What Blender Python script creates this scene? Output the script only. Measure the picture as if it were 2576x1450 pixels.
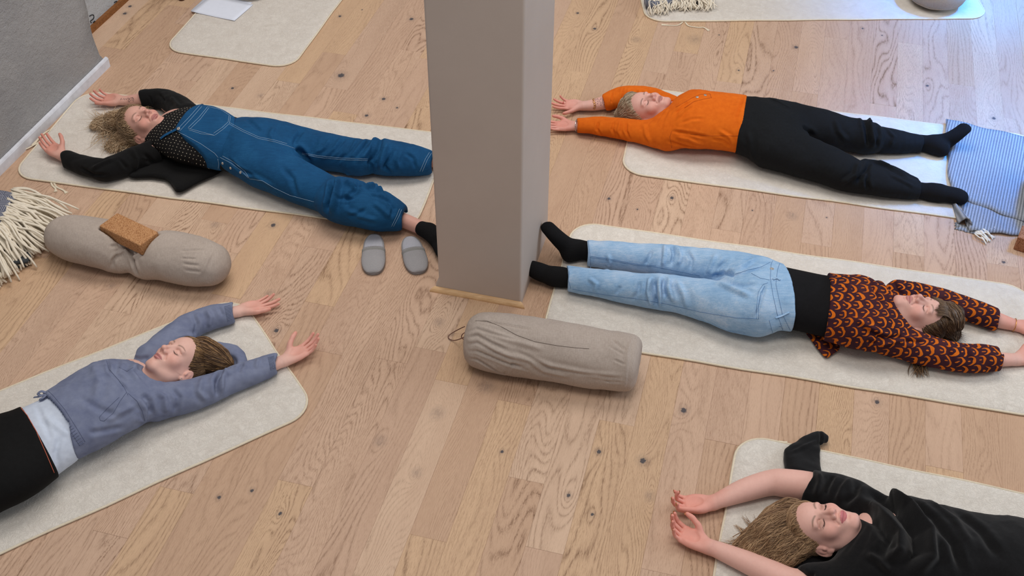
import bpy, bmesh, math, random
import numpy as np
from mathutils import Vector, Matrix, Quaternion
from mathutils.bvhtree import BVHTree

for o in list(bpy.data.objects):
    bpy.data.objects.remove(o)
SC = bpy.context.scene
COL = SC.collection

# ------------------------------------------------------------------ camera
IMW, IMH = 2576.0, 1450.0
FPX = 2852.6
PITCH = math.radians(42.876)
ROLL = math.radians(0.2937)
HC = 3.3915
_fwd = np.array([0, math.cos(PITCH), -math.sin(PITCH)])
_r0 = np.array([1.0, 0, 0])
_u0 = np.cross(_r0, _fwd)
_right = math.cos(ROLL) * _r0 + math.sin(ROLL) * _u0
_up = -math.sin(ROLL) * _r0 + math.cos(ROLL) * _u0
CAMLOC = np.array([0, 0, HC])
cam_d = bpy.data.cameras.new('camera')
cam_d.sensor_width = 36.0
cam_d.lens = 36.0 * FPX / IMW
cam_d.clip_start = 0.05
cam_d.clip_end = 60
cam = bpy.data.objects.new('camera', cam_d)
COL.objects.link(cam)
_M = Matrix((_right.tolist(), _up.tolist(), (-_fwd).tolist())).transposed()
cam.matrix_world = Matrix.Translation((0, 0, HC)) @ _M.to_4x4()
SC.camera = cam

# ------------------------------------------------------------------ world, lights, exposure
SC.view_settings.view_transform = 'Standard'
SC.view_settings.look = 'None'
SC.view_settings.exposure = -0.2
SC.view_settings.gamma = 1.0
SC.view_settings.use_curve_mapping = False
w = bpy.data.worlds.new('room_light')
SC.world = w
w.use_nodes = True
w.node_tree.nodes['Background'].inputs[0].default_value = (0.97, 0.955, 0.96, 1)
w.node_tree.nodes['Background'].inputs[1].default_value = 0.31


def area_light(name, loc, target, sx, sy, power, color, spread=180):
    d = bpy.data.lights.new(name, 'AREA')
    d.shape = 'RECTANGLE'
    d.size = sx
    d.size_y = sy
    d.energy = power
    d.color = color
    d.spread = math.radians(spread)
    o = bpy.data.objects.new(name, d)
    COL.objects.link(o)
    o.location = loc
    v = Vector(target) - Vector(loc)
    o.rotation_euler = v.to_track_quat('-Z', 'Y').to_euler()
    return o


area_light('ceiling_lamp_main', (-0.1, 5.4, 5.3), (-0.1, 4.9, 0), 4.2, 2.2, 190, (1.0, 0.94, 0.88))
area_light('ceiling_lamp_front', (0.2, 1.9, 5.3), (0.2, 2.4, 0), 3.6, 1.6, 105, (1.0, 0.94, 0.88))
area_light('fill_right', (6.2, 3.6, 2.4), (0.4, 3.9, 0.6), 2.4, 1.5, 120, (0.78, 0.88, 1.0))  # added cool fill that brightens the pillar's right face, not a window in view
area_light('skylight_front', (4.3, 5.1, 3.9), (2.55, 4.75, 0), 0.9, 0.9, 15, (0.02, 0.30, 1.0), 27)
area_light('skylight_back', (4.8, 6.7, 3.9), (2.95, 6.25, 0), 0.9, 0.9, 20, (0.02, 0.30, 1.0), 24)


# ------------------------------------------------------------------ small helpers
def ray(px, py):
    d = _right * ((px - IMW / 2) / FPX) + _up * (-(py - IMH / 2) / FPX) + _fwd
    return d / np.linalg.norm(d)


def at(px, py, z=0.0):
    """the point of the plane at height z that the photograph shows at this pixel"""
    d = ray(px, py)
    return CAMLOC + d * ((z - HC) / d[2])


def A(x):
    return np.asarray(x, float)


def unit(v):
    v = A(v)
    return v / np.linalg.norm(v)


def tag(o, label=None, cat=None, group=None, kind=None):
    if label: o['label'] = label
    if cat: o['category'] = cat
    if group: o['group'] = group
    if kind: o['kind'] = kind
    return o


def empty(name, loc, rz=0.0):
    o = bpy.data.objects.new(name, None)
    o.empty_display_size = 0.1
    COL.objects.link(o)
    o.location = loc
    o.rotation_euler = (0, 0, rz)
    return o


def mesh_obj(name, verts, faces, mat=None, parent=None, smooth=True, origin=None):
    """verts are world coordinates; the object's origin is the parent's (or `origin`)"""
    verts = np.asarray(verts, float).reshape(-1, 3)
    if origin is None:
        origin = A(parent.matrix_basis.translation) if parent is not None else np.zeros(3)
    me = bpy.data.meshes.new(name)
    if isinstance(faces, np.ndarray) and faces.ndim == 2:
        k = faces.shape[1]
        nv, nf = len(verts), len(faces)
        me.vertices.add(nv)
        me.vertices.foreach_set('co', (verts - origin).astype(np.float32).ravel())
        me.loops.add(nf * k)
        me.loops.foreach_set('vertex_index', faces.astype(np.int32).ravel())
        me.polygons.add(nf)
        me.polygons.foreach_set('loop_start', np.arange(0, nf * k, k, dtype=np.int32))
        me.update(calc_edges=True)
    else:
        me.from_pydata((verts - origin).tolist(), [], [list(map(int, f)) for f in faces])
        me.update()
    if smooth:
        me.polygons.foreach_set('use_smooth', np.ones(len(me.polygons), dtype=bool))
    o = bpy.data.objects.new(name, me)
    COL.objects.link(o)
    if mat is not None:
        me.materials.append(mat)
    if parent is not None:
        o.parent = parent
    else:
        o.location = origin
    return o


class MB:
    """collects polygons of one part"""
    def __init__(s):
        s.v = []
        s.f = []

    def add(s, v, f):
        b = len(s.v)
        s.v += [tuple(map(float, q)) for q in v]
        s.f += [tuple(int(i) + b for i in q) for q in f]
        return s

    def box(s, c, ax, ay, az):
        c, ax, ay, az = A(c), A(ax), A(ay), A(az)
        v = [c + i * ax + j * ay + k * az for k in (-1, 1) for j in (-1, 1) for i in (-1, 1)]
        return s.add(v, [(0, 2, 3, 1), (4, 5, 7, 6), (0, 1, 5, 4), (2, 6, 7, 3), (0, 4, 6, 2), (1, 3, 7, 5)])

    def prism(s, poly, z0, z1):
        n = len(poly)
        v = [(p[0], p[1], z0) for p in poly] + [(p[0], p[1], z1) for p in poly]
        f = [tuple(range(n - 1, -1, -1)), tuple(range(n, 2 * n))]
        f += [(i, (i + 1) % n, n + (i + 1) % n, n + i) for i in range(n)]
        return s.add(v, f)

    def tube(s, pts, rad, n=6, closed=False, flat=1.0, up=(0, 0, 1)):
        v, f = tube_geo(pts, rad, n, closed, flat, up)
        return s.add(v, f)

    def build(s, name, mat, parent=None, smooth=True, origin=None):
        return mesh_obj(name, np.array(s.v), s.f, mat, parent, smooth, origin)


def tube_geo(pts, rad, n=6, closed=False, flat=1.0, up=(0, 0, 1)):
    pts = A(pts)
    m = len(pts)
    rad = np.broadcast_to(A(rad), (m,)) if np.ndim(rad) <= 1 else A(rad)
    if closed:
        t = np.roll(pts, -1, 0) - np.roll(pts, 1, 0)
    else:
        t = np.gradient(pts, axis=0)
    t /= np.linalg.norm(t, axis=1)[:, None] + 1e-12
    up = A(up)
    sd = np.cross(t, up)
    ln = np.linalg.norm(sd, axis=1)
    bad = ln < 1e-3
    sd[bad] = np.cross(t[bad], [1, 0.3, 0])
    sd /= np.linalg.norm(sd, axis=1)[:, None]
    nm = np.cross(sd, t)
    a = np.arange(n) * 2 * math.pi / n
    ring = (pts[:, None, :] + rad[:, None, None] * (np.cos(a)[None, :, None] * sd[:, None, :]
            + flat * np.sin(a)[None, :, None] * nm[:, None, :]))
    v = ring.reshape(-1, 3)
    f = []
    mm = m if closed else m - 1
    for i in range(mm):
        j = (i + 1) % m
        for k in range(n):
            l = (k + 1) % n
            f.append((i * n + k, j * n + k, j * n + l, i * n + l))
    if not closed:
        f.append(tuple(range(n)))
        f.append(tuple(range((m - 1) * n + n - 1, (m - 1) * n - 1, -1)))
    return v, f


def catmull(pts, n=8, closed=False):
    P = A(pts)
    if closed:
        P = np.vstack([P[-1:], P, P[:2]])
    else:
        P = np.vstack([2 * P[0] - P[1], P, 2 * P[-1] - P[-2]])
    out = []
    t = (np.arange(n) / n)[:, None]
    for i in range(1, len(P) - 2):
        a, b, c, d = P[i - 1], P[i], P[i + 1], P[i + 2]
        out.append(0.5 * (2 * b + (c - a) * t + (2 * a - 5 * b + 4 * c - d) * t * t + (3 * b - a - 3 * c + d) * t ** 3))
    out = np.vstack(out)
    if not closed:
        out = np.vstack([out, P[-2][None]])
    return out


# ------------------------------------------------------------------ materials
def srgb(r, g, b):
    f = lambda c: (c / 255 / 12.92) if c / 255 <= 0.04045 else ((c / 255 + 0.055) / 1.055) ** 2.4
    return (f(r), f(g), f(b), 1.0)


class N:
    """thin wrapper to build node trees"""
    def __init__(s, name, rough=0.8, spec=0.3):
        m = bpy.data.materials.new(name)
        m.use_nodes = True
        s.m = m
        s.t = m.node_tree
        s.b = s.t.nodes['Principled BSDF']
        s.b.inputs['Roughness'].default_value = rough
        s.b.inputs['Specular IOR Level'].default_value = spec
        s.out = s.t.nodes['Material Output']

    def n(s, typ, **kw):
        q = s.t.nodes.new(typ)
        for k, v in kw.items():
            setattr(q, k, v)
        return q

    def lk(s, a, b):
        s.t.links.new(a, b)

    def val(s, x):
        return x

    def _in(s, sock, x):
        if hasattr(x, 'is_linked') or isinstance(x, bpy.types.NodeSocket):
            s.lk(x, sock)
        else:
            sock.default_value = x

    def math(s, op, a, b=None, c=None, clamp=False):
        q = s.n('ShaderNodeMath', operation=op)
        q.use_clamp = clamp
        s._in(q.inputs[0], a)
        if b is not None: s._in(q.inputs[1], b)
        if c is not None: s._in(q.inputs[2], c)
        return q.outputs[0]

    def coord(s, which='Object'):
        return s.n('ShaderNodeTexCoord').outputs[which]

    def mapping(s, v, scale=(1, 1, 1), loc=(0, 0, 0), rot=(0, 0, 0)):
        q = s.n('ShaderNodeMapping')
        s.lk(v, q.inputs[0])
        s._in(q.inputs[1], loc)
        q.inputs[2].default_value = rot
        s._in(q.inputs[3], scale)
        return q.outputs[0]

    def noise(s, v, scale, detail=2.0, rough=0.5, dist=0.0, out='Fac'):
        q = s.n('ShaderNodeTexNoise')
        s.lk(v, q.inputs['Vector'])
        q.inputs['Scale'].default_value = scale
        q.inputs['Detail'].default_value = detail
        q.inputs['Roughness'].default_value = rough
        q.inputs['Distortion'].default_value = dist
        return q.outputs[out]

    def voronoi(s, v, scale, feature='F1', out='Distance', rnd=1.0):
        q = s.n('ShaderNodeTexVoronoi', feature=feature)
        s.lk(v, q.inputs['Vector'])
        q.inputs['Scale'].default_value = scale
        q.inputs['Randomness'].default_value = rnd
        return q.outputs[out]

    def ramp(s, fac, stops, interp='LINEAR'):
        q = s.n('ShaderNodeValToRGB')
        s._in(q.inputs[0], fac)
        cr = q.color_ramp
        cr.interpolation = interp
        while len(cr.elements) < len(stops):
            cr.elements.new(0.5)
        for e, (p, c) in zip(cr.elements, stops):
            e.position = p
            e.color = c if len(c) == 4 else (*c, 1)
        return q.outputs[0]

    def mix(s, fac, a, b, mode='MIX'):
        q = s.n('ShaderNodeMix', data_type='RGBA', blend_type=mode)
        s._in(q.inputs[0], fac)
        s._in(q.inputs[6], a)
        s._in(q.inputs[7], b)
        return q.outputs[2]

    def sep(s, v):
        q = s.n('ShaderNodeSeparateXYZ')
        s.lk(v, q.inputs[0])
        return q.outputs

    def comb(s, x, y, z):
        q = s.n('ShaderNodeCombineXYZ')
        for i, a in enumerate((x, y, z)):
            s._in(q.inputs[i], a)
        return q.outputs[0]

    def attr(s, name, typ='GEOMETRY', out='Color'):
        q = s.n('ShaderNodeAttribute', attribute_type=typ, attribute_name=name)
        return q.outputs[out]

    def maprange(s, v, a, b, c=0.0, d=1.0):
        q = s.n('ShaderNodeMapRange')
        s._in(q.inputs[0], v)
        for i, x in enumerate((a, b, c, d)):
            q.inputs[i + 1].default_value = x
        return q.outputs[0]

    def color(s, c):
        s._in(s.b.inputs['Base Color'], c)

    def bump(s, h, strength=0.3, dist=0.01):
        q = s.n('ShaderNodeBump')
        q.inputs['Strength'].default_value = strength
        q.inputs['Distance'].default_value = dist
        s.lk(h, q.inputs['Height'])
        s.lk(q.outputs[0], s.b.inputs['Normal'])


def fabric(name, c1, c2=None, rough=0.9, nscale=60, weave=900, bump=0.25, sheen=0.0, big=6):
    m = N(name, rough, 0.15)
    v = m.coord()
    c2 = c2 or tuple(x * 0.8 for x in c1[:3]) + (1,)
    f1 = m.noise(v, nscale, 3, 0.6)
    f2 = m.noise(v, big, 2)
    f = m.math('ADD', m.math('MULTIPLY', f1, 0.6), m.math('MULTIPLY', f2, 0.4))
    m.color(m.ramp(f, [(0.3, c2), (0.7, c1)]))
    wv = m.noise(v, weave, 2, 0.6)
    m.bump(wv, bump, 0.002)
    if sheen:
        m.b.inputs['Sheen Weight'].default_value = sheen
        m.b.inputs['Sheen Roughness'].default_value = 0.5
    return m.m


def plain(name, c, rough=0.6, spec=0.3, metal=0.0, nscale=25, var=0.12):
    m = N(name, rough, spec)
    v = m.coord()
    f = m.noise(v, nscale, 3)
    d = tuple(x * (1 - var) for x in c[:3]) + (1,)
    l = tuple(min(1, x * (1 + var)) for x in c[:3]) + (1,)
    m.color(m.ramp(f, [(0.25, d), (0.75, l)]))
    m.b.inputs['Metallic'].default_value = metal
    return m.m
# ------------------------------------------------------------------ oak floor
PW = 0.137
TH = math.radians(75.527)
PT = np.array([math.cos(TH), math.sin(TH)])
PN = np.array([math.sin(TH), -math.cos(TH)])
S0 = 0.248271 * HC


def oak_material():
    m = N('oak_boards', 0.5, 0.16)
    v = m.coord()
    rnd = m.n('ShaderNodeObjectInfo').outputs['Random']
    xyz = m.sep(v)
    u, a = xyz[0], xyz[1]
    r50 = m.math('MULTIPLY', rnd, 91.7)
    fr_ = lambda k: m.math('FRACT', m.math('MULTIPLY', rnd, k))
    r2, r3, r4, r5, r6 = fr_(7.31), fr_(31.7), fr_(117.3), fr_(211.9), fr_(57.1)
    fine = m.noise(v, 130, 3, .7)
    streak = m.noise(m.mapping(v, (40, 150, 1)), 1.0, 3, .7)
    kn = warp = dark = None
    for i in (1, 2, 3):                 # knots: local position and radius carried by each board; a negative radius is a grey burl
        ks = m.sep(m.attr('k%d' % i, 'OBJECT', 'Vector'))
        du = m.math('SUBTRACT', u, ks[0])
        da = m.math('SUBTRACT', a, ks[1])
        rad = m.math('ABSOLUTE', ks[2])
        on = m.math('GREATER_THAN', rad, 0.0005)
        solid = m.math('GREATER_THAN', ks[2], 0.0005)
        da2 = m.math('MULTIPLY', da, da)
        d = m.math('SQRT', m.math('ADD', m.math('MULTIPLY', m.math('MULTIPLY', du, du), .72), da2))
        q = m.math('ADD', m.math('DIVIDE', d, m.math('ADD', rad, 1e-6)), m.math('MULTIPLY', m.math('SUBTRACT', fine, .5), 1.3))
        core = m.math('MULTIPLY', m.maprange(q, .6, .95, 1, 0), solid)
        halo = m.math('MULTIPLY', m.maprange(q, .4, 2.6, 1, 0), m.maprange(streak, .35, .65, .25, 1))
        d_el = m.math('SQRT', m.math('ADD', m.math('MULTIPLY', m.math('MULTIPLY', du, du), .12), da2))
        wp = m.math('MULTIPLY', m.math('MULTIPLY', on, m.math('POWER', 2.718, m.math('MULTIPLY', d_el, -34.0))), m.math('MULTIPLY', rad, 60.0))
        core, halo = m.math('MULTIPLY', core, on), m.math('MULTIPLY', halo, on)
        kn = core if kn is None else m.math('MAXIMUM', kn, core)
        dark = halo if dark is None else m.math('MAXIMUM', dark, halo)
        warp = wp if warp is None else m.math('ADD', warp, wp)
    # growth rings: contours of a stretched field, bent around the knots
    jit = m.math('MULTIPLY', m.math('SUBTRACT', m.noise(m.mapping(v, (1, 2.5, 1)), 70, 3, 0.7), 0.5), 0.05)
    p1 = m.comb(m.math('ADD', m.math('MULTIPLY', u, 1.15), jit), m.math('ADD', m.math('MULTIPLY', a, 6.0), jit), r50)
    n1 = m.noise(p1, 1.0, 1.6, 0.42)
    tilt = m.math('MULTIPLY', a, m.math('MULTIPLY', m.math('SUBTRACT', r2, 0.4), 9.0))
    g = m.math('ADD', m.math('ADD', n1, tilt), m.math('MULTIPLY', warp, 0.32))
    rings = m.math('MULTIPLY', g, m.math('ADD', 12.0, m.math('MULTIPLY', m.math('MULTIPLY', r3, r3), 34.0)))
    fr = m.math('FRACT', rings)
    line = m.math('SUBTRACT', 1.0, m.math('MULTIPLY', m.math('ABSOLUTE', m.math('SUBTRACT', fr, 0.5)), 2.0))
    line = m.math('POWER', line, 3.2)
    # pores: short dark dashes along the grain, crowded in the ring lines
    pz = m.comb(u, m.math('ADD', a, m.math('MULTIPLY', n1, 0.03)), r50)
    pores = m.noise(m.mapping(pz, (42, 560, 1)), 1.0, 2, 0.65)
    dash = m.noise(m.mapping(pz, (30, 260, 1)), 1.0, 2, 0.6)
    line = m.math('MULTIPLY', line, m.maprange(dash, .36, .58, .12, 1.0))
    amt = m.math('ADD', .28, m.math('MULTIPLY', r5, .72))
    patch = m.maprange(m.noise(p1, 0.7, 1), 0.32, 0.66, 0.3, 1.0)
    line = m.math('MULTIPLY', line, m.math('MULTIPLY', amt, patch))
    pores = m.math('MULTIPLY', m.maprange(pores, .5, .68, 0, 1), m.math('ADD', .35, m.math('MULTIPLY', r6, .55)))
    # board tone
    tone = m.ramp(r4, [(0.0, srgb(204, 174, 154)), (0.16, srgb(214, 180, 142)), (0.32, srgb(198, 166, 146)),
                       (0.48, srgb(220, 192, 168)), (0.64, srgb(194, 160, 134)), (0.82, srgb(210, 178, 156)), (1.0, srgb(210, 174, 132))], 'CONSTANT')
    tone = m.mix(0.5, tone, srgb(205, 174, 148))
    soft = m.noise(m.mapping(v, (2.0, 11, 1)), 1.0, 3, 0.6)
    tone = m.mix(m.maprange(soft, 0.32, 0.72, 0.0, 0.5), tone, m.mix(.5, tone, srgb(168, 134, 112)))
    c = m.mix(m.math('MULTIPLY', pores, 0.5), tone, srgb(138, 104, 80))
    c = m.mix(line, c, srgb(112, 80, 58))
    c = m.mix(m.math('MULTIPLY', dark, 0.5), c, srgb(112, 100, 96))
    c = m.mix(m.math('MULTIPLY', kn, 0.9), c, srgb(66, 68, 76))
    m.color(c)
    m.bump(m.math('ADD', m.math('MULTIPLY', line, -0.7), m.math('MULTIPLY', pores, -0.5)), 0.2, 0.002)
    m.b.inputs['Roughness'].default_value = 0.55
    return m.m


JOINTS = [(1294, 1014), (984, 908), (695, 674), (740, 1216), (454, 1236), (1552, 1065), (1816, 1113), (2374, 1180),
          (2222, 264), (2418, 214), (2118, 98), (2290, 110), (2020, 233), (2555, 300), (1456, 181), (1652, 183),
          (1580, 42), (1840, 208), (860, 137), (1025, 127), (1072, 275), (876, 285), (1073, 1354), (1370, 1386),
          (1656, 1440), (1135, 963), (2054, 617), (1828, 580), (2284, 640), (444, 159)]
KNOTS = [(687, 567, .013), (858, 190, .022), (965, 249, .012), (922, 291, .012), (855, 41, .010), (1035, 48, .014),
         (585, 222, .010), (655, 241, -.011), (1224, 972, -.018), (1720, 1033, .014), (2206, 1012, .011), (1617, 1160, .014),
         (1507, 1137, .010), (1430, 1247, .009), (1263, 1137, .008), (1048, 1190, -.012), (957, 1110, -.014), (1100, 1040, -.016),
         (551, 1252, .008), (705, 1293, .008), (695, 832, .012), (678, 739, -.012), (2003, 119, .014), (1748, 99, -.024),
         (1601, 100, -.015), (2333, 216, .010), (2500, 298, .012), (1532, 500, .010), (1690, 498, .011), (314, 34, .014),
         (327, 16, .012), (1635, 1250, -.012), (1490, 1295, .007), (541, 566, -.012), (1993, 544, -.014), (1463, 285, -.013),
         (1496, 72, .012), (1453, 33, .010), (1105, 812, -.013), (2525, 660, .010), (280, 720, -.010), (1946, 178, .006), (1858, 177, .007)]


def build_floor():
    fl = mesh_obj('floor', [(-4.6, 0.9, -0.03), (5.2, 0.9, -0.03), (5.2, 9.6, -0.03), (-4.6, 9.6, -0.03)], [(0, 1, 2, 3)],
                  plain('floor_underlay', srgb(140, 110, 84), 0.9), smooth=False)
    tag(fl, 'pale oak plank floor with knots and cathedral grain', 'floor', kind='structure')
    oak = oak_material()
    rng = random.Random(11)

    def st(px, py):
        p = at(px, py)[:2]
        return p @ PN, p @ PT
    byrow = {}
    for j in JOINTS:
        s, t = st(*j)
        byrow.setdefault(math.floor((s - S0) / PW), []).append(t)
    corners = [at(-60, -60)[:2], at(2640, -60)[:2], at(2640, 1510)[:2], at(-60, 1510)[:2]]

    def span(i):
        s = S0 + (i + 0.5) * PW
        ts = []
        for a, b in zip(corners, corners[1:] + corners[:1]):
            sa, sb = a @ PN - s, b @ PN - s
            if sa * sb < 0:
                p = a + (b - a) * (sa / (sa - sb))
                ts.append(p @ PT)
        return (min(ts), max(ts)) if len(ts) > 1 else None
    boards = []
    for i in range(-60, 60):
        sp = span(i)
        if not sp:
            continue
        lo, hi = sp[0] - 0.12, sp[1] + 0.12
        ks = sorted(byrow.get(i, []))
        if not ks:
            ks = [lo - rng.uniform(0.0, 1.9) + 1.9]
        cuts = list(ks)
        while cuts[0] > lo:
            cuts.insert(0, cuts[0] - rng.uniform(1.3, 2.2))
        while cuts[-1] < hi:
            cuts.append(cuts[-1] + rng.uniform(1.3, 2.2))
        for a, b in zip(cuts, cuts[1:]):
            a, b = max(a, lo), min(b, hi)
            if b - a > 0.06:
                boards.append((i, a, b))
    kl = [st(k[0], k[1]) + (k[2],) for k in KNOTS]
    for i, a, b in boards:
        L, hw, g, bv = (b - a) / 2 - 0.00015, PW / 2 - 0.00015, 0.012, 0.0005
        v = []
        for z, ins in ((-g, 0), (-bv, 0), (0, bv)):
            v += [(-L + ins, -hw + ins, z), (L - ins, -hw + ins, z), (L - ins, hw - ins, z), (-L + ins, hw - ins, z)]
        f = [(8, 9, 10, 11)]
        for r in (0, 4):
            f += [(r + k, r + (k + 1) % 4, r + 4 + (k + 1) % 4, r + 4 + k) for k in range(4)]
        me = bpy.data.meshes.new('plank')
        me.from_pydata(v, [], f)
        me.materials.append(oak)
        o = bpy.data.objects.new('plank', me)
        COL.objects.link(o)
        o.parent = fl
        s = S0 + (i + 0.5) * PW
        t = (a + b) / 2
        p = PN * s + PT * t
        o.location = (p[0], p[1], rng.uniform(-0.0003, 0.0003))
        o.rotation_euler = (0, 0, TH)
        n = 1
        for ks, kt, kr in kl:
            if abs(ks - s) < PW / 2 and a < kt < b and n < 4:
                o['k%d' % n] = (kt - t, -(ks - s), kr)
                n += 1
        if n == 1 and rng.random() < 0.25:
            o['k1'] = (rng.uniform(-L, L) * .9, rng.uniform(-.045, .045), rng.uniform(.004, .009))
            n = 2
        for q in range(n, 4):
            o['k%d' % q] = (0.0, 0.0, 0.0)
    return len(boards)


NB = build_floor()
print('boards', NB)


# ------------------------------------------------------------------ left wall, recess, baseboard
def wall_material(name, c1, c2, c3):
    m = N(name, 0.9, 0.2)
    v = m.coord()
    f = m.noise(v, 2.2, 5, 0.6, 0.6)
    g = m.noise(m.mapping(v, (2, 2, 6)), 5, 5, 0.7)
    c = m.ramp(f, [(0.3, c1), (0.62, c2)])
    c = m.mix(m.maprange(g, 0.58, 0.75, 0, 0.55), c, c3)
    m.color(c)
    h = m.math('ADD', m.noise(v, 26, 6, 0.7), m.math('MULTIPLY', m.noise(v, 140, 3, 0.6), 0.35))
    m.bump(h, 0.8, 0.015)
    return m.m


def build_walls():
    plaster = wall_material('grey_plaster', srgb(150, 150, 152), srgb(166, 165, 165), srgb(182, 182, 182))
    white = plain('white_paint', srgb(214, 217, 226), 0.45)
    A0, A1 = at(0, 444)[:2], at(278, 167)[:2]
    d = unit(A1 - A0)
    nrm = np.array([d[1], -d[0]])          # into the room
    if nrm @ (at(600, 400)[:2] - A0) < 0:
        nrm = -nrm
    start = A0 - d * 1.6
    L = np.linalg.norm(A1 - start)
    # baseboard with a sloping top edge
    bb_h, bb_t = 0.06, 0.016
    b = MB()
    prof = [(0, 0), (0, bb_h - 0.012), (-0.004, bb_h - 0.003), (-bb_t, bb_h), (-bb_t, 0)]
    n = len(prof)
    vv = []
    for s in (0, L):
        for o_, z in prof:
            p = start + d * s + nrm * o_
            vv.append((p[0], p[1], z))
    ff = [(i, (i + 1) % n, n + (i + 1) % n, n + i) for i in range(n)] + [tuple(range(n)), tuple(range(2 * n - 1, n - 1, -1))]
    b.add(vv, ff)
    o = b.build('baseboard_left', white, smooth=False)
    tag(o, 'white painted baseboard along the rough grey wall', 'baseboard', kind='structure')
    # wall slab: rough free end, whose face bulges
    rng = random.Random(3)
    zs = [0, 0.03, bb_h, 0.1, 0.17, 0.23, 0.3, 0.38, 0.46, 0.55, 0.66, 0.8, 1.0, 1.3, 1.7, 2.2, 2.8]
    off = [-.015, -.02, -.022, -.05, -.062, -.070, -.066, -.05, -.048, -.058, -.075, -.09, -.1, -.1, -.11, -.1, -.1]
    fr = start + nrm * -bb_t
    thick = 0.34
    nu = 26
    v, f = [], []
    cols = nu + 1 + 4
    for zi, z in enumerate(zs):
        e = L + off[zi]
        for k in range(nu + 1):
            s = e * k / nu
            w_ = 0.006 * math.sin(5.1 * s + 3 * z) + 0.004 * math.sin(9.7 * z + 2 * s)
            if z <= bb_h: w_ = -0.002
            p = fr + d * s + nrm * w_
            v.append((p[0], p[1], z))
        for q in range(1, 5):                 # rounded, uneven end
            a = q / 4 * math.pi / 2
            rr = 0.05
            p = fr + d * (e + rr * math.sin(a) * 0.35 - (0 if q < 4 else 0.02)) - nrm * (thick * (q / 4) ** 1.5)
            v.append((p[0], p[1], z))
    for zi in range(len(zs) - 1):
        for k in range(cols - 1):
            a = zi * cols + k
            f.append((a, a + 1, a + cols + 1, a + cols))
    o = mesh_obj('wall_left', v, f, plaster)
    tag(o, 'rough grey plastered wall with an uneven end', 'wall', kind='structure')
    # recess wall behind it
    B0, B1 = at(239, 78.6)[:2], at(325, 0)[:2]
    d2 = unit(B1 - B0)
    n2 = np.array([d2[1], -d2[0]])
    if n2 @ (at(600, 200)[:2] - B0) < 0:
        n2 = -n2
    s0, s1 = B0 - d2 * 0.75, B1 + d2 * 2.2
    tr = MB()
    mid = (s0 + s1) / 2
    hl = np.linalg.norm(s1 - s0) / 2
    tr.box((*(mid - n2 * 0.011), 0.0165), (*(d2 * hl), 0), (*(n2 * 0.011), 0), (0, 0, 0.0165))
    o = tr.build('trim_1', wood_material('brown_wood_strip', srgb(150, 98, 52), srgb(112, 68, 34)), smooth=False)
    tag(o, 'brown wooden strip at the foot of the recess wall', 'trim', kind='structure')
    wl = MB()
    wl.box((*(mid - n2 * 0.072), 1.4), (*(d2 * hl), 0), (*(n2 * 0.05), 0), (0, 0, 1.4))
    o = wl.build('wall_recess', wall_material('recess_plaster', srgb(176, 182, 186), srgb(190, 194, 198), srgb(205, 208, 212)), smooth=False)
    tag(o, 'pale recess wall behind the grey wall end', 'wall', kind='structure')
    # raised older plaster layer above a slanted line
    q0 = B0 - n2 * 0.022
    up = MB()
    pts = []
    for s, z in ((-0.75, 0.27), (0.02, 0.235), (0.2, 0.21), (0.6, 0.245), (2.2, 0.25), (2.2, 2.7), (-0.75, 2.7)):
        pts.append((s, z))
    m_ = len(pts)
    vv = [(*(q0 + d2 * s + n2 * 0.0), z) for s, z in pts] + [(*(q0 + d2 * s + n2 * 0.016), z) for s, z in pts]
    up.add(vv, [tuple(range(m_)), tuple(range(2 * m_ - 1, m_ - 1, -1))] + [(i, (i + 1) % m_, m_ + (i + 1) % m_, m_ + i) for i in range(m_)])
    o2 = up.build('plaster_layer', plaster, None, smooth=False)
    o2.parent = o
    # black marker scribble on the recess wall
    sc = MB()

    def onwall(px, py):
        r = ray(px, py)
        t = ((A([*(B0 - n2 * 0.0205), 0]) - CAMLOC) @ A([*n2, 0])) / (r @ A([*n2, 0]))
        return CAMLOC + r * t
    for line in ([(225, 41), (231, 37.5), (236, 39), (235, 47), (229, 52), (227, 54)], [(228, 56), (230, 57)], [(234, 56), (239, 54), (237, 53)],
                 [(287, 6.5), (290, 4.5), (294, 3)], [(291, 8), (296, 5), (298, 6)]):
        P = [onwall(*q) for q in line]
        sc.tube(catmull(P, 3), 0.0028, 5)
    k = sc.build('marker_scribble', plain('black_marker', srgb(40, 42, 44), 0.8))
    k.parent = o
    return A0, d, nrm


def wood_material(name, c1, c2, scale=(2, 30, 30)):
    m = N(name, 0.5, 0.3)
    v = m.coord()
    f = m.noise(m.mapping(v, scale), 3, 4, 0.6, 0.5)
    m.color(m.ramp(f, [(0.3, c2), (0.7, c1)]))
    m.bump(f, 0.15, 0.003)
    return m.m


WALL = build_walls()


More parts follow.
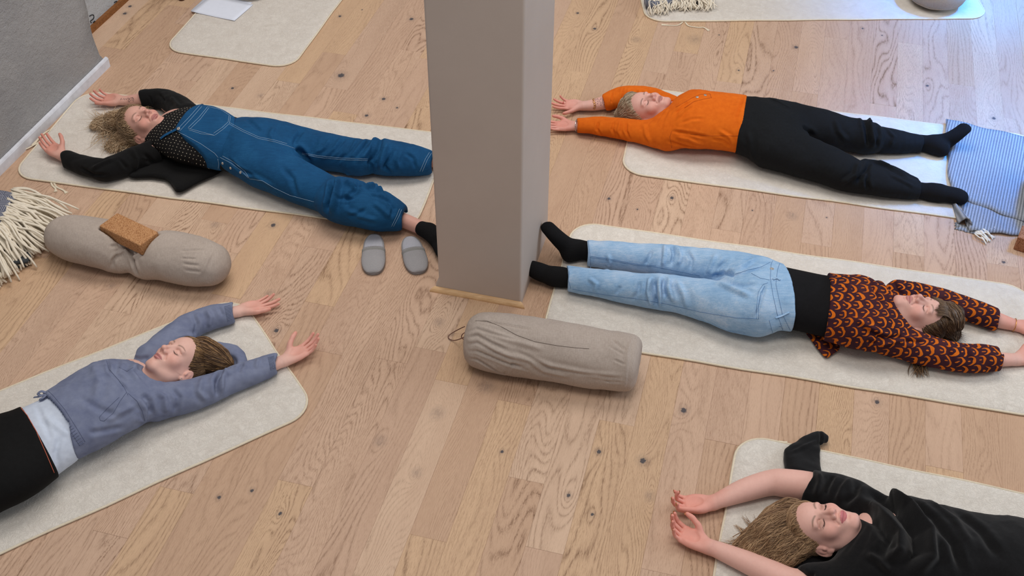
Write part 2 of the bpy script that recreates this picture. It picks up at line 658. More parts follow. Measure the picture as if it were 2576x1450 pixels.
# ------------------------------------------------------------------ pillar
def build_pillar():
    m = N('pillar_paint', 0.62, 0.25)
    v = m.coord()
    f = m.noise(v, 3, 4, 0.6)
    m.color(m.ramp(f, [(0.3, srgb(190, 178, 170)), (0.7, srgb(195, 183, 175))]))
    m.bump(m.noise(v, 90, 4, 0.6), 0.12, 0.003)
    FR = at(1311, 768)[:2]
    FL = at(1107, 724)[:2]
    dx = -PN if (-PN)[0] < 0 else PN           # from front right to front left, along the joints
    w_ = np.linalg.norm(FL - FR)
    dirL = unit(np.array([-math.sin(TH), math.cos(TH)]))
    FL = FR + dirL * w_
    back = PT
    BR = at(1381, 588)[:2]
    dep = (BR - FR) @ back
    H = 3.3
    r = 0.012
    # plan outline with rounded arrises
    def plan(r, grow=0.0, skew=0.0):
        c = [FR - back * grow - dirL * grow, FL - back * grow + dirL * (grow + skew), FL + back * (dep + grow) + dirL * (grow + skew), FR + back * (dep + grow) - dirL * grow]
        ax = [(-dirL, -back), (-back, dirL), (dirL, back), (back, -dirL)]
        out = []
        for p, (e1, e2) in zip(c, ax):
            for k in range(5):
                a = k / 4 * math.pi / 2
                q = p - r * (e1 + e2) + r * (e1 * math.cos(a) + e2 * math.sin(a))
                out.append(q)
        return out
    v_, f_ = [], []
    levels = [(0.0, 0.016), (0.03, 0.014), (0.055, 0.0), (0.2, 0.0), (1.2, 0.0), (H, 0.0)]
    for z, sk in levels:
        for p in plan(r, 0, sk):
            v_.append((p[0], p[1], z))
    n = 20
    for i in range(len(levels) - 1):
        for k in range(n):
            f_.append((i * n + k, i * n + (k + 1) % n, (i + 1) * n + (k + 1) % n, (i + 1) * n + k))
    f_.append(tuple(range((len(levels) - 1) * n, len(levels) * n)))
    o = mesh_obj('pillar', v_, f_, m.m)
    bpy.context.view_layer.objects.active = o
    md = o.modifiers.new('n', 'EDGE_SPLIT')
    md.split_angle = math.radians(35)
    tag(o, 'tall square taupe painted pillar standing in the middle of the room', 'pillar', kind='structure')
    # quarter-round oak strip on the front and the left foot
    oakm = wood_material('oak_strip', srgb(222, 186, 142), srgb(200, 160, 116))
    g = 0.02
    t = MB()
    prof = [(0.0, 0.0), (g, 0.0), (g, 0.004), (g * .92, g * .45), (g * .7, g * .75), (g * .38, g * .97), (0.004, g * 1.05), (0.0, g * 1.05)]
    m_ = len(prof)

    def strip(P0, P1, out, mit0, mit1):
        e = unit(P1 - P0)
        vv = []
        for P, mt in ((P0, mit0), (P1, mit1)):
            for o_, z in prof:
                q = P + out * (o_ + 0.0008) + e * mt * o_
                vv.append((q[0], q[1], z))
        ff = [(i, (i + 1) % m_, m_ + (i + 1) % m_, m_ + i) for i in range(m_)] + [tuple(range(m_ - 1, -1, -1)), tuple(range(m_, 2 * m_))]
        t.add(vv, ff)
    FLk = FL + dirL * 0.016
    strip(FR, FLk, -back, -1, 1)
    o = t.build('trim_2', oakm, smooth=False)
    tag(o, 'pale oak quarter-round strip along the foot of the pillar', 'trim', kind='structure')
    # small plaster scar on the front face
    return FR, FL, dirL, back, dep


PIL = build_pillar()
# ------------------------------------------------------------------ solid modelling with distance fields
ZM = 0.011          # top of a mat


def smin(a, b, k):
    if k <= 0:
        return np.minimum(a, b)
    h = np.maximum(k - np.abs(a - b), 0.0) / k
    return np.minimum(a, b) - h * h * k * 0.25


def smax(a, b, k):
    return -smin(-a, -b, k)


class Vol:
    """a sampled distance field in a frame turned about the vertical"""
    def __init__(s, lo, hi, h, org=(0, 0, 0), phi=0.0):
        s.h = h
        s.lo = A(lo)
        n = np.ceil((A(hi) - s.lo) / h).astype(int) + 1
        s.ax = [(s.lo[i] + h * np.arange(n[i])).astype(np.float32) for i in range(3)]
        s.D = np.full(n, 0.5, np.float32)
        s.org = A(org)
        c, q = math.cos(phi), math.sin(phi)
        s.R = np.array([[c, q, 0], [-q, c, 0], [0, 0, 1.0]])      # world -> frame

    def P(s, p):
        return (A(p) - s.org) @ s.R.T

    def V(s, v):
        return A(v) @ s.R.T

    def sl(s, lo, hi):
        out = []
        for i in range(3):
            a = int(max(0, math.floor((lo[i] - s.lo[i]) / s.h)))
            b = int(min(len(s.ax[i]), math.ceil((hi[i] - s.lo[i]) / s.h) + 1))
            if b <= a:
                return None
            out.append(slice(a, b))
        return tuple(out)

    def grid(s, sl):
        return (s.ax[0][sl[0]][:, None, None], s.ax[1][sl[1]][None, :, None], s.ax[2][sl[2]][None, None, :])

    def put(s, sl, d, k, mode):
        if mode == 'add':
            s.D[sl] = smin(s.D[sl], d, k)
        elif mode == 'sub':
            s.D[sl] = smax(s.D[sl], -d, k)
        else:
            s.D[sl] = smax(s.D[sl], d, k)

    def ell(s, c, r, R=None, k=0.02, mode='add', local=False):
        """ellipsoid; R columns are its axes in world space"""
        c = c if local else s.P(c)
        r = A(r) if np.ndim(r) else A([r] * 3)
        R = np.eye(3) if R is None else A(R)
        Rf = s.R @ R
        ext = np.sqrt(((Rf * r[None, :]) ** 2).sum(1)) + k + s.h * 2
        sl = s.sl(c - ext, c + ext)
        if sl is None: return
        X, Y, Z = s.grid(sl)
        X, Y, Z = X - c[0], Y - c[1], Z - c[2]
        q = 0
        g = 0
        for i in range(3):
            e = X * Rf[0, i] + Y * Rf[1, i] + Z * Rf[2, i]
            q = q + (e / r[i]) ** 2
            g = g + (e / r[i] ** 2) ** 2
        k0 = np.sqrt(q)
        d = k0 * (k0 - 1.0) / (np.sqrt(g) + 1e-6)
        d = np.maximum(d, -r.min())
        s.put(sl, d.astype(np.float32), k, mode)

    def box(s, c, R, half, k=.004, mode='add'):
        c = s.P(c)
        Rf = s.R @ A(R)
        ext = (np.abs(Rf) * A(half)[None, :]).sum(1) + .02
        sl = s.sl(c - ext, c + ext)
        if sl is None: return
        X, Y, Z = s.grid(sl)
        X, Y, Z = X - c[0], Y - c[1], Z - c[2]
        q = [np.abs(X * Rf[0, i] + Y * Rf[1, i] + Z * Rf[2, i]) - half[i] for i in range(3)]
        d = np.sqrt(sum(np.maximum(e, 0) ** 2 for e in q)) + np.minimum(np.maximum(np.maximum(q[0], q[1]), q[2]), 0)
        s.put(sl, d.astype(np.float32), k, mode)

    def _seg(s, a, b, wa, wb, ha, hb, H, sl):
        T = b - a
        ln = np.linalg.norm(T) + 1e-9
        T = T / ln
        H = H - T * (H @ T)
        H = H / (np.linalg.norm(H) + 1e-9)
        Wd = np.cross(T, H)
        X, Y, Z = s.grid(sl)
        X, Y, Z = X - a[0], Y - a[1], Z - a[2]
        t = X * T[0] + Y * T[1] + Z * T[2]
        tc = np.clip(t, 0, ln)
        e = t - tc
        f = tc / ln
        u = X * Wd[0] + Y * Wd[1] + Z * Wd[2]
        v = X * H[0] + Y * H[1] + Z * H[2]
        w = wa + (wb - wa) * f
        h = ha + (hb - ha) * f
        m = np.minimum(w, h)
        return (np.sqrt((u / w) ** 2 + (v / h) ** 2 + (e / m) ** 2) - 1.0) * m

    def tube(s, pts, w, h=None, up=(0, 0, 1), k=0.02, mode='add', n=4):
        """swept ellipse: half width w (sideways) and half height h (along up) at each point"""
        pts = s.P(np.atleast_2d(A(pts)))
        w = np.broadcast_to(A(w), (len(pts),))
        h = w if h is None else np.broadcast_to(A(h), (len(pts),))
        up = s.V(up)
        if len(pts) > 2 and n > 1:
            q = catmull(np.column_stack([pts, w, h]), n)
            pts, w, h = q[:, :3], q[:, 3], q[:, 4]
        pad = max(w.max(), h.max()) + k + 2 * s.h
        big = s.sl(pts.min(0) - pad, pts.max(0) + pad)
        if big is None: return
        shp = tuple(b.stop - b.start for b in big)
        T = np.full(shp, 0.5, np.float32)
        for i in range(len(pts) - 1):
            pd = max(w[i], w[i + 1], h[i], h[i + 1]) + k + 2 * s.h
            sl = s.sl(np.minimum(pts[i], pts[i + 1]) - pd, np.maximum(pts[i], pts[i + 1]) + pd)
            if sl is None: continue
            d = s._seg(pts[i], pts[i + 1], w[i], w[i + 1], h[i], h[i + 1], up, sl)
            rel = tuple(slice(x.start - b.start, x.stop - b.start) for x, b in zip(sl, big))
            T[rel] = np.minimum(T[rel], d)
        s.put(big, T, k, mode)

    def clip_poly(s, poly, k=0.0, keep=True):
        """cut by an upright prism over the world polygon"""
        P = s.P(np.column_stack([A(poly)[:, :2], np.zeros(len(poly))]))[:, :2]
        X, Y = np.meshgrid(s.ax[0], s.ax[1], indexing='ij')
        d = np.full(X.shape, 9.0)
        ins = np.zeros(X.shape, bool)
        n = len(P)
        for i in range(n):
            a, b = P[i], P[(i + 1) % n]
            e = b - a
            t = np.clip(((X - a[0]) * e[0] + (Y - a[1]) * e[1]) / (e @ e + 1e-12), 0, 1)
            d = np.minimum(d, np.hypot(X - a[0] - t * e[0], Y - a[1] - t * e[1]))
            c = (a[1] > Y) != (b[1] > Y)
            with np.errstate(divide='ignore', invalid='ignore'):
                xi = a[0] + (Y - a[1]) / (b[1] - a[1] + 1e-15) * e[0]
            ins ^= c & (X < xi)
        sd = np.where(ins, -d, d).astype(np.float32)[:, :, None]
        s.D = smax(s.D, sd if keep else -sd, k)

    def clip_below(s, z):
        zz = s.ax[2] - (z - s.org[2])
        s.D = np.maximum(s.D, -zz[None, None, :])

    def half(s, p, nrm, k=0.0):
        """keep the side of the plane that nrm points away from"""
        p = s.P(p)
        nv = s.V(unit(nrm))
        X, Y, Z = s.grid((slice(None),) * 3)
        s.D = smax(s.D, ((X - p[0]) * nv[0] + (Y - p[1]) * nv[1] + (Z - p[2]) * nv[2]).astype(np.float32), k)

    def mesh(s):
        v, f = surface_nets(s.D)
        v = v * s.h + s.lo
        return v @ s.R + s.org, f


def surface_nets(D):
    D = D.copy()
    for ax in range(3):                       # close the surface at the box sides
        i0 = [slice(None)] * 3
        i0[ax] = 0
        D[tuple(i0)] = np.maximum(D[tuple(i0)], 1e-3)
        i0[ax] = -1
        D[tuple(i0)] = np.maximum(D[tuple(i0)], 1e-3)
    S = D < 0
    nx, ny, nz = D.shape
    c = S[:-1, :-1, :-1].astype(np.int8)
    tot = np.zeros((nx - 1, ny - 1, nz - 1), np.int8)
    for i in (0, 1):
        for j in (0, 1):
            for k in (0, 1):
                tot += S[i:nx - 1 + i, j:ny - 1 + j, k:nz - 1 + k]
    act = (tot > 0) & (tot < 8)
    I, J, K = np.nonzero(act)
    idx = np.full(act.shape, -1, np.int32)
    idx[I, J, K] = np.arange(len(I))
    cor = {}
    for i in (0, 1):
        for j in (0, 1):
            for k in (0, 1):
                cor[i, j, k] = D[I + i, J + j, K + k].astype(np.float64)
    acc = np.zeros((len(I), 3))
    cnt = np.zeros(len(I))
    edges = []
    for a in cor:
        for ax in range(3):
            if a[ax] == 0:
                b = list(a)
                b[ax] = 1
                edges.append((a, tuple(b), ax))
    for a, b, ax in edges:
        da, db = cor[a], cor[b]
        x = (da < 0) != (db < 0)
        t = np.where(x, da / np.where(x, da - db, 1.0), 0.0)
        for q in range(3):
            acc[:, q] += np.where(x, a[q] + (t if q == ax else 0.0), 0.0)
        cnt += x
    V = np.column_stack([I, J, K]) + acc / cnt[:, None]
    F = []
    for ax in range(3):
        o1, o2 = [(1, 2), (2, 0), (0, 1)][ax]
        sa = [slice(None)] * 3
        sb = [slice(None)] * 3
        sa[ax] = slice(0, -1)
        sb[ax] = slice(1, None)
        a, b = S[tuple(sa)], S[tuple(sb)]
        x = a != b
        e = np.array(np.nonzero(x)).T
        sg = a[x]
        ok = (e[:, o1] > 0) & (e[:, o2] > 0) & (e[:, o1] < D.shape[o1] - 1) & (e[:, o2] < D.shape[o2] - 1)
        e, sg = e[ok], sg[ok]
        d1 = np.zeros(3, int)
        d1[o1] = 1
        d2 = np.zeros(3, int)
        d2[o2] = 1
        q = [e - d1 - d2, e - d2, e, e - d1]
        ids = np.column_stack([idx[p[:, 0], p[:, 1], p[:, 2]] for p in q])
        ids[~sg] = ids[~sg][:, ::-1]
        F.append(ids)
    return V, np.vstack(F)


def vnormals(v, f):
    n = np.cross(v[f[:, 2]] - v[f[:, 0]], v[f[:, 3]] - v[f[:, 1]])
    out = np.zeros_like(v)
    for k in range(4):
        for q in range(3):
            out[:, q] += np.bincount(f[:, k], n[:, q], len(v))
    return out / (np.linalg.norm(out, axis=1)[:, None] + 1e-12)


def relax(v, f, it=2, lam=0.5):
    """Laplacian smoothing"""
    e = np.vstack([f[:, [0, 1]], f[:, [1, 2]], f[:, [2, 3]], f[:, [3, 0]]])
    for _ in range(it):
        a = np.zeros_like(v)
        c = np.bincount(e[:, 0], minlength=len(v)) + np.bincount(e[:, 1], minlength=len(v))
        for q in range(3):
            a[:, q] = np.bincount(e[:, 0], v[e[:, 1], q], len(v)) + np.bincount(e[:, 1], v[e[:, 0], q], len(v))
        v = v + lam * (a / np.maximum(c, 1)[:, None] - v)
    return v


_prm = np.random.RandomState(5).permutation(256)
_prm = np.concatenate([_prm, _prm, _prm])


def vnoise(p):
    """smooth value noise, about -1..1"""
    p = A(p)
    i = np.floor(p).astype(int)
    f = p - i
    f = f * f * (3 - 2 * f)
    i = i & 255
    r = 0
    for a in (0, 1):
        for b in (0, 1):
            for c in (0, 1):
                h = _prm[_prm[_prm[(i[:, 0] + a) & 255] + ((i[:, 1] + b) & 255)] + ((i[:, 2] + c) & 255)] / 127.5 - 1
                r = r + h * (f[:, 0] if a else 1 - f[:, 0]) * (f[:, 1] if b else 1 - f[:, 1]) * (f[:, 2] if c else 1 - f[:, 2])
    return r


def polydist(v, pts):
    """distance of each vertex to a polyline"""
    best = np.full(len(v), 9.0)
    par = np.zeros(len(v))
    L = len(pts) - 1
    for i in range(L):
        a, b = A(pts[i]), A(pts[i + 1])
        d = b - a
        t = np.clip(((v - a) @ d) / (d @ d + 1e-12), 0, 1)
        q = np.linalg.norm(v - a - t[:, None] * d, axis=1)
        m = q < best
        best[m] = q[m]
        par[m] = (i + t[m]) / L
    return best, par


class Surf:
    """a meshed surface that can be creased, drawn on and looked up through the camera"""
    def __init__(s, v, f):
        s.v, s.f = v, f
        s._b = None

    def bvh(s):
        if s._b is None:
            s._b = BVHTree.FromPolygons(s.v.tolist(), s.f.tolist())
        return s._b

    def hit(s, px, py, guess=None):
        d = ray(px, py)
        h = s.bvh().ray_cast(Vector(CAMLOC), Vector(d))
        if h[0] is None:
            if guess is None:
                return None
            p = at(px, py, guess)
            q = s.bvh().find_nearest(Vector(p))
            return A(q[0]), A(q[1])
        return A(h[0]), A(h[1])

    def line(s, pix, step=4.0, lift=0.0, guess=0.12):
        """a polyline of photo pixels laid onto the surface"""
        P = A(pix)
        Q = [P[0]]
        for a, b in zip(P[:-1], P[1:]):
            n = max(1, int(np.linalg.norm(b - a) / step))
            for i in range(1, n + 1):
                Q.append(a + (b - a) * i / n)
        out = []
        for q in Q:
            h = s.hit(q[0], q[1], guess)
            if h is not None:
                if out and np.linalg.norm(h[0] - out[-1] - 0) > 0.12:
                    continue
                out.append(h[0] + h[1] * lift)
        return A(out)

    def folds(s, lst, guess=0.12, smooth_step=10):
        """raised (amp>0) or sunk creases along pixel polylines: (pixels, amp, width)"""
        L = [(s.line(p, smooth_step, 0, guess), amp, wd) for p, amp, wd in lst]
        s.rumple(.0013, 30, (1, 1, 1), 5.3)
        n = vnormals(s.v, s.f)
        disp = np.zeros(len(s.v))
        for P, amp, wd in L:
            if len(P) < 2:
                continue
            lo, hi = P.min(0) - 3 * wd, P.max(0) + 3 * wd
            m = np.nonzero(((s.v > lo) & (s.v < hi)).all(1))[0]
            d, t = polydist(s.v[m], P)
            taper = np.clip(np.minimum(t, 1 - t) * 5 + 0.15, 0, 1)
            w_ = wd * .85
            disp[m] += 1.55 * amp * (np.exp(-(d / w_) ** 2) - .35 * np.exp(-((d - 1.7 * w_) / w_) ** 2)) * taper
        s.v = s.v + n * disp[:, None]
        s._b = None
        return s

    def rumple(s, amp, freq, ax=(1, 1, 1), seed=0.0, rot=0.0, mask=None):
        n = vnormals(s.v, s.f)
        c, q = math.cos(rot), math.sin(rot)
        p = s.v @ np.array([[c, -q, 0], [q, c, 0], [0, 0, 1.0]])
        d = vnoise(p * freq * A(ax) + seed) + 0.5 * vnoise(p * 2.1 * freq * A(ax) + seed + 9.2)
        d = amp * d
        if mask is not None:
            d = d * mask
        s.v = s.v + n * d[:, None]
        s._b = None
        return s

    def floor(s, z):
        s.v[:, 2] = np.maximum(s.v[:, 2], z)
        return s

    def obj(s, name, mat, parent):
        return mesh_obj(name, s.v, s.f, mat, parent)


def join_surf(parts):
    v, f, b = [], [], 0
    for p in parts:
        v.append(p[0])
        f.append(p[1] + b)
        b += len(p[0])
    return np.vstack(v), np.vstack(f)


# ------------------------------------------------------------------ heads and hands
class Head:
    """C centre between the ears, F where the face looks, U towards the crown, s size"""
    def __init__(s, C, F, U, sc=1.0, **kw):
        s.C = A(C)
        s.F = unit(F)
        U = A(U)
        s.U = unit(U - s.F * (U @ s.F))
        s.X = np.cross(s.F, s.U) * -1.0
        s.X = np.cross(s.U, s.F)              # the person's left
        s.R = np.column_stack([s.X, s.F, s.U])
        s.s = sc
        s.o = dict(nose=1.0, lips=1.0, jaw=1.0, wide=1.0, chin=1.0)
        s.o.update(kw)

    def w(s, p):
        return s.C + (A(p) * s.s) @ s.R.T

    def loc(s, v):
        return ((v - s.C) @ s.R) / s.s

    def solid(s, V, neck):
        o = s.o
        e = lambda c, r, k, mode='add': V.ell(s.w(c), A(r) * s.s, s.R, k * s.s, mode)
        t = lambda P, r, k, mode='add', h=None, n=4: V.tube([s.w(p) for p in P], A(r) * s.s, None if h is None else A(h) * s.s, s.F, k * s.s, mode, n)
        wd = o['wide']
        e((0, -.014, .028), (.0735 * wd, .094, .083), .01)
        e((0, .030, .040), (.060 * wd, .054, .052), .03)
        e((0, .024, -.040), (.057 * wd, .060, .066), .03)
        for q in (-1, 1):
            t([(q * .053 * wd * o['jaw'], -.004, -.040), (q * .047 * wd * o['jaw'], .016, -.078), (q * .017, .066, -.103)], (.018, .017, .013), .028)
            e((q * .041 * wd, .056, -.030), (.021, .019, .019), .03)
            e((q * .029, .073, .017), (.019, .009, .0075), .018)
        e((0, .072, -.100), (.017 * o['chin'], .0145, .0145), .024)
        e((0, .064, -.062), (.031, .026, .030), .022)
        for q in (-1, 1):
            e((q * .031, .094, -.002), (.019, .017, .0125), .014, 'sub')
            e((q * .0305, .0655, -.002), (.0165, .0135, .0125), .006)
            # crease between lids and brow, and closed lash line
            t([(q * .017, .076, .006), (q * .03, .0815, .0105), (q * .045, .069, .005)], (.0012,) * 3, .005, 'sub')
            t([(q * .0175, .0775, -.0055), (q * .031, .0800, -.0095), (q * .0455, .066, -.0055)], (.0011,) * 3, .004, 'sub')
        nz = o['nose']
        t([(0, .083, .012), (0, .094 * (nz + 1) / 2, -.008), (0, .1065 * nz, -.0265)], (.0068, .0072, .0092), .012)
        e((0, .1075 * nz, -.0305), (.0098, .0095, .0085), .008)
        for q in (-1, 1):
            t([(q * .006, .078, -.004), (q * .0085, .084, -.020), (q * .0105, .089, -.033)], (.0075, .0085, .0085), .010)
        for q in (-1, 1):
            e((q * .0118, .0955, -.0365), (.0072, .0100, .0074), .007)
            e((q * .0065, .1035, -.0425), (.0034, .0052, .0034), .003, 'sub')
            t([(q * .0185, .0865, -.039), (q * .028, .079, -.054)], (.0012, .001), .010, 'sub')
        lp = o['lips']
        t([(-.0225, .0835, -.0645), (-.008, .0925, -.0590), (.008, .0925, -.0590), (.0225, .0835, -.0645)], (.0026, .0048 * lp, .0048 * lp, .0026), .006, h=(.003, .0055, .0055, .003))
        t([(-.0205, .0825, -.0675), (0, .0915, -.0735), (.0205, .0825, -.0675)], (.0026, .0058 * lp, .0026), .006, h=(.003, .0065, .003))
        t([(-.0255, .0850, -.0655), (-.010, .0965, -.0655), (.010, .0965, -.0655), (.0255, .0850, -.0655)], (.0011,) * 4, .004, 'sub')
        e((0, .093, -.0815), (.014, .006, .0035), .009, 'sub')
        for q in (-1, 1):        # ears
            s.ear(V, q)
        # neck
        V.tube([s.w((0, -.020, -.030)), s.w((0, -.016, -.075)), A(neck[0]), A(neck[1])], A([.050, .0505, .052, .054]) * s.s, A([.055, .053, .052, .050]) * s.s, s.F, .035 * s.s)
        for q in (-1, 1):
            a = s.w((q * .052, -.018, -.050))
            b = A(neck[1]) + s.X * q * .012 + s.F * .026
            V.tube([a, (a + b) / 2 + s.F * .006, b], A([.011, .011, .009]) * s.s, None, s.F, .016 * s.s)

    def ear(s, V, q):
        e = lambda c, r, R, k, mode='add': V.ell(s.w(c), A(r) * s.s, s.R @ R, k * s.s, mode)
        a = q * .40
        R = np.array([[math.cos(a), -math.sin(a), 0], [math.sin(a), math.cos(a), 0], [0, 0, 1.0]])
        b = -.22
        R2 = np.array([[1, 0, 0], [0, math.cos(b), -math.sin(b)], [0, math.sin(b), math.cos(b)]])
        R = R @ R2
        e((q * .0795, -.016, -.018), (.0062, .0185, .0300), R, .006)
        e((q * .0860, -.0150, -.0150), (.0062, .0125, .0220), R, .003, 'sub')
        e((q * .0800, -.0155, -.0120), (.0046, .0080, .0150), R, .004)
        e((q * .0840, -.0080, -.0220), (.0055, .0070, .0085), R, .003, 'sub')
        e((q * .0770, -.0015, -.0200), (.0050, .0050, .0065), R, .004)
        e((q * .0755, -.0075, -.0430), (.0055, .0085, .0085), R, .005)

    def paint(s, v, tone, lips=(.60, .20, .19), blush=1.0, brow=(.13, .08, .05), shadow=None, browh=1.0):
        """skin colour per vertex: lips, lids, cheeks, brows"""
        p = s.loc(v)
        c = np.tile(A(tone), (len(v), 1))

        def blend(wt, col):
            nonlocal c
            wt = np.clip(wt, 0, 1)[:, None]
            c = c * (1 - wt) + A(col) * wt
        g = lambda ctr, r: np.exp(-(((p - A(ctr)) / A(r)) ** 2).sum(1))
        ax = np.abs(p[:, 0])
        P2 = np.column_stack([ax, p[:, 1], p[:, 2]])
        gs = lambda ctr, r: np.exp(-(((P2 - A(ctr)) / A(r)) ** 2).sum(1))
        red = A(tone) * A([.98, .66, .62])
        blend(.55 * blush * gs((.042, .055, -.034), (.024, .05, .022)), red)
        blend(.42 * blush * g((0, .108, -.030), (.016, .03, .014)), red)
        blend(.35 * blush * gs((.08, -.015, -.015), (.02, .03, .035)), red)
        blend(.30 * blush * g((0, .08, -.1), (.02, .03, .015)), red)
        face = p[:, 1] > 0.04
        # lips
        zl = p[:, 2] + .0655
        half = np.clip(1 - (p[:, 0] / .0255) ** 2, 0, 1)
        up = (zl >= 0) & (zl < .0095 * np.sqrt(half) * (1 - .18 * np.exp(-(p[:, 0] / .004) ** 2)))
        dn = (zl < 0) & (zl > -.0130 * half)
        lm = ((up | dn) & face & (p[:, 1] > .072)).astype(float)
        blend(.85 * lm, lips)
        blend(.75 * (np.exp(-((zl + .05 * p[:, 0] ** 2) / .0013) ** 2) * (np.abs(p[:, 0]) < .026) * face), A(lips) * .35)
        # brows
        zb = .0215 + .006 * np.sin(np.clip((ax - .014) / .034, 0, 1) * 2.5) * browh
        wb = .0034 * (1 - .55 * np.clip((ax - .030) / .02, 0, 1))
        blend(.78 * np.exp(-((p[:, 2] - zb) / wb) ** 2) * np.clip((ax - .011) / .004, 0, 1) * np.clip((.052 - ax) / .005, 0, 1) * face, brow)
        # lash line
        ze = -.0055 - .0042 * np.sin(np.clip((ax - .0165) / .030, 0, 1) * math.pi)
        le = np.exp(-((p[:, 2] - ze) / .0017) ** 2) * np.clip((ax - .0155) / .002, 0, 1) * np.clip((.0475 - ax) / .003, 0, 1) * (p[:, 1] > .055)
        blend(.9 * le, (.045, .03, .025))
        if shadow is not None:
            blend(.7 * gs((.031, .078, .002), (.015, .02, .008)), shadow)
        blend(.6 * gs((.0065, .103, -.0435), (.0035, .008, .003)), A(tone) * .2)
        return c

    def lash(s, mb, q, n=13):
        for q in (q,):
            for i in range(n):
                t = i / (n - 1)
                x = .019 + .027 * t
                z = -.0062 - .0042 * math.sin(t * math.pi)
                y = .0795 - .010 * max(0, t - .45) ** 1.3 * 2 - .002 * (t < .15)
                a = A([q * x, y, z])
                dr = unit([q * (.25 + .6 * t), .75, -.75])
                L = .0040 + .0025 * t
                mb.tube([s.w(a - dr * .002), s.w(a + dr * L * .5), s.w(a + dr * L + A([0, 0, .0015]))], A([.00055, .0005, .0002]) * s.s, 4)


def rot_axis(v, ax, a):
    return A(Matrix.Rotation(a, 3, Vector(ax)) @ Vector(v))


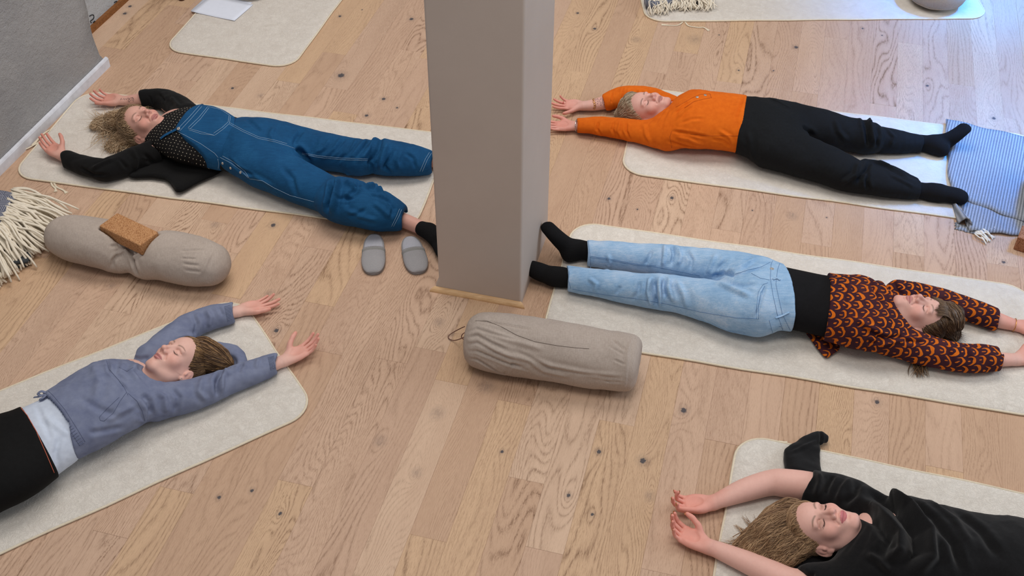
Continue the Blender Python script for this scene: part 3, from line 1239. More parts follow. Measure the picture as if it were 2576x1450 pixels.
class Hand:
    """wrist W, fingers point along D, palm looks along Pn; side +1 if the thumb is on D x Pn ... see thumb()"""
    def __init__(s, W, D, Pn, thumb, sc=1.0, curl=(15, 20, 20), fc=None, spread=1.0, th=(40, 25, 15), thlift=15, twist=0):
        s.W = A(W)
        s.D = unit(D)
        Pn = A(Pn)
        s.P = unit(Pn - s.D * (Pn @ s.D))
        s.T = np.cross(s.D, s.P)
        if thumb < 0:
            s.T = -s.T
        s.s = sc
        s.curl, s.fc, s.spread, s.th, s.thlift = curl, fc, spread, th, thlift
        s.chains = []

    def w(s, x, t, p):
        return s.W + s.s * (s.D * x + s.T * t + s.P * p)

    def solid(s, V):
        sc = s.s
        B = np.column_stack([s.D, s.T, s.P])
        # palm: heel, ball of the thumb, knuckle row
        V.tube([s.w(-.02, 0, -.001), s.w(.012, 0, -.001), s.w(.045, .001, 0), s.w(.080, .001, 0)], A([.025, .0285, .0375, .0385]) * sc, A([.0185, .0165, .0135, .0110]) * sc, s.P, .012 * sc)
        V.ell(s.w(.033, .022, .006), A([.031, .016, .0125]) * sc, B, .014 * sc)
        V.ell(s.w(.036, -.022, .005), A([.034, .014, .0105]) * sc, B, .014 * sc)
        V.ell(s.w(.052, .000, .0185), A([.024, .018, .006]) * sc, B, .012 * sc, 'sub')
        fing = [(.029, .088, .070, .0084), (.0095, .092, .078, .0086), (-.0105, .089, .072, .0082), (-.0285, .080, .056, .0072)]
        for i, (t, x, L, r) in enumerate(fing):
            cu = (s.fc[i] if s.fc else s.curl)
            sp = math.radians((t / .029) * 9 * s.spread)
            d = unit(s.D * math.cos(sp) + s.T * math.sin(sp))
            ax = unit(np.cross(d, s.P))
            p = s.w(x - .012, t, -.001)
            k0 = s.w(x, t, -.001)
            pts = [p, k0]
            rad = [r * 1.02, r * 1.06]
            a = 0
            for j, fr in enumerate((.46, .30, .24)):
                a += math.radians(cu[j])
                dd = A(Quaternion(Vector(ax), a) @ Vector(d))
                if (A(Quaternion(Vector(ax), 0.1) @ Vector(d)) @ s.P) < 0:
                    dd = A(Quaternion(Vector(ax), -a) @ Vector(d))
                pts.append(pts[-1] + dd * L * fr * sc)
                rad.append(r * (1.0, .93, .80)[j])
            # a little fuller at the joints
            q, rr = [pts[0]], [rad[0]]
            for j in range(1, len(pts)):
                m = (pts[j - 1] + pts[j]) / 2
                q += [m, pts[j]]
                rr += [(rad[j - 1] + rad[j]) / 2 * .97, rad[j]]
            V.tube(q, A(rr) * sc, A(rr) * sc * .94, s.P, .0035 * sc, n=2)
            s.chains.append((pts, rad))
        # thumb leaves the side of the palm near its base
        a0, a1, a2 = [math.radians(q) for q in s.th]
        lift = math.radians(s.thlift)
        base = s.w(.022, .024, .002)
        d0 = unit(s.D * math.cos(a0) * math.cos(lift) + s.T * math.sin(a0) * math.cos(lift) + s.P * math.sin(lift))
        d1 = unit(s.D * math.cos(a1) * math.cos(lift * .6) + s.T * math.sin(a1) * math.cos(lift * .6) + s.P * math.sin(lift * .6))
        d2 = unit(s.D * math.cos(a2) + s.T * math.sin(a2) + s.P * math.sin(lift * .2))
        p1 = base + d0 * .040 * sc
        p2 = p1 + d1 * .032 * sc
        p3 = p2 + d2 * .024 * sc
        V.tube([base, p1, (p1 + p2) / 2, p2, (p2 + p3) / 2, p3], A([.0140, .0118, .0102, .0104, .0098, .0078]) * sc, None, s.P, .007 * sc, n=2)
        s.chains.append(([base, p1, p2, p3], [.014, .0118, .0104, .0078]))

    def nails(s, mb, L=.010, over=.003):
        for pts, rad in s.chains:
            a, b = pts[-2], pts[-1]
            d = unit(b - a)
            nb = -(s.P - d * (s.P @ d))
            nb = unit(nb)
            sd = np.cross(d, nb)
            r = rad[-1] * s.s
            e = b + d * r * .75
            v, f = [], []
            for i in range(4):
                q = e - d * (L * s.s) * (1 - i / 3) + d * over * (i == 3)
                for j in range(5):
                    an = (j - 2) / 2 * .95
                    rr = r * 1.05 * (1 if i < 3 else .96)
                    v.append(q + sd * math.sin(an) * rr + nb * (math.cos(an) * rr - (.25 * r if i == 3 else 0)))
            for i in range(3):
                for j in range(4):
                    k = i * 5 + j
                    f.append((k, k + 1, k + 6, k + 5))
            mb.add(v, f)

    def tint(s, v, c, tone, amt=.5):
        """palms and fingertips are redder"""
        red = A(tone) * A([.97, .64, .58])
        q = v - s.W
        x = q @ s.D / s.s
        r2 = np.linalg.norm(q, axis=1)
        wt = np.clip((x - .0) / .05, 0, 1) * (r2 < .24) * amt
        tips = np.zeros(len(v))
        for pts, rad in s.chains:
            d = np.linalg.norm(v - pts[-1], axis=1)
            tips = np.maximum(tips, np.exp(-(d / .014) ** 2))
        wt = np.clip(wt + .35 * tips, 0, 1)[:, None]
        return c * (1 - wt) + red * wt


def set_colors(o, c):
    at_ = o.data.color_attributes.new('skin', 'FLOAT_COLOR', 'POINT')
    q = np.ones((len(c), 4), np.float32)
    q[:, :3] = c
    at_.data.foreach_set('color', q.ravel())


def skin_material(name):
    m = N(name, 0.52, 0.35)
    v = m.coord()
    c = m.attr('skin')
    f = m.noise(v, 90, 4, 0.65)
    g = m.noise(v, 14, 3, 0.6)
    c = m.mix(m.maprange(f, 0.35, 0.7, 0.0, 0.16), c, m.mix(0.5, c, (0.42, 0.14, 0.11, 1)))
    c = m.mix(m.maprange(g, 0.4, 0.7, 0.0, 0.14), c, m.mix(0.5, c, (0.50, 0.22, 0.17, 1)))
    m.color(c)
    m.b.inputs['Subsurface Weight'].default_value = 0.08
    m.b.inputs['Subsurface Radius'].default_value = (0.012, 0.005, 0.003)
    m.b.inputs['Subsurface Scale'].default_value = 0.35
    m.bump(m.noise(v, 420, 3, 0.6), 0.10, 0.0015)
    return m.m
# ------------------------------------------------------------------ wool mats
ML, MW = 2.038, 0.775


def wool_material(name, c1, c2, curl=1.0, scale=1.0):
    m = N(name, 0.95, 0.1)
    v = m.coord()
    w1 = m.noise(v, 16 * scale, 3, 0.6, 1.5 * curl)
    w2 = m.noise(v, 48 * scale, 3, 0.6, 2.2 * curl)
    w3 = m.noise(v, 330, 2, 0.6)
    ridge = m.math('ABSOLUTE', m.math('SUBTRACT', w2, 0.5))
    ridge = m.maprange(ridge, 0.0, 0.05, 1.0, 0.0)
    f = m.math('ADD', m.math('MULTIPLY', w1, 0.6), m.math('MULTIPLY', w3, 0.4))
    c = m.ramp(f, [(0.3, c2), (0.66, c1)])
    c = m.mix(m.math('MULTIPLY', m.math('MULTIPLY', ridge, w1), 0.16 * curl), c, tuple(x * 0.66 for x in c2[:3]) + (1,))
    m.color(c)
    h = m.math('ADD', m.math('MULTIPLY', w2, 1.2), m.math('ADD', m.math('MULTIPLY', w3, 0.35), m.math('MULTIPLY', ridge, -0.35)))
    m.bump(h, 0.45, 0.007)
    return m.m


WOOL_A = wool_material('cream_wool_pile', srgb(226, 220, 212), srgb(210, 203, 194), 0.9)
WOOL_B = wool_material('looped_wool_pile', srgb(226, 221, 213), srgb(210, 203, 194), 1.2, 0.7)
WOOL_C = wool_material('flat_wool_felt', srgb(224, 218, 210), srgb(209, 201, 192), 0.5, 1.1)
PIPE = fabric('cream_cotton_binding', srgb(232, 222, 200), srgb(215, 203, 180))


def mat(label, a, b, s, far, mat_, group='wool mats on the floor', ties=(), curl=None):
    """a-b: photo pixels of a long edge, s: a pixel of the short edge it starts at, far: +1 if the mat lies beyond the edge"""
    p, q, e = at(*a)[:2], at(*b)[:2], at(*s)[:2]
    d = unit(q - p)
    n = np.array([-d[1], d[0]])
    if n[1] * far < 0:
        n = -n
    c = p + d * ((e - p) @ d)
    ctr = c + d * ML / 2 + n * MW / 2
    rz = math.atan2(d[1], d[0])
    root = empty('wool_mat', (ctr[0], ctr[1], 0), rz)
    tag(root, label, 'mat', group)
    r = 0.115
    out = []
    for cx, cy, a0 in ((ML / 2 - r, MW / 2 - r, 0), (-ML / 2 + r, MW / 2 - r, 90), (-ML / 2 + r, -MW / 2 + r, 180), (ML / 2 - r, -MW / 2 + r, 270)):
        for k in range(9):
            t = math.radians(a0 + k * 11.25)
            out.append((cx + r * math.cos(t), cy + r * math.sin(t)))
    # more points along the straights, with a slight waver
    o2 = []
    rng = random.Random(len(label))
    m = len(out)
    for i in range(m):
        x0, y0 = out[i]
        x1, y1 = out[(i + 1) % m]
        o2.append((x0, y0))
        L = math.hypot(x1 - x0, y1 - y0)
        if L > 0.2:
            k = int(L / 0.09)
            for j in range(1, k):
                w_ = 0.0025 * math.sin(j * 1.3 + i) * math.sin(math.pi * j / k)
                o2.append((x0 + (x1 - x0) * j / k - (y1 - y0) / L * w_, y0 + (y1 - y0) * j / k + (x1 - x0) / L * w_))
    o2 = A(o2)
    m = len(o2)
    cen = np.zeros(2)
    rings = []
    dirs = o2 / np.linalg.norm(o2, axis=1)[:, None]
    nrm = np.zeros_like(o2)
    tg = np.roll(o2, -1, 0) - np.roll(o2, 1, 0)
    nrm = np.column_stack([tg[:, 1], -tg[:, 0]])
    nrm /= np.linalg.norm(nrm, axis=1)[:, None]
    for ins, z in ((0.004, 0.0005), (0.0, 0.004), (0.004, 0.0085), (0.014, 0.0095), (0.022, ZM), (0.05, ZM)):
        rings.append(np.column_stack([o2 - nrm * ins, np.full(m, z)]))
    V = np.vstack(rings)
    F = []
    for i in range(len(rings) - 1):
        for k in range(m):
            F.append((i * m + k, i * m + (k + 1) % m, (i + 1) * m + (k + 1) % m, (i + 1) * m + k))
    F.append(tuple(range((len(rings) - 1) * m, len(rings) * m)))
    me = bpy.data.meshes.new('pile')
    me.from_pydata(V.tolist(), [], F)
    me.materials.append(mat_)
    for pl in me.polygons: pl.use_smooth = True
    o = bpy.data.objects.new('pile', me)
    COL.objects.link(o)
    o.parent = root
    v, f = tube_geo(np.column_stack([o2 + nrm * 0.0005, np.full(m, 0.0052)]), 0.0048, 6, True)
    me = bpy.data.meshes.new('piping')
    me.from_pydata(v.tolist(), [], f)
    me.materials.append(PIPE)
    for pl in me.polygons: pl.use_smooth = True
    o = bpy.data.objects.new('piping', me)
    COL.objects.link(o)
    o.parent = root
    Mi = Matrix.Rotation(-rz, 3, 'Z')
    for tie in ties:
        P = catmull([at(x, y, z) for x, y, z in tie], 6)
        P = A([Mi @ (Vector(p_) - Vector((ctr[0], ctr[1], 0))) for p_ in P])
        k = len(P)
        w_ = np.full(k, 0.0045)
        w_[-4:] = (0.0055, 0.007, 0.0085, 0.0095)
        v, f = tube_geo(P, w_, 6, False, 0.28)
        me = bpy.data.meshes.new('tie')
        me.from_pydata(v.tolist(), [], f)
        me.materials.append(PIPE)
        o = bpy.data.objects.new('tie', me)
        COL.objects.link(o)
        o.parent = root
    return root


M1 = mat('cream wool mat under the woman in denim dungarees', (550, 516), (1007, 577), (120, 338), 1, WOOL_C,
         ties=[[(128, 455, .004), (131, 466, .004), (139, 474, .003), (140, 483, .003)], [(133, 455, .004), (142, 470, .003), (158, 478, .004), (168, 486, .003)],
               [(118, 336, .004), (124, 327, .012), (104, 341, .02), (82, 366, .006)], [(116, 342, .006), (100, 356, .01), (72, 372, .008), (62, 376, .004)]])
M2 = mat('cream wool mat under the woman in the blue hooded jacket', (600, 1124), (0, 1396), (705, 900), 1, WOOL_B)
M3 = mat('cream wool mat under the woman in the orange top', (1605, 442), (2393, 549), (1573, 385), 1, WOOL_A)
M4 = mat('cream wool mat under the woman in the patterned jacket', (1610, 889), (2576, 1047), (1407, 690), 1, WOOL_B)
M5 = mat('cream wool mat under the woman dressed all in black', (2067, 1138), (2576, 1245.5), (1828, 1266), -1, WOOL_B,
         ties=[[(1945, 1116, .006), (1955, 1112, .005), (1966, 1112, .004), (1980, 1115, .004)]])
M6 = mat('empty cream wool mat with white paper sheets on it', (737, 168), (860, 0), (585, 153), 1, WOOL_C)
M7 = mat('empty cream wool mat carrying a fringed blanket and round cushion', (1650, 56), (2431, 48), (1616, 12), 1, WOOL_C,
         ties=[[(1717, 56, .006), (1708, 62, .004), (1695, 64, .003), (1664, 62, .003)], [(1724, 56, .006), (1733, 65, .004), (1757, 69, .003), (1770, 69, .004), (1784, 77, .003)]])

# ------------------------------------------------------------------ bolsters, blocks, cushions
LINEN = None


def linen_material(name, c1, c2):
    m = N(name, 0.92, 0.1)
    v = m.coord()
    a = m.noise(m.mapping(v, (700, 60, 60)), 1.0, 2)
    b = m.noise(m.mapping(v, (60, 700, 700)), 1.0, 2)
    g = m.noise(v, 5, 3)
    f = m.math('ADD', m.math('MULTIPLY', m.math('ADD', a, b), 0.38), m.math('MULTIPLY', g, 0.24))
    m.color(m.ramp(f, [(0.38, c2), (0.62, c1)]))
    m.bump(m.math('ADD', a, b), 0.22, 0.002)
    return m.m


LINEN = linen_material('taupe_linen', srgb(188, 176, 167), srgb(166, 154, 145))
GREYLINEN = linen_material('grey_linen', srgb(176, 166, 158), srgb(152, 143, 137))


def cork_material(name, c1, c2, c3):
    m = N(name, 0.9, 0.15)
    v = m.coord()
    q = m.n('ShaderNodeTexVoronoi')
    m.lk(v, q.inputs['Vector'])
    q.inputs['Scale'].default_value = 380
    w_ = m.sep(q.outputs['Color'])[0]
    f = m.noise(v, 300, 3)
    m.color(m.ramp(m.math('ADD', m.math('MULTIPLY', w_, 0.7), m.math('MULTIPLY', f, 0.3)), [(0.15, c3), (0.4, c2), (0.75, c1)]))
    m.bump(q.outputs['Distance'], 0.4, 0.003)
    return m.m


CORK = cork_material('cork', srgb(200, 154, 112), srgb(180, 130, 88), srgb(138, 92, 60))


def bevel_box(name, corner, ex, ey, ez, mat_, parent=None, bev=0.006):
    """box from its base corner with edge vectors"""
    bm = bmesh.new()
    c = A(corner)
    vs = [bm.verts.new(c + i * A(ex) + j * A(ey) + k * A(ez)) for k in (0, 1) for j in (0, 1) for i in (0, 1)]
    for q in ((0, 2, 3, 1), (4, 5, 7, 6), (0, 1, 5, 4), (2, 6, 7, 3), (0, 4, 6, 2), (1, 3, 7, 5)):
        bm.faces.new([vs[i] for i in q])
    bmesh.ops.recalc_face_normals(bm, faces=bm.faces)
    bmesh.ops.bevel(bm, geom=list(bm.edges), offset=bev, segments=3, affect='EDGES', profile=0.6)
    v = A([x.co for x in bm.verts])
    bm.verts.index_update()
    f = [[x.index for x in q.verts] for q in bm.faces]
    bm.free()
    base = c + A(ex) / 2 + A(ey) / 2
    o = mesh_obj(name, v, f, mat_, parent, True, origin=base if parent is None else None)
    return o


def bolster_front():
    a, b = at(1198, 855, .11), at(1582, 914, .11)
    d = unit(b - a)
    root = empty('bolster', (*((a + b) / 2)[:2], 0), math.atan2(d[1], d[0]))
    root.rotation_euler = (0, 0, 0)
    tag(root, 'plump taupe linen bolster with drawstring lying in front of the pillar', 'bolster', 'linen bolsters')
    V = Vol((-.48, -.2, -.01), (.48, .2, .3), .006, ((a + b) / 2)[:2].tolist() + [0], math.atan2(d[1], d[0]))
    P = [a - d * .005, a + d * .05, a + d * .2, (a + b) / 2, b - d * .15, b - d * .03, b + d * .012]
    V.tube(P, [.095, .118, .126, .126, .124, .12, .108], [.098, .118, .122, .12, .116, .113, .104], k=.03)
    V.half(a - d * .045, -d, .05)
    V.half(b + d * .040, d, .035)
    V.clip_below(0.0)
    v, f = V.mesh()
    S = Surf(relax(v, f, 2), f)
    S.rumple(.004, 7, (1, 1, 1), 3)
    fl = []
    for i, y0 in enumerate((800, 818, 832, 848, 866, 884)):
        x1 = (1340, 1300, 1275, 1290, 1330, 1310)[i]
        fl.append(([(1174 + i * 1, y0 + 18), (1200, y0 + 6 + i * 3), ((1200 + x1) / 2, y0 + 18 + i * 7), (x1, y0 + 30 + i * 9)], -.0045, .007))
    fl += [([(1178, 858), (1210, 868), (1270, 893), (1330, 905), (1400, 925), (1500, 945), (1570, 945)], .004, .012),
           ([(1300, 885), (1380, 925), (1460, 940), (1560, 952)], -.004, .009),
           ([(1220, 830), (1300, 860), (1370, 880)], .004, .012),
           ([(1330, 910), (1370, 935), (1430, 948)], .004, .011),
           ([(1540, 855), (1572, 880)], -.004, .006), ([(1530, 870), (1570, 893)], -.003, .005), ([(1545, 905), (1572, 918)], -.003, .005),
           ([(1520, 960), (1565, 962)], -.003, .006), ([(1590, 850), (1580, 880), (1576, 920), (1574, 960), (1566, 992)], .0035, .006)]
    S.folds(fl, .15)
    S.floor(0.0005)
    S.obj('cover', LINEN, root)
    mb = MB()
    mb.tube(S.line([(1196, 808), (1225, 808), (1262, 823), (1300, 844), (1345, 860), (1400, 870), (1450, 876), (1482, 878)], 5, .0003), .0009, 5)
    mb.build('seam', plain('dark_seam', srgb(92, 80, 72), .9), root)
    mb = MB()
    pts = [at(1172, 846, .09), at(1158, 853, .05), at(1142, 857, .012), at(1130, 853, .006), at(1128, 846, .006), at(1138, 838, .012), at(1154, 829, .035), at(1169, 822, .08)]
    mb.tube(catmull(pts, 6), .0022, 6)
    mb.tube(catmull([at(1171, 836, .08), at(1163, 842, .05), at(1161, 850, .03), at(1168, 855, .05)], 5), .002, 6)
    mb.build('drawstring', plain('brown_cord', srgb(120, 88, 76), .8), root)


def bolster_left():
    a, m_, b = at(172, 597, .1), at(338, 645, .07), at(508, 662, .1)
    d = unit(b - a)
    org = [*((a + b) / 2)[:2], 0]
    root = empty('bolster', org)
    tag(root, 'taupe linen bolster pinched in the middle under a cork block', 'bolster', 'linen bolsters')
    V = Vol((-.55, -.26, -.01), (.55, .26, .3), .006, org, math.atan2(d[1], d[0]))
    V.tube([a - d * .01, a + d * .05, a + d * .2, m_ - d * .06, m_ - d * .0], [.098, .113, .12, .102, .08], [.092, .102, .100, .075, .056], k=.03)
    V.tube([m_ + d * .02, m_ + d * .07, b - d * .18, b - d * .05, b + d * .035], [.08, .105, .118, .118, .1], [.052, .074, .102, .104, .092], k=.018)
    V.clip_below(0.0)
    zt = .212
    c = [at(x, y, zt) for x, y in ((248.6, 568), (352, 618), (396, 582), (291, 535))]
    ex = c[1] - c[0]
    ey = unit(np.cross([0, 0, 1], ex)) * .108
    Rb = np.column_stack([unit(ex), unit(ey), [0, 0, 1.0]])
    V.box(c[0] + ex / 2 + ey / 2 - A([0, 0, .02]), Rb, A([np.linalg.norm(ex) / 2 + .004, .058, .043]), .012, 'sub')
    v, f = V.mesh()
    S = Surf(relax(v, f, 2), f)
    S.rumple(.003, 6, (1, 1, 1), 8)
    S.folds([([(320, 618), (333, 640), (338, 665), (345, 690)], -.012, .012), ([(300, 640), (285, 655), (283, 672)], -.007, .009),
             ([(322, 628), (305, 634), (296, 640)], .006, .01), ([(330, 655), (350, 640), (352, 632)], .005, .009), ([(275, 620), (300, 618), (320, 626)], -.005, .008),
             ([(455, 632), (490, 630), (520, 628)], -.003, .005), ([(455, 650), (495, 652)], -.003, .005), ([(460, 664), (500, 668)], -.003, .006),
             ([(465, 680), (505, 684)], -.003, .006), ([(495, 600), (512, 615), (530, 612)], -.004, .005), ([(535, 630), (520, 660), (505, 695)], .003, .008)], .15)
    S.floor(0.0005)
    S.obj('cover', LINEN, root)
    # cork block resting in the pinch
    o = bevel_box('cork_block', c[0] - A([0, 0, .06]), ex, ey, (0, 0, .06), CORK, bev=.007)
    tag(o, 'brown cork yoga block resting on the pinched linen bolster', 'yoga block')


bolster_front()
bolster_left()


# ------------------------------------------------------------------ round cushions, purple bolster, right-hand block
def zafu(label, px, py, rad, hgt, zb, mat_, seam=True):
    c = at(px, py, zb)
    root = empty('round_cushion', c)
    tag(root, label, 'cushion', 'round floor cushions')
    n, m = 36, 14
    V, F = [], []
    for i in range(m + 1):
        t = i / m
        a = -math.pi / 2 + math.pi * t
        rr = rad * (abs(math.cos(a)) ** 0.62)
        z = hgt / 2 + hgt / 2 * math.copysign(abs(math.sin(a)) ** 0.9, math.sin(a))
        for k in range(n):
            th = 2 * math.pi * k / n
            pl = 1 + .018 * math.cos(th * 9) * (abs(math.sin(a)) ** 2)
            V.append((c[0] + rr * pl * math.cos(th), c[1] + rr * pl * math.sin(th), c[2] + .0005 + z))
    for i in range(m):
        for k in range(n):
            F.append((i * n + k, i * n + (k + 1) % n, (i + 1) * n + (k + 1) % n, (i + 1) * n + k))
    mesh_obj('cover', V, F, mat_, root)
    mb = MB()
    for zz in (.24, .76):
        a = math.asin(max(-1, min(1, (zz - .5) * 2)))
        rr = rad * (abs(math.cos(a)) ** 0.62) + .002
        mb.add(*tube_geo([(c[0] + rr * math.cos(t), c[1] + rr * math.sin(t), c[2] + hgt * zz) for t in np.linspace(0, 2 * math.pi, 48, endpoint=False)], .003, 5, True))
    mb.build('piping', mat_, root)['kind'] = 'stuff'


zafu('grey round meditation cushion on the empty mat near the right corner', 2350, 6, .175, .17, ZM, GREYLINEN)
zafu('taupe round cushion on the mat beside the white paper', 637, -20, .13, .13, ZM, GREYLINEN)

PURPLE = fabric('purple_cotton', srgb(62, 32, 92), srgb(46, 22, 72))


def purple_bolster():
    c = at(2642, 505, .1)
    org = [c[0], c[1], 0]
    root = empty('bolster', org)
    tag(root, 'purple bolster at the right edge beside the blue striped blanket', 'bolster')
    V = Vol((-.15, -.3, -.01), (.3, .36, .3), .008, org)
    z0 = .034
    V.tube([(c[0] + .0, c[1] - .12, .1 + z0), (c[0] + .005, c[1] - .05, .105 + z0), (c[0] + .03, c[1] + .06, .105 + z0), (c[0] + .09, c[1] + .2, .1 + z0)], [.075, .1, .1, .085], [.08, .1, .1, .085], k=.02)
    V.clip_below(z0)
    v, f = V.mesh()
    S = Surf(relax(v, f, 2), f).rumple(.004, 9, seed=2)
    S.floor(z0 + .0005)
    S.obj('cover', PURPLE, root)
    mb = MB()
    p = [(c[0] - .03, c[1] - .09, .185), (c[0] - .06, c[1] - .03, .185), (c[0] - .05, c[1] + .05, .19)]
    mb.tube(catmull(p, 6), .0015, 5)
    mb.build('seam', PURPLE, root)
    q = at(2548, 628, 0)
    d = unit(at(2576, 637, 0) - q)
    n = A([-d[1], d[0], 0])
    o = bevel_box('cork_block', q, d * .22, n * .10, (0, 0, .075), cork_material('dark_cork', srgb(178, 128, 98), srgb(150, 100, 72), srgb(110, 70, 48)), bev=.006)
    tag(o, 'brown cork yoga block on the floor at the right edge', 'yoga block')


purple_bolster()


# ------------------------------------------------------------------ paper sheets and a stool leg
def papers():
    pm = plain('white_paper', srgb(228, 234, 248), .7, var=.02)
    c = [at(*p, ZM + .002) for p in ((481, 30), (594, 54.5))]
    ex = unit(c[1] - c[0])
    ey = A([-ex[1], ex[0], 0])
    for i, (lab, off, rot, z) in enumerate((('top sheet of white paper on the empty mat', 0, 0, .0032), ('lower sheet of white paper peeking out on the empty mat', -.012, .045, .0012))):
        p0 = c[0] + ex * off + ey * (.012 * i)
        e1 = rot_axis(ex, (0, 0, 1), rot)
        e2 = rot_axis(ey, (0, 0, 1), rot)
        V, F = [], []
        nx, ny = 10, 7
        for j in range(ny + 1):
            for k in range(nx + 1):
                p = p0 + e1 * (.297 * k / nx) + e2 * (.21 * j / ny)
                zz = ZM + z + .003 * (1 - i) * ((k / nx - .5) ** 2) * 4 * (1 - j / ny)
                V.append((p[0], p[1], zz))
        for j in range(ny):
            for k in range(nx):
                a = j * (nx + 1) + k
                F.append((a, a + 1, a + nx + 2, a + nx + 1))
        o = mesh_obj('paper_sheet', V, F, pm, origin=(p0[0], p0[1], ZM))
        md = o.modifiers.new('t', 'SOLIDIFY')
        md.thickness = .0006
        tag(o, lab, 'paper', 'paper sheets on the mat')


papers()


def stool_leg():
    c = at(458, -1, 0)
    root = empty('stool', c)
    tag(root, 'dark wooden stool foot at the top edge beside the paper', 'stool')
    wm = wood_material('dark_walnut', srgb(96, 62, 44), srgb(66, 40, 28))
    for i, (dx, dy) in enumerate(((0, 0), (.05, .22), (-.1, .16))):
        mb = MB()
        prof = [(.018, 0), (.0205, .004), (.0205, .018), (.013, .024), (.0145, .1), (.017, .3), (.0155, .42)]
        V, F = [], []
        n = 14
        for r, z in prof:
            for k in range(n):
                t = 2 * math.pi * k / n
                V.append((c[0] + dx + r * math.cos(t), c[1] + dy + r * math.sin(t), z))
        for i2 in range(len(prof) - 1):
            for k in range(n):
                F.append((i2 * n + k, i2 * n + (k + 1) % n, (i2 + 1) * n + (k + 1) % n, (i2 + 1) * n + k))
        F += [tuple(range(n - 1, -1, -1)), tuple(range((len(prof) - 1) * n, len(prof) * n))]
        mesh_obj('leg', V, F, wm, root)
    mb = MB()
    mb.prism([(c[0] - .02 + .135 * math.cos(t), c[1] + .13 + .135 * math.sin(t)) for t in np.linspace(0, 2 * math.pi, 32, endpoint=False)], .42, .45)
    mb.build('seat', wm, root, smooth=False)


stool_leg()


# ------------------------------------------------------------------ slippers
def slipper(label, heel, toe):
    h, t = at(*heel, .01), at(*toe, .01)
    h[2] = t[2] = 0
    L = np.linalg.norm(t - h)
    d = (t - h) / L
    sd = A([-d[1], d[0], 0])
    mid = (h + t) / 2
    root = empty('slipper', mid)
    tag(root, label, 'slipper', 'grey felt slippers')
    felt = SLIP[0]
    n = 40

    def outline(grow):
        o = []
        for k in range(n):
            a = 2 * math.pi * k / n
            x = math.cos(a)
            y = math.sin(a)
            w_ = (.0535) + .0055 * x - .003 * math.exp(-((x + .1) / .3) ** 2)
            xx = math.copysign(abs(x) ** .8, x)
            yy = math.copysign(abs(y) ** .78, y)
            o.append((xx * (L / 2 + grow), yy * (w_ + grow)))
        return A(o)

    def ring(o, z):
        return [mid + d * x + sd * y + A([0, 0, z]) for x, y in o]
    V, F = [], []
    for g, z in ((-.002, 0.0005), (0, .003), (0, .014), (-.003, .0165), (-.008, .0165)):
        V += ring(outline(g), z)
    for i in range(4):
        for k in range(n):
            F.append((i * n + k, i * n + (k + 1) % n, (i + 1) * n + (k + 1) % n, (i + 1) * n + k))
    F += [tuple(range(n - 1, -1, -1)), tuple(range(4 * n, 5 * n))]
    mesh_obj('sole', V, F, SLIP[2], root)
    mesh_obj('insole', ring(outline(-.0075), .0172) + ring(outline(-.009), .019), [(k, (k + 1) % n, n + (k + 1) % n, n + k) for k in range(n)] + [tuple(range(n, 2 * n))], SLIP[1], root)
    # upper: a low dome over the front part, open towards the heel
    x0, x1 = -.018, L / 2 - .001
    V, F = [], []
    nu, nv = 16, 16
    for i in range(nu + 1):
        x = x0 + (x1 - x0) * (i / nu)
        xr = min(1, abs(x / (L / 2)))
        ang = xr ** (1 / .8)
        yw = (.0535 + .0055 * ang - .003 * math.exp(-((ang + .1) / .3) ** 2)) * max(0.0, 1 - xr ** 2.5) ** .39 if x > 0 else .0515
        yw = max(yw - .001, .0005)
        hz = (.023 - .004 * (i / nu)) * max(0.001, 1 - (i / nu) ** 3.2) ** .6
        for j in range(nv + 1):
            a = math.pi * j / nv
            V.append(mid + d * (x - .012 * math.sin(a) * (i == 0) * 0) + sd * yw * math.cos(a) + A([0, 0, .015 + hz * math.sin(a) ** .8]))
    for i in range(nu):
        for j in range(nv):
            a = i * (nv + 1) + j
            F.append((a, a + nv + 1, a + nv + 2, a + 1))
    o = mesh_obj('upper', V, F, felt, root)
    md = o.modifiers.new('t', 'SOLIDIFY')
    md.thickness = .003
    # hem band at the opening
    V, F = [], []
    for i, (dx, lift) in enumerate(((-.004, .001), (0, .0028), (.012, .0032), (.022, .0028), (.025, .0008))):
        x = x0 + dx
        for j in range(nv + 1):
            a = math.pi * j / nv
            yw = .0505 + lift
            V.append(mid + d * x + sd * yw * math.cos(a) + A([0, 0, .015 + (.023 - .012 * dx + lift) * math.sin(a) ** .8]))
    for i in range(4):
        for j in range(nv):
            a = i * (nv + 1) + j
            F.append((a, a + nv + 1, a + nv + 2, a + 1))
    mesh_obj('hem_band', V, F, SLIP[3], root)
    return root


SLIP = [fabric('grey_felt', srgb(164, 163, 166), srgb(140, 139, 142), nscale=300), fabric('pale_felt_insole', srgb(182, 184, 194), srgb(164, 166, 176), nscale=200),
        fabric('slipper_edge', srgb(150, 149, 152), srgb(134, 133, 136)), fabric('dark_felt_band', srgb(142, 142, 140), srgb(124, 124, 124), nscale=300)]
slipper('grey felt slipper, the one further from the pillar', (941, 590), (939, 690))
slipper('grey felt slipper, the one nearer to the pillar', (1029, 596), (1054, 688))


# ------------------------------------------------------------------ fringed blankets
YARN = fabric('cream_yarn', srgb(244, 236, 220), srgb(222, 212, 194), nscale=90)


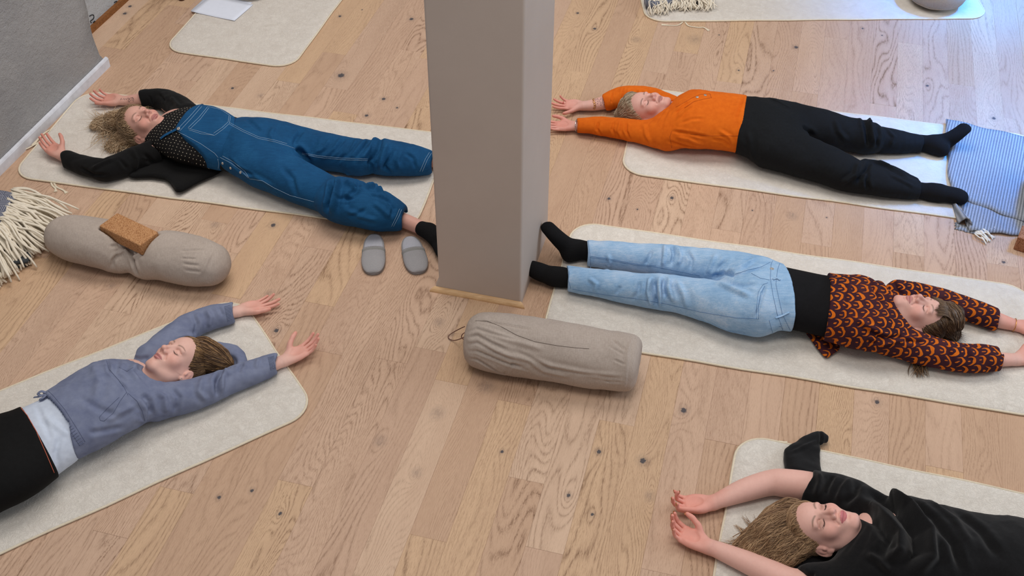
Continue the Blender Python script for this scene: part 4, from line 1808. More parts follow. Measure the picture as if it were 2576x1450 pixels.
def basket_material(name, c1, c2, sc):
    m = N(name, .95, .1)
    v = m.coord()
    x, y, z = m.sep(v)[:3]
    cx = m.math('FLOOR', m.math('MULTIPLY', x, sc))
    cy = m.math('FLOOR', m.math('MULTIPLY', y, sc))
    par = m.math('MODULO', m.math('ABSOLUTE', m.math('ADD', cx, cy)), 2.0)
    sx = m.math('SINE', m.math('MULTIPLY', x, sc * 30))
    sy = m.math('SINE', m.math('MULTIPLY', y, sc * 30))
    s_ = m.math('ADD', m.math('MULTIPLY', sx, par), m.math('MULTIPLY', sy, m.math('SUBTRACT', 1.0, par)))
    f = m.math('ADD', m.math('MULTIPLY', s_, .5), m.math('MULTIPLY', m.noise(v, 200, 2), .5))
    m.color(m.ramp(f, [(0.05, c2), (0.6, c1)]))
    m.bump(f, .3, .003)
    return m.m


def soft_slab(name, poly, z0, z1, mat_, root, edge=.03):
    """a folded cloth: rounded edge all round"""
    P = A(poly)
    m = len(P)
    tg = np.roll(P, -1, 0) - np.roll(P, 1, 0)
    nr = np.column_stack([tg[:, 1], -tg[:, 0]])
    nr /= np.linalg.norm(nr, axis=1)[:, None]
    ar = .5 * np.sum(P[:, 0] * np.roll(P[:, 1], -1) - np.roll(P[:, 0], -1) * P[:, 1])
    if ar < 0: nr = -nr
    V, F = [], []
    hh = (z1 - z0) / 2
    K = 7
    for i in range(K):
        a = -math.pi / 2 + math.pi * i / (K - 1)
        q = P - nr * edge * (1 - math.cos(a))
        for p in q:
            V.append((p[0], p[1], z0 + hh + hh * math.sin(a)))
    for i in range(K - 1):
        for k in range(m):
            F.append((i * m + k, i * m + (k + 1) % m, (i + 1) * m + (k + 1) % m, (i + 1) * m + k))
    F += [tuple(range(m - 1, -1, -1)), tuple(range((K - 1) * m, K * m))]
    return mesh_obj(name, V, F, mat_, root)


def dense(poly, n=8):
    P = A(poly)
    out = []
    for a, b in zip(P, np.roll(P, -1, 0)):
        for i in range(n):
            out.append(a + (b - a) * i / n)
    Q = A(out)
    for _ in range(4):
        Q = (np.roll(Q, 1, 0) + Q * 2 + np.roll(Q, -1, 0)) / 4
    return Q


def yarns(mb, starts, dirs, lens, rng, zend=.006, rad=.0058, sag=.35, wig=.02, seg=7, floorz=.004):
    for s, d, L in zip(starts, dirs, lens):
        s, d = A(s), A(d)
        sd = A([-d[1], d[0], 0])
        w1, w2 = rng.uniform(-wig, wig), rng.uniform(-wig, wig)
        P = []
        drop = s[2] - zend
        for i in range(seg + 1):
            t = i / seg
            z = s[2] - drop * (t ** (1 + sag)) + .012 * math.sin(t * math.pi) * rng.uniform(.4, 1.2)
            p = s + d * L * t + sd * (w1 * math.sin(t * 3.1) + w2 * math.sin(t * 6.3))
            P.append((p[0], p[1], max(z, floorz)))
        r = rad * rng.uniform(.8, 1.15)
        mb.tube(catmull(P, 2), [r] * (2 * seg) + [r * .75], 5)


def blanket_left():
    rng = random.Random(4)
    c = at(-60, 580, 0)
    root = empty('folded_blanket', (c[0], c[1], 0))
    tag(root, 'folded grey patterned blanket with long cream fringe beside the pinched bolster', 'blanket')
    zt = .15
    e0, e1, e2 = at(50, 474, zt), at(8, 545, zt), at(-70, 625, zt)
    far = at(-160, 452, zt)
    W0, Wd, Wn = WALL

    def offwall(P_):
        out = []
        for q in P_:
            dd = (A(q)[:2] - W0) @ Wn
            out.append(A(q)[:2] + Wn * max(0.0, .05 - dd))
        return out
    poly = dense(offwall([e0[:2], e1[:2], e2[:2], at(-150, 680, zt)[:2], at(-120, 600, zt)[:2], far[:2]]), 6)
    soft_slab('cloth', poly, .085, zt, basket_material('grey_basket_weave', srgb(150, 152, 166), srgb(78, 82, 98), 27), root, .03)
    soft_slab('under_fold', dense(offwall([(e0[:2] + (-.02, .0)), e1[:2] + (-.03, -.02), e2[:2], at(-150, 680, zt)[:2], at(-120, 600, zt)[:2], far[:2]]), 6), .045, .088, basket_material('grey_basket_weave_under', srgb(150, 152, 166), srgb(78, 82, 98), 27), root, .02)
    edge = catmull([e0 - A([.01, -.01, 0]), e1, e2], 20)
    mb = MB()
    for lay, (z, n, Lm, tw) in enumerate(((.142, 56, .25, 0.0), (.115, 50, .21, .18), (.075, 40, .17, .3), (.135, 40, .22, -.12))):
        for k in range(n):
            t = (k + rng.random()) / n
            p = edge[int(t * (len(edge) - 1))].copy()
            tg = unit(edge[min(len(edge) - 1, int(t * (len(edge) - 1)) + 1)] - edge[max(0, int(t * (len(edge) - 1)) - 1)])
            nrm = A([-tg[1], tg[0], 0])
            if nrm[0] < 0: nrm = -nrm
            dr = unit(nrm + tg * (.15 + .55 * t) + A([rng.uniform(-.1, .1), rng.uniform(-.1, .1), 0]))
            p[2] = z + rng.uniform(-.008, .006)
            p = p - dr * .03
            yarns(mb, [p], [dr], [Lm * rng.uniform(.75, 1.1) * (1 - .25 * t) + .03], rng, rng.uniform(.004, .05 if lay in (0, 3) else .012))
    o = mb.build('fringe', YARN, root)
    o['kind'] = 'stuff'
    # dark blanket underneath
    r2 = empty('folded_blanket', (c[0], c[1] - .05, 0))
    tag(r2, 'dark charcoal folded blanket underneath the fringed grey blanket', 'blanket')
    g = fabric('charcoal_wool', srgb(74, 78, 82), srgb(54, 57, 60))
    q = [at(78, 655, .02)[:2], at(66, 676, .0)[:2], at(0, 683, .0)[:2], at(-130, 690, 0)[:2], at(-90, 600, 0)[:2], at(20, 590, 0)[:2]]
    soft_slab('lower_fold', dense(q, 6), .0005, .022, g, r2, .011)
    q = [at(84, 645, .035)[:2], at(70, 664, .03)[:2], at(0, 668, .03)[:2], at(-130, 680, 0)[:2], at(-90, 600, 0)[:2], at(20, 585, 0)[:2]]
    soft_slab('upper_fold', dense(q, 6), .0225, .044, g, r2, .011)


def blanket_back():
    rng = random.Random(9)
    z1 = .07
    c = at(1690, -20, ZM)
    root = empty('folded_blanket', c)
    tag(root, 'folded grey blanket with cream fringe at the left end of the far mat', 'blanket')
    gm = basket_material('grey_weave_far', srgb(140, 142, 152), srgb(80, 84, 96), 16)
    q = [at(1618, 2, z1)[:2], at(1650, 12, z1)[:2], at(1700, -2, z1)[:2], at(1790, -8, z1)[:2], at(1800, -60, z1)[:2], at(1630, -60, z1)[:2]]
    soft_slab('cloth', dense(q, 6), ZM + .0005, z1, gm, root, .025)
    mb = MB()
    for x0, x1, y0, n, L, vx in ((1640, 1672, -6, 34, .11, .02), (1672, 1735, -14, 60, .10, -.25), (1720, 1785, -16, 60, .105, .15), (1660, 1790, -22, 40, .11, .1)):
        for k in range(n):
            x = x0 + (x1 - x0) * (k + rng.random()) / n
            p = at(x, y0 + rng.uniform(-3, 3), z1)
            d = unit([vx + rng.uniform(-.25, .25), -1, 0])
            yarns(mb, [p], [d], [L * rng.uniform(.8, 1.15)], rng, ZM + rng.uniform(.003, .025), .0032, floorz=ZM + .003)
    o = mb.build('fringe', YARN, root)
    o['kind'] = 'stuff'


blanket_left()
blanket_back()


def stripe_material():
    m = N('blue_grey_herringbone', .95, .1)
    v = m.coord()
    x, y, z = m.sep(v)[:3]
    nz = m.noise(v, 160, 2)
    zig = m.math('MULTIPLY', m.math('PINGPONG', m.math('MULTIPLY', y, 160), 1.0), .35)
    s_ = m.math('SINE', m.math('ADD', m.math('MULTIPLY', x, 2 * math.pi / .0135), m.math('ADD', zig, m.math('MULTIPLY', nz, 1.6))))
    f = m.math('ADD', m.math('MULTIPLY', s_, .2), m.math('MULTIPLY', m.noise(v, 420, 3, .7), 1.0))
    m.color(m.ramp(f, [(0.1, srgb(92, 96, 104)), (0.45, srgb(134, 140, 150)), (0.8, srgb(184, 190, 200))]))
    m.bump(f, .45, .004)
    return m.m


def blanket_right():
    rng = random.Random(2)
    sm = stripe_material()
    c = at(2480, 420, 0)
    ax = at(2576, 345)[:2] - at(2378, 300)[:2]
    rz = math.atan2(ax[1], ax[0])
    root = empty('striped_blanket', (c[0], c[1], 0), rz)
    root.rotation_euler = (0, 0, rz)
    tag(root, 'pale blue grey striped wool blanket at the feet of the woman in orange', 'blanket')

    def quad(name, c00, c10, c11, c01, z, th, nu=26, nv=22, seed=0, edgedrop=True, hang=None):
        B = [A(at(*q, z)) for q in (c00, c10, c11, c01)]
        V, F = [], []
        for j in range(nv + 1):
            for i in range(nu + 1):
                s_, t_ = i / nu, j / nv
                p = (B[0] * (1 - s_) + B[1] * s_) * (1 - t_) + (B[3] * (1 - s_) + B[2] * s_) * t_
                zz = z + .004 * math.sin(9 * s_ + seed) * math.sin(7 * t_ + 1 + seed) + .003 * math.sin(17 * s_ + 11 * t_)
                e = min(s_, t_, 1 - t_)
                if edgedrop:
                    zz -= .006 * max(0, 1 - e / .05) ** 2
                wob = .006 * math.sin(13 * t_ + seed) * (1 - s_) + .004 * math.sin(21 * s_) * (1 - t_)
                V.append((p[0] + wob, p[1] + wob * .6, zz))
        for j in range(nv):
            for i in range(nu):
                a = j * (nu + 1) + i
                F.append((a, a + 1, a + nu + 2, a + nu + 1))
        V = A(V)
        Mi = Matrix.Rotation(-rz, 3, 'Z')
        V = A([Mi @ (Vector(p) - Vector((c[0], c[1], 0))) for p in V])
        me = bpy.data.meshes.new(name)
        me.from_pydata(V.tolist(), [], F)
        for pl in me.polygons: pl.use_smooth = True
        me.materials.append(sm)
        o = bpy.data.objects.new(name, me)
        COL.objects.link(o)
        o.parent = root
        md = o.modifiers.new('t', 'SOLIDIFY')
        md.thickness = th
        md.offset = -1
        return o
    quad('upper_layer', (2392, 486), (2640, 580), (2640, 355), (2378, 297), .034, .009, seed=1)
    quad('lower_layer', (2440, 578), (2640, 592), (2640, 470), (2386, 440), .022, .007, seed=3)
    # turned-up corner: a half roll
    V, F = [], []
    a, b = at(2402, 566, .0), at(2388, 505, .0)
    w_ = at(2452, 580, 0) - at(2402, 566, 0)
    nu, nv = 12, 18
    for i in range(nu + 1):
        s_ = i / nu
        base = a + (b - a) * s_ * .95
        sc = 1.0 - .75 * s_
        for j in range(nv + 1):
            t_ = j / nv
            ang = math.pi * (1.15 * t_)
            r = .034 * sc
            p = base + w_ * (0.10 + .95 * t_ * (1 - .45 * s_)) * sc + A([0, 0, .012 + r * 1.5 * max(0.0, math.sin(ang)) * (1 - .15 * t_)])
            V.append(p)
    for i in range(nu):
        for j in range(nv):
            q = i * (nv + 1) + j
            F.append((q, q + 1, q + nv + 2, q + nv + 1))
    o = mesh_obj('rolled_corner', V, F, sm, None, origin=c)
    o.parent = root
    o.location = (0, 0, 0)
    o.rotation_euler = (0, 0, -rz)
    md = o.modifiers.new('t', 'SOLIDIFY')
    md.thickness = .006
    quad('front_flap', (2404, 572), (2458, 588), (2455, 574), (2404, 556), .010, .006, 8, 4, seed=5)
    mb = MB()
    for k in range(9):
        t = k / 8
        p = at(2452 + 8 * t, 588 - 14 * t, .012)
        q = at(2478 + 26 * t + rng.uniform(-3, 3), 614 - 16 * t + rng.uniform(-2, 2), .004)
        d = q - p
        L = np.linalg.norm(d[:2])
        yarns(mb, [p], [unit([d[0], d[1], 0])], [L], rng, .004, .0035, wig=.006, floorz=.0035)
    for k in range(4):
        p = at(2486 + 4 * k, 577 - k, .012)
        q = at(2500 + 3 * k, 584 - 2 * k, .004)
        d = q - p
        yarns(mb, [p], [unit([d[0], d[1], 0])], [np.linalg.norm(d[:2])], rng, .004, .0032, wig=.004, floorz=.0035)
    o = mb.build('fringe', YARN, None, origin=c)
    o['kind'] = 'stuff'
    o.parent = root
    o.location = (0, 0, 0)
    o.rotation_euler = (0, 0, -rz)


blanket_right()
# ------------------------------------------------------------------ people: shared tools
SKIN = skin_material('skin')


def nodes(lst):
    """(px, py, half width, half height[, lift]) resting on the mat -> points, w, h"""
    P, w, h = [], [], []
    for q in lst:
        px, py, ww, hh = q[:4]
        dz = q[4] if len(q) > 4 else 0.0
        P.append(at(px, py, ZM + hh + dz))
        w.append(ww)
        h.append(hh)
    return A(P), A(w), A(h)


def vol_around(P, pad, h, phi=None, zmax=None):
    P = A(P)
    if phi is None:
        d = P[-1] - P[0]
        phi = math.atan2(d[1], d[0])
    org = A([*P.mean(0)[:2], 0])
    c, q = math.cos(phi), math.sin(phi)
    R = np.array([[c, q, 0], [-q, c, 0], [0, 0, 1.0]])
    L = (P - org) @ R.T
    lo, hi = L.min(0) - pad, L.max(0) + pad
    lo[2] = -.01
    if zmax: hi[2] = zmax
    return Vol(lo, hi, h, org, phi)


class Person:
    def __init__(s, label, px, py, tone, name='person'):
        c = at(px, py, ZM)
        s.root = empty(name, (c[0], c[1], 0))
        tag(s.root, label, 'person')
        s.parts = []
        s.hands = []
        s.head = None
        s.tone = A(tone)
        s.paintkw = {}

    def add_head(s, hd, neck, h=.0024, **kw):
        s.head = hd
        s.paintkw = kw
        lo = np.minimum(hd.C, A(neck).min(0)) - .135
        hi = np.maximum(hd.C, A(neck).max(0)) + .135
        lo[2] = -.01
        V = Vol(lo, hi, h)
        hd.solid(V, neck)
        V.clip_below(ZM)
        v, f = V.mesh()
        s.parts.append((relax(v, f, 1, .5), f))

    def add_arm(s, lst, hand, h=.0027, zc=.001):
        """upper arm ... wrist nodes, then the hand; the hand is sampled more finely than the arm"""
        P, w, hh = nodes(lst)
        for part in (0, 1):
            if part:
                allp = np.vstack([hand.W - hand.D * .02, hand.W + hand.D * .21])
                V = vol_around(allp, .085, h, zmax=max(.16, P[-1, 2] + .1))
            else:
                V = vol_around(np.vstack([P, hand.W + hand.D * .02]), .085, .005, zmax=max(.2, P[:, 2].max() + .1))
            V.tube(np.vstack([P, hand.W + hand.D * .012 * hand.s]), np.append(w, .026 * hand.s), np.append(hh, .018 * hand.s), k=.02)
            hand.chains = []
            hand.solid(V)
            V.clip_below(zc)
            wl, dl = V.P(hand.W), V.V(hand.D)
            X, Y, Z = V.grid((slice(None),) * 3)
            ax = (X - wl[0]) * dl[0] + (Y - wl[1]) * dl[1] + (Z - wl[2]) * dl[2]
            if part:                 # the two samplings slip under each other at the wrist
                V.D += (.0012 * np.clip((-.015 - ax) / .03, 0, 1)).astype(np.float32)
                V.half(hand.W - hand.D * .045, -hand.D)
            else:
                V.D += (.0012 * np.clip((ax + .035) / .03, 0, 1)).astype(np.float32)
                V.half(hand.W - hand.D * .005, hand.D)
            v, f = V.mesh()
            s.parts.append((relax(v, f, 1, .5), f))
        s.hands.append(hand)

    def add_core(s, lst, h=.012, k=.04):
        """torso and legs that the clothes hide"""
        for tubes in lst:
            P, w, hh = nodes(tubes)
            V = vol_around(P, .16, h, zmax=.34)
            V.tube(P, w, hh, k=k)
            V.clip_below(ZM + .003)
            s.parts.append(V.mesh())

    def finish(s, brow=(.13, .08, .05)):
        v, f = join_surf(s.parts)
        o = mesh_obj('body', v, f, SKIN, s.root)
        c = s.head.paint(v, s.tone, brow=brow, **s.paintkw)
        for hnd in s.hands:
            c = hnd.tint(v, c, s.tone)
        set_colors(o, c)
        s.body = Surf(v, f)
        s.bodyobj = o
        for q in (-1, 1):
            mb = MB()
            s.head.lash(mb, q)
            mb.build('eyelashes', LASH, s.root)['kind'] = 'stuff'
        return o


LASH = plain('dark_lashes', (.025, .018, .015, 1), .6)
HAIR_C = A([0, -.014, .028])
HAIR_R = A([.0735, .094, .083])


def hair_material(name, c_dark, c_mid, c_light, along=(1, 1, 1)):
    m = N(name, .48, .45)
    v = m.coord()
    rn = m.attr('lock', 'GEOMETRY', 'Fac')
    f = m.noise(m.mapping(v, along), 220, 3, .65)
    g = m.noise(v, 22, 2)
    t = m.math('ADD', m.math('MULTIPLY', rn, .62), m.math('ADD', m.math('MULTIPLY', f, .28), m.math('MULTIPLY', g, .2)))
    m.color(m.ramp(t, [(.22, c_dark), (.52, c_mid), (.85, c_light)]))
    m.b.inputs['Anisotropic'].default_value = .5
    return m.m


class Hair:
    def __init__(s, person, mat_, grow=.0065, plane=(0, .80, -.59, .0098), cut=None):
        s.p, s.hd, s.mat = person, person.head, mat_
        s.grow = grow
        s.v, s.f, s.c = [], [], []
        s.nv = 0
        s.rootdark = 1.0
        s.bv = None
        s.base = []
        s.capshade = .28
        s.R = HAIR_R + grow
        s.plane = plane
        hd = s.hd
        V = Vol(hd.C - .14, hd.C + .14, .0035)
        V.ell(hd.w(HAIR_C), s.R * hd.s, hd.R, .01)
        V.ell(hd.w((0, .026, .042)), A([.058 + grow, .050 + grow, .050 + grow]) * hd.s, hd.R, .03 * hd.s)
        V.half(hd.w(A(plane[:3]) * plane[3]), hd.R @ A(plane[:3]), .022)
        for q in (-1, 1):
            V.ell(hd.w((q * .08, .004, -.022)), A([.022, .022, .036]) * hd.s, hd.R, .008, 'sub')
        V.clip_below(ZM)
        v, f = V.mesh()
        s.cap = (relax(v, f, 1), f)

    def push(s, p, off=.0):
        """keep a head-local point outside the skull"""
        q = (p - HAIR_C) / (s.R + off)
        n = np.linalg.norm(q)
        if n < 1:
            q = q / max(n, 1e-6)
            return HAIR_C + q * (s.R + off)
        return p

    def under(s):
        if s.bv is None:
            v, f = join_surf([s.cap] + s.base)
            s.bv = BVHTree.FromPolygons(v.tolist(), f.tolist())
        return s.bv

    def hug(s, W, off):
        """lay a lock onto the hair below it"""
        bv = s.under()
        for i in range(len(W)):
            n, nr, _, _ = bv.find_nearest(Vector(W[i]))
            n, nr = A(n), A(nr)
            d = (W[i] - n) @ nr
            if d < off:
                W[i] = n + nr * off
        return W

    def lock(s, r0, mids, end, rad, rng, wave=.0, freq=2.0, off=.002, n=14, world_end=True, seg=6, tipr=.25, shade=None):
        hd = s.hd
        P = [A(r0)] + [A(m) for m in mids]
        E = hd.loc(A(end)[None])[0] if world_end else A(end)
        P.append(E)
        C = catmull(P, max(2, n // (len(P) - 1)))
        W = hd.C + (C * hd.s) @ hd.R.T
        m = len(W)
        t = np.linspace(0, 1, m)
        tg = np.gradient(W, axis=0)
        sd = np.cross(tg, [0, 0, 1.0])
        sd /= np.linalg.norm(sd, axis=1)[:, None] + 1e-9
        ph = rng.uniform(0, 6.28)
        W = W + sd * (wave * np.sin(t * freq * 6.28 + ph) * t)[:, None]
        W[:, 2] += wave * .35 * np.sin(t * freq * 6.28 + ph + 1.5) * t
        o = off * rng.uniform(.3, 1.6)
        W = s.hug(W, o)
        W[1:-1] = .25 * W[:-2] + .5 * W[1:-1] + .25 * W[2:]
        W = s.hug(W, o * .7)
        W[:, 2] = np.maximum(W[:, 2], ZM + rad * .6)
        rr = rad * np.clip(np.minimum(1.0, (1 - t) * 2.6 + tipr), .08, 1) * (1 - .2 * t)
        v, f = tube_geo(W, rr, seg, False, .6)
        s.v.append(v)
        s.f += [tuple(i + s.nv for i in q) for q in f]
        s.nv += len(v)
        sh = rng.random() if shade is None else shade
        s.c.append(np.repeat(np.clip(sh * (s.rootdark + (1 - s.rootdark) * np.clip(t * 1.6, 0, 1)), 0, 1), seg))

    def mass(s, tubes, k=.04, h=.005, rum=.008, fr=38, zmax=.25, base=.45, seed=3):
        """a soft body of hair under the loose locks"""
        allp = np.vstack([nodes(L)[0] for L in tubes])
        V = vol_around(allp, .12, h, 0, zmax)
        for L in tubes:
            P_, w_, h_ = nodes(L)
            V.tube(P_, w_, h_, k=k)
        V.clip_below(ZM + .001)
        mv, mf = V.mesh()
        ms = Surf(relax(mv, mf, 2), mf).rumple(rum, fr, seed=seed)
        ms.floor(ZM + .001)
        s.base.append((ms.v, ms.f))
        s.basec = base

    def flow(s, n, aim, rng, L=(.05, .11), rad=(.0011, .0019), lift=.0022, curl=.5, cf=30.0, steps=9, shade=(.1, .9), keep=None, seg=3):
        """strands that grow over the whole body of hair, combed along aim(p)"""
        v, f = join_surf([s.cap] + s.base)
        bv = s.under()
        nr = vnormals(v, f)
        ok = np.nonzero((nr[:, 2] > -.35) & (v[:, 2] > ZM + .002))[0]
        pick = rng.choices(range(len(ok)), k=n)
        for q in pick:
            p = v[ok[q]].copy()
            if keep is not None and not keep(p): continue
            ln = rng.uniform(*L)
            st = ln / steps
            sd = rng.uniform(0, 50)
            cu = curl * rng.uniform(.3, 1.2)
            off = lift * rng.uniform(.25, 1.3)
            W = []
            for i in range(steps + 1):
                h = bv.find_nearest(Vector(p))
                pn, nn = A(h[0]), A(h[1])
                W.append(pn + nn * (off if 0 < i else -.0005) + nn * off * (i / steps) * .6)
                d = A(aim(pn))
                d = d / (np.linalg.norm(d) + 1e-9)
                d = d - nn * (d @ nn)
                d = d / (np.linalg.norm(d) + 1e-9)
                sdv = np.cross(nn, d)
                w_ = math.sin(i / steps * cf * ln * 6.28 + sd) * cu
                d = d + sdv * w_
                p = pn + d / np.linalg.norm(d) * st
            W = A(W)
            W[:, 2] = np.maximum(W[:, 2], ZM + .001)
            t = np.linspace(0, 1, len(W))
            r = rng.uniform(*rad) * np.clip(np.minimum(t * 5 + .4, (1 - t) * 2.2 + .15), .1, 1)
            vv, ff = tube_geo(W, r, seg, False, .7)
            s.v.append(vv)
            s.f += [tuple(i + s.nv for i in q_) for q_ in ff]
            s.nv += len(vv)
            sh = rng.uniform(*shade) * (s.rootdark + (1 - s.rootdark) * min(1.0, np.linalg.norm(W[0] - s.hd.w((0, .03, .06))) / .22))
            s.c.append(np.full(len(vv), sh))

    def build(s):
        cv, cf = join_surf([s.cap] + s.base)
        vv = [cv] + s.v
        ff = [tuple(q) for q in cf] + [tuple(i + len(cv) for i in q) for q in s.f]
        o = mesh_obj('hair', np.vstack(vv), ff, s.mat, s.p.root)
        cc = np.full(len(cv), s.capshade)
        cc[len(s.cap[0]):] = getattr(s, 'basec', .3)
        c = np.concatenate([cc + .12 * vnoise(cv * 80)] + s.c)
        a = o.data.attributes.new('lock', 'FLOAT', 'POINT')
        a.data.foreach_set('value', c.astype(np.float32))
        o['kind'] = 'stuff'
        return o


def px_plane(a, b, sign):
    """upright plane through two photo points (px, py, z); sign picks the side that is cut away (+1: towards +x)"""
    p, q = at(*a), at(*b)
    d = unit((q - p) * A([1, 1, 0]))
    n = A([d[1], -d[0], 0])
    if n[0] * sign < 0: n = -n
    return (p + q) / 2, n


def under(root, top, names):
    """hang small pieces on the garment or body they belong to"""
    for o in list(bpy.data.objects):
        if o.parent is root and o is not top and o.name.split('.')[0] in names:
            o.parent = top


def garment(parts, h=.0045, zclip=ZM + .0008, pad=.04, phi=None, k=.03, cuts=(), zmax=None, rel=2, subs=(), polys=(), neck=None):
    """parts: (nodes list, k) tubes; cuts: (point, normal) half spaces removed; subs: tubes removed; polys: (px polygon, z, keep)"""
    built = [(nodes(q[0]), q[1] if len(q) > 1 else k) for q in parts]
    P = np.vstack([b[0][0] for b in built])
    W = max(b[0][1].max() for b in built)
    V = vol_around(P, W + pad, h, phi, zmax or (max((b[0][0][:, 2] + b[0][2]).max() for b in built) + .03))
    for (p, w, hh), kk in built:
        V.tube(p, w, hh, k=kk)
    for p, w, hh in [(nodes(q)) for q in subs]:
        V.tube(p, w, hh, k=.004, mode='sub')
    if neck is not None:
        V.tube(neck[0], neck[1], k=.012, mode='sub')
    for p, nv in cuts:
        V.half(p, nv, .004)
    for pg, z, keep in polys:
        V.clip_poly([at(q[0], q[1], q[2] if len(q) > 2 else z) for q in pg], .004, keep)
    V.clip_below(zclip)
    v, f = V.mesh()
    return Surf(relax(v, f, rel), f)


def stitch(root, surf, lines, rad, mat_, name='stitching', lift=.0006, step=4):
    mb = MB()
    for L in lines:
        P = surf.line(L, step, lift)
        if len(P) > 2:
            mb.tube(P, rad, 5)
    if mb.v:
        o = mb.build(name, mat_, root)
        o['kind'] = 'stuff'
        return o


def button(root, surf, px, py, r, mat_, name='button'):
    h = surf.hit(px, py, .2)
    p, nrm = h
    n = A(nrm)
    if n[2] < 0: n = -n
    e1 = unit(np.cross(n, [0.3, 1, 0]))
    e2 = np.cross(n, e1)
    V, F = [], []
    k = 16
    for rr, z in ((r, 0), (r, .0018), (r * .85, .0026), (r * .6, .002), (0.0005, .002)):
        for i in range(k):
            a = 2 * math.pi * i / k
            V.append(p + e1 * rr * math.cos(a) + e2 * rr * math.sin(a) + n * (z + .0003))
    for j in range(4):
        for i in range(k):
            F.append((j * k + i, j * k + (i + 1) % k, (j + 1) * k + (i + 1) % k, (j + 1) * k + i))
    return mesh_obj(name, V, F, mat_, root)


def foot_sock(lst, k=.012, pad=.05, h=.004):
    V = None
    allp = np.vstack([nodes(q)[0] for q in lst])
    V = vol_around(allp, .07 + pad, h, zmax=allp[:, 2].max() + .09)
    for q in lst:
        P, w, hh = nodes(q)
        V.tube(P, w, hh, k=k)
    V.clip_below(.0012)
    v, f = V.mesh()
    return Surf(relax(v, f, 2), f)


def ribbon_cloth(name, pix, z, th, mat_, root, seed=1, wav=.006):
    """a flat piece of cloth lying down: outline given by photo pixels at height z"""
    P = dense([at(x, y, z)[:2] for x, y in pix], 9)
    c = P.mean(0)
    V, F = [], []
    rings = [1.0, .93, .8, .6, .35, .12]
    m = len(P)
    for i, s_ in enumerate(rings):
        for p in P:
            q = c + (p - c) * s_
            zz = z + (0 if i == 0 else wav * (math.sin(23 * q[0] + seed) * math.sin(19 * q[1] + 2 * seed) + .6)) - (.004 if i == 0 else 0)
            V.append((q[0], q[1], max(zz, ZM + .001)))
    for i in range(len(rings) - 1):
        for k in range(m):
            F.append((i * m + k, i * m + (k + 1) % m, (i + 1) * m + (k + 1) % m, (i + 1) * m + k))
    F.append(tuple(range((len(rings) - 1) * m, len(rings) * m)))
    o = mesh_obj(name, V, F, mat_, root)
    md = o.modifiers.new('t', 'SOLIDIFY')
    md.thickness = th
    return o


TONE = A(srgb(226, 184, 172)[:3])
# ------------------------------------------------------------------ woman in denim dungarees
def denim_material(name, c1, c2, c3, fade=None):
    m = N(name, .85, .2)
    v = m.coord()
    tw = m.noise(m.mapping(v, (900, 300, 300), rot=(0, 0, .7)), 1.0, 2, .6)
    wash = m.noise(v, 7, 4, .65)
    st = m.noise(m.mapping(v, (14, 160, 160), rot=(0, 0, .2)), 1.0, 3, .6)
    f = m.math('ADD', m.math('MULTIPLY', tw, .3), m.math('ADD', m.math('MULTIPLY', wash, .45), m.math('MULTIPLY', st, .25)))
    m.color(m.ramp(f, [(.3, c3), (.5, c2), (.72, c1)]))
    m.bump(tw, .2, .0015)
    return m.m


def dots_material():
    m = N('black_polka_dot_cotton', .85, .2)
    v = m.coord()
    q = m.n('ShaderNodeTexVoronoi')
    q.voronoi_dimensions = '2D'
    x, y, z = m.sep(v)[:3]
    m.lk(m.mapping(m.comb(x, m.math('ADD', y, m.math('MULTIPLY', z, .8)), 0.0), (1, 1, 1), rot=(0, 0, .35)), q.inputs['Vector'])
    q.inputs['Scale'].default_value = 50
    q.inputs['Randomness'].default_value = .22
    d = m.math('LESS_THAN', q.outputs['Distance'], .105)
    m.color(m.mix(d, srgb(22, 21, 22), srgb(205, 198, 180)))
    return m.m


BLACKKNIT = fabric('black_knit', srgb(21, 21, 22), srgb(14, 14, 15), .95, nscale=160, weave=700, bump=.4, sheen=.05)
DENIM = denim_material('blue_denim', srgb(34, 94, 140), srgb(18, 74, 118), srgb(10, 56, 94))
THREAD = plain('pale_thread', srgb(150, 178, 205), .8)
METALB = plain('silver_button', srgb(206, 200, 194), .35, .5, .7)
BLACKSOCK = fabric('black_sock_knit', srgb(27, 27, 29), srgb(19, 19, 20), .95, nscale=200, weave=900, bump=.3)


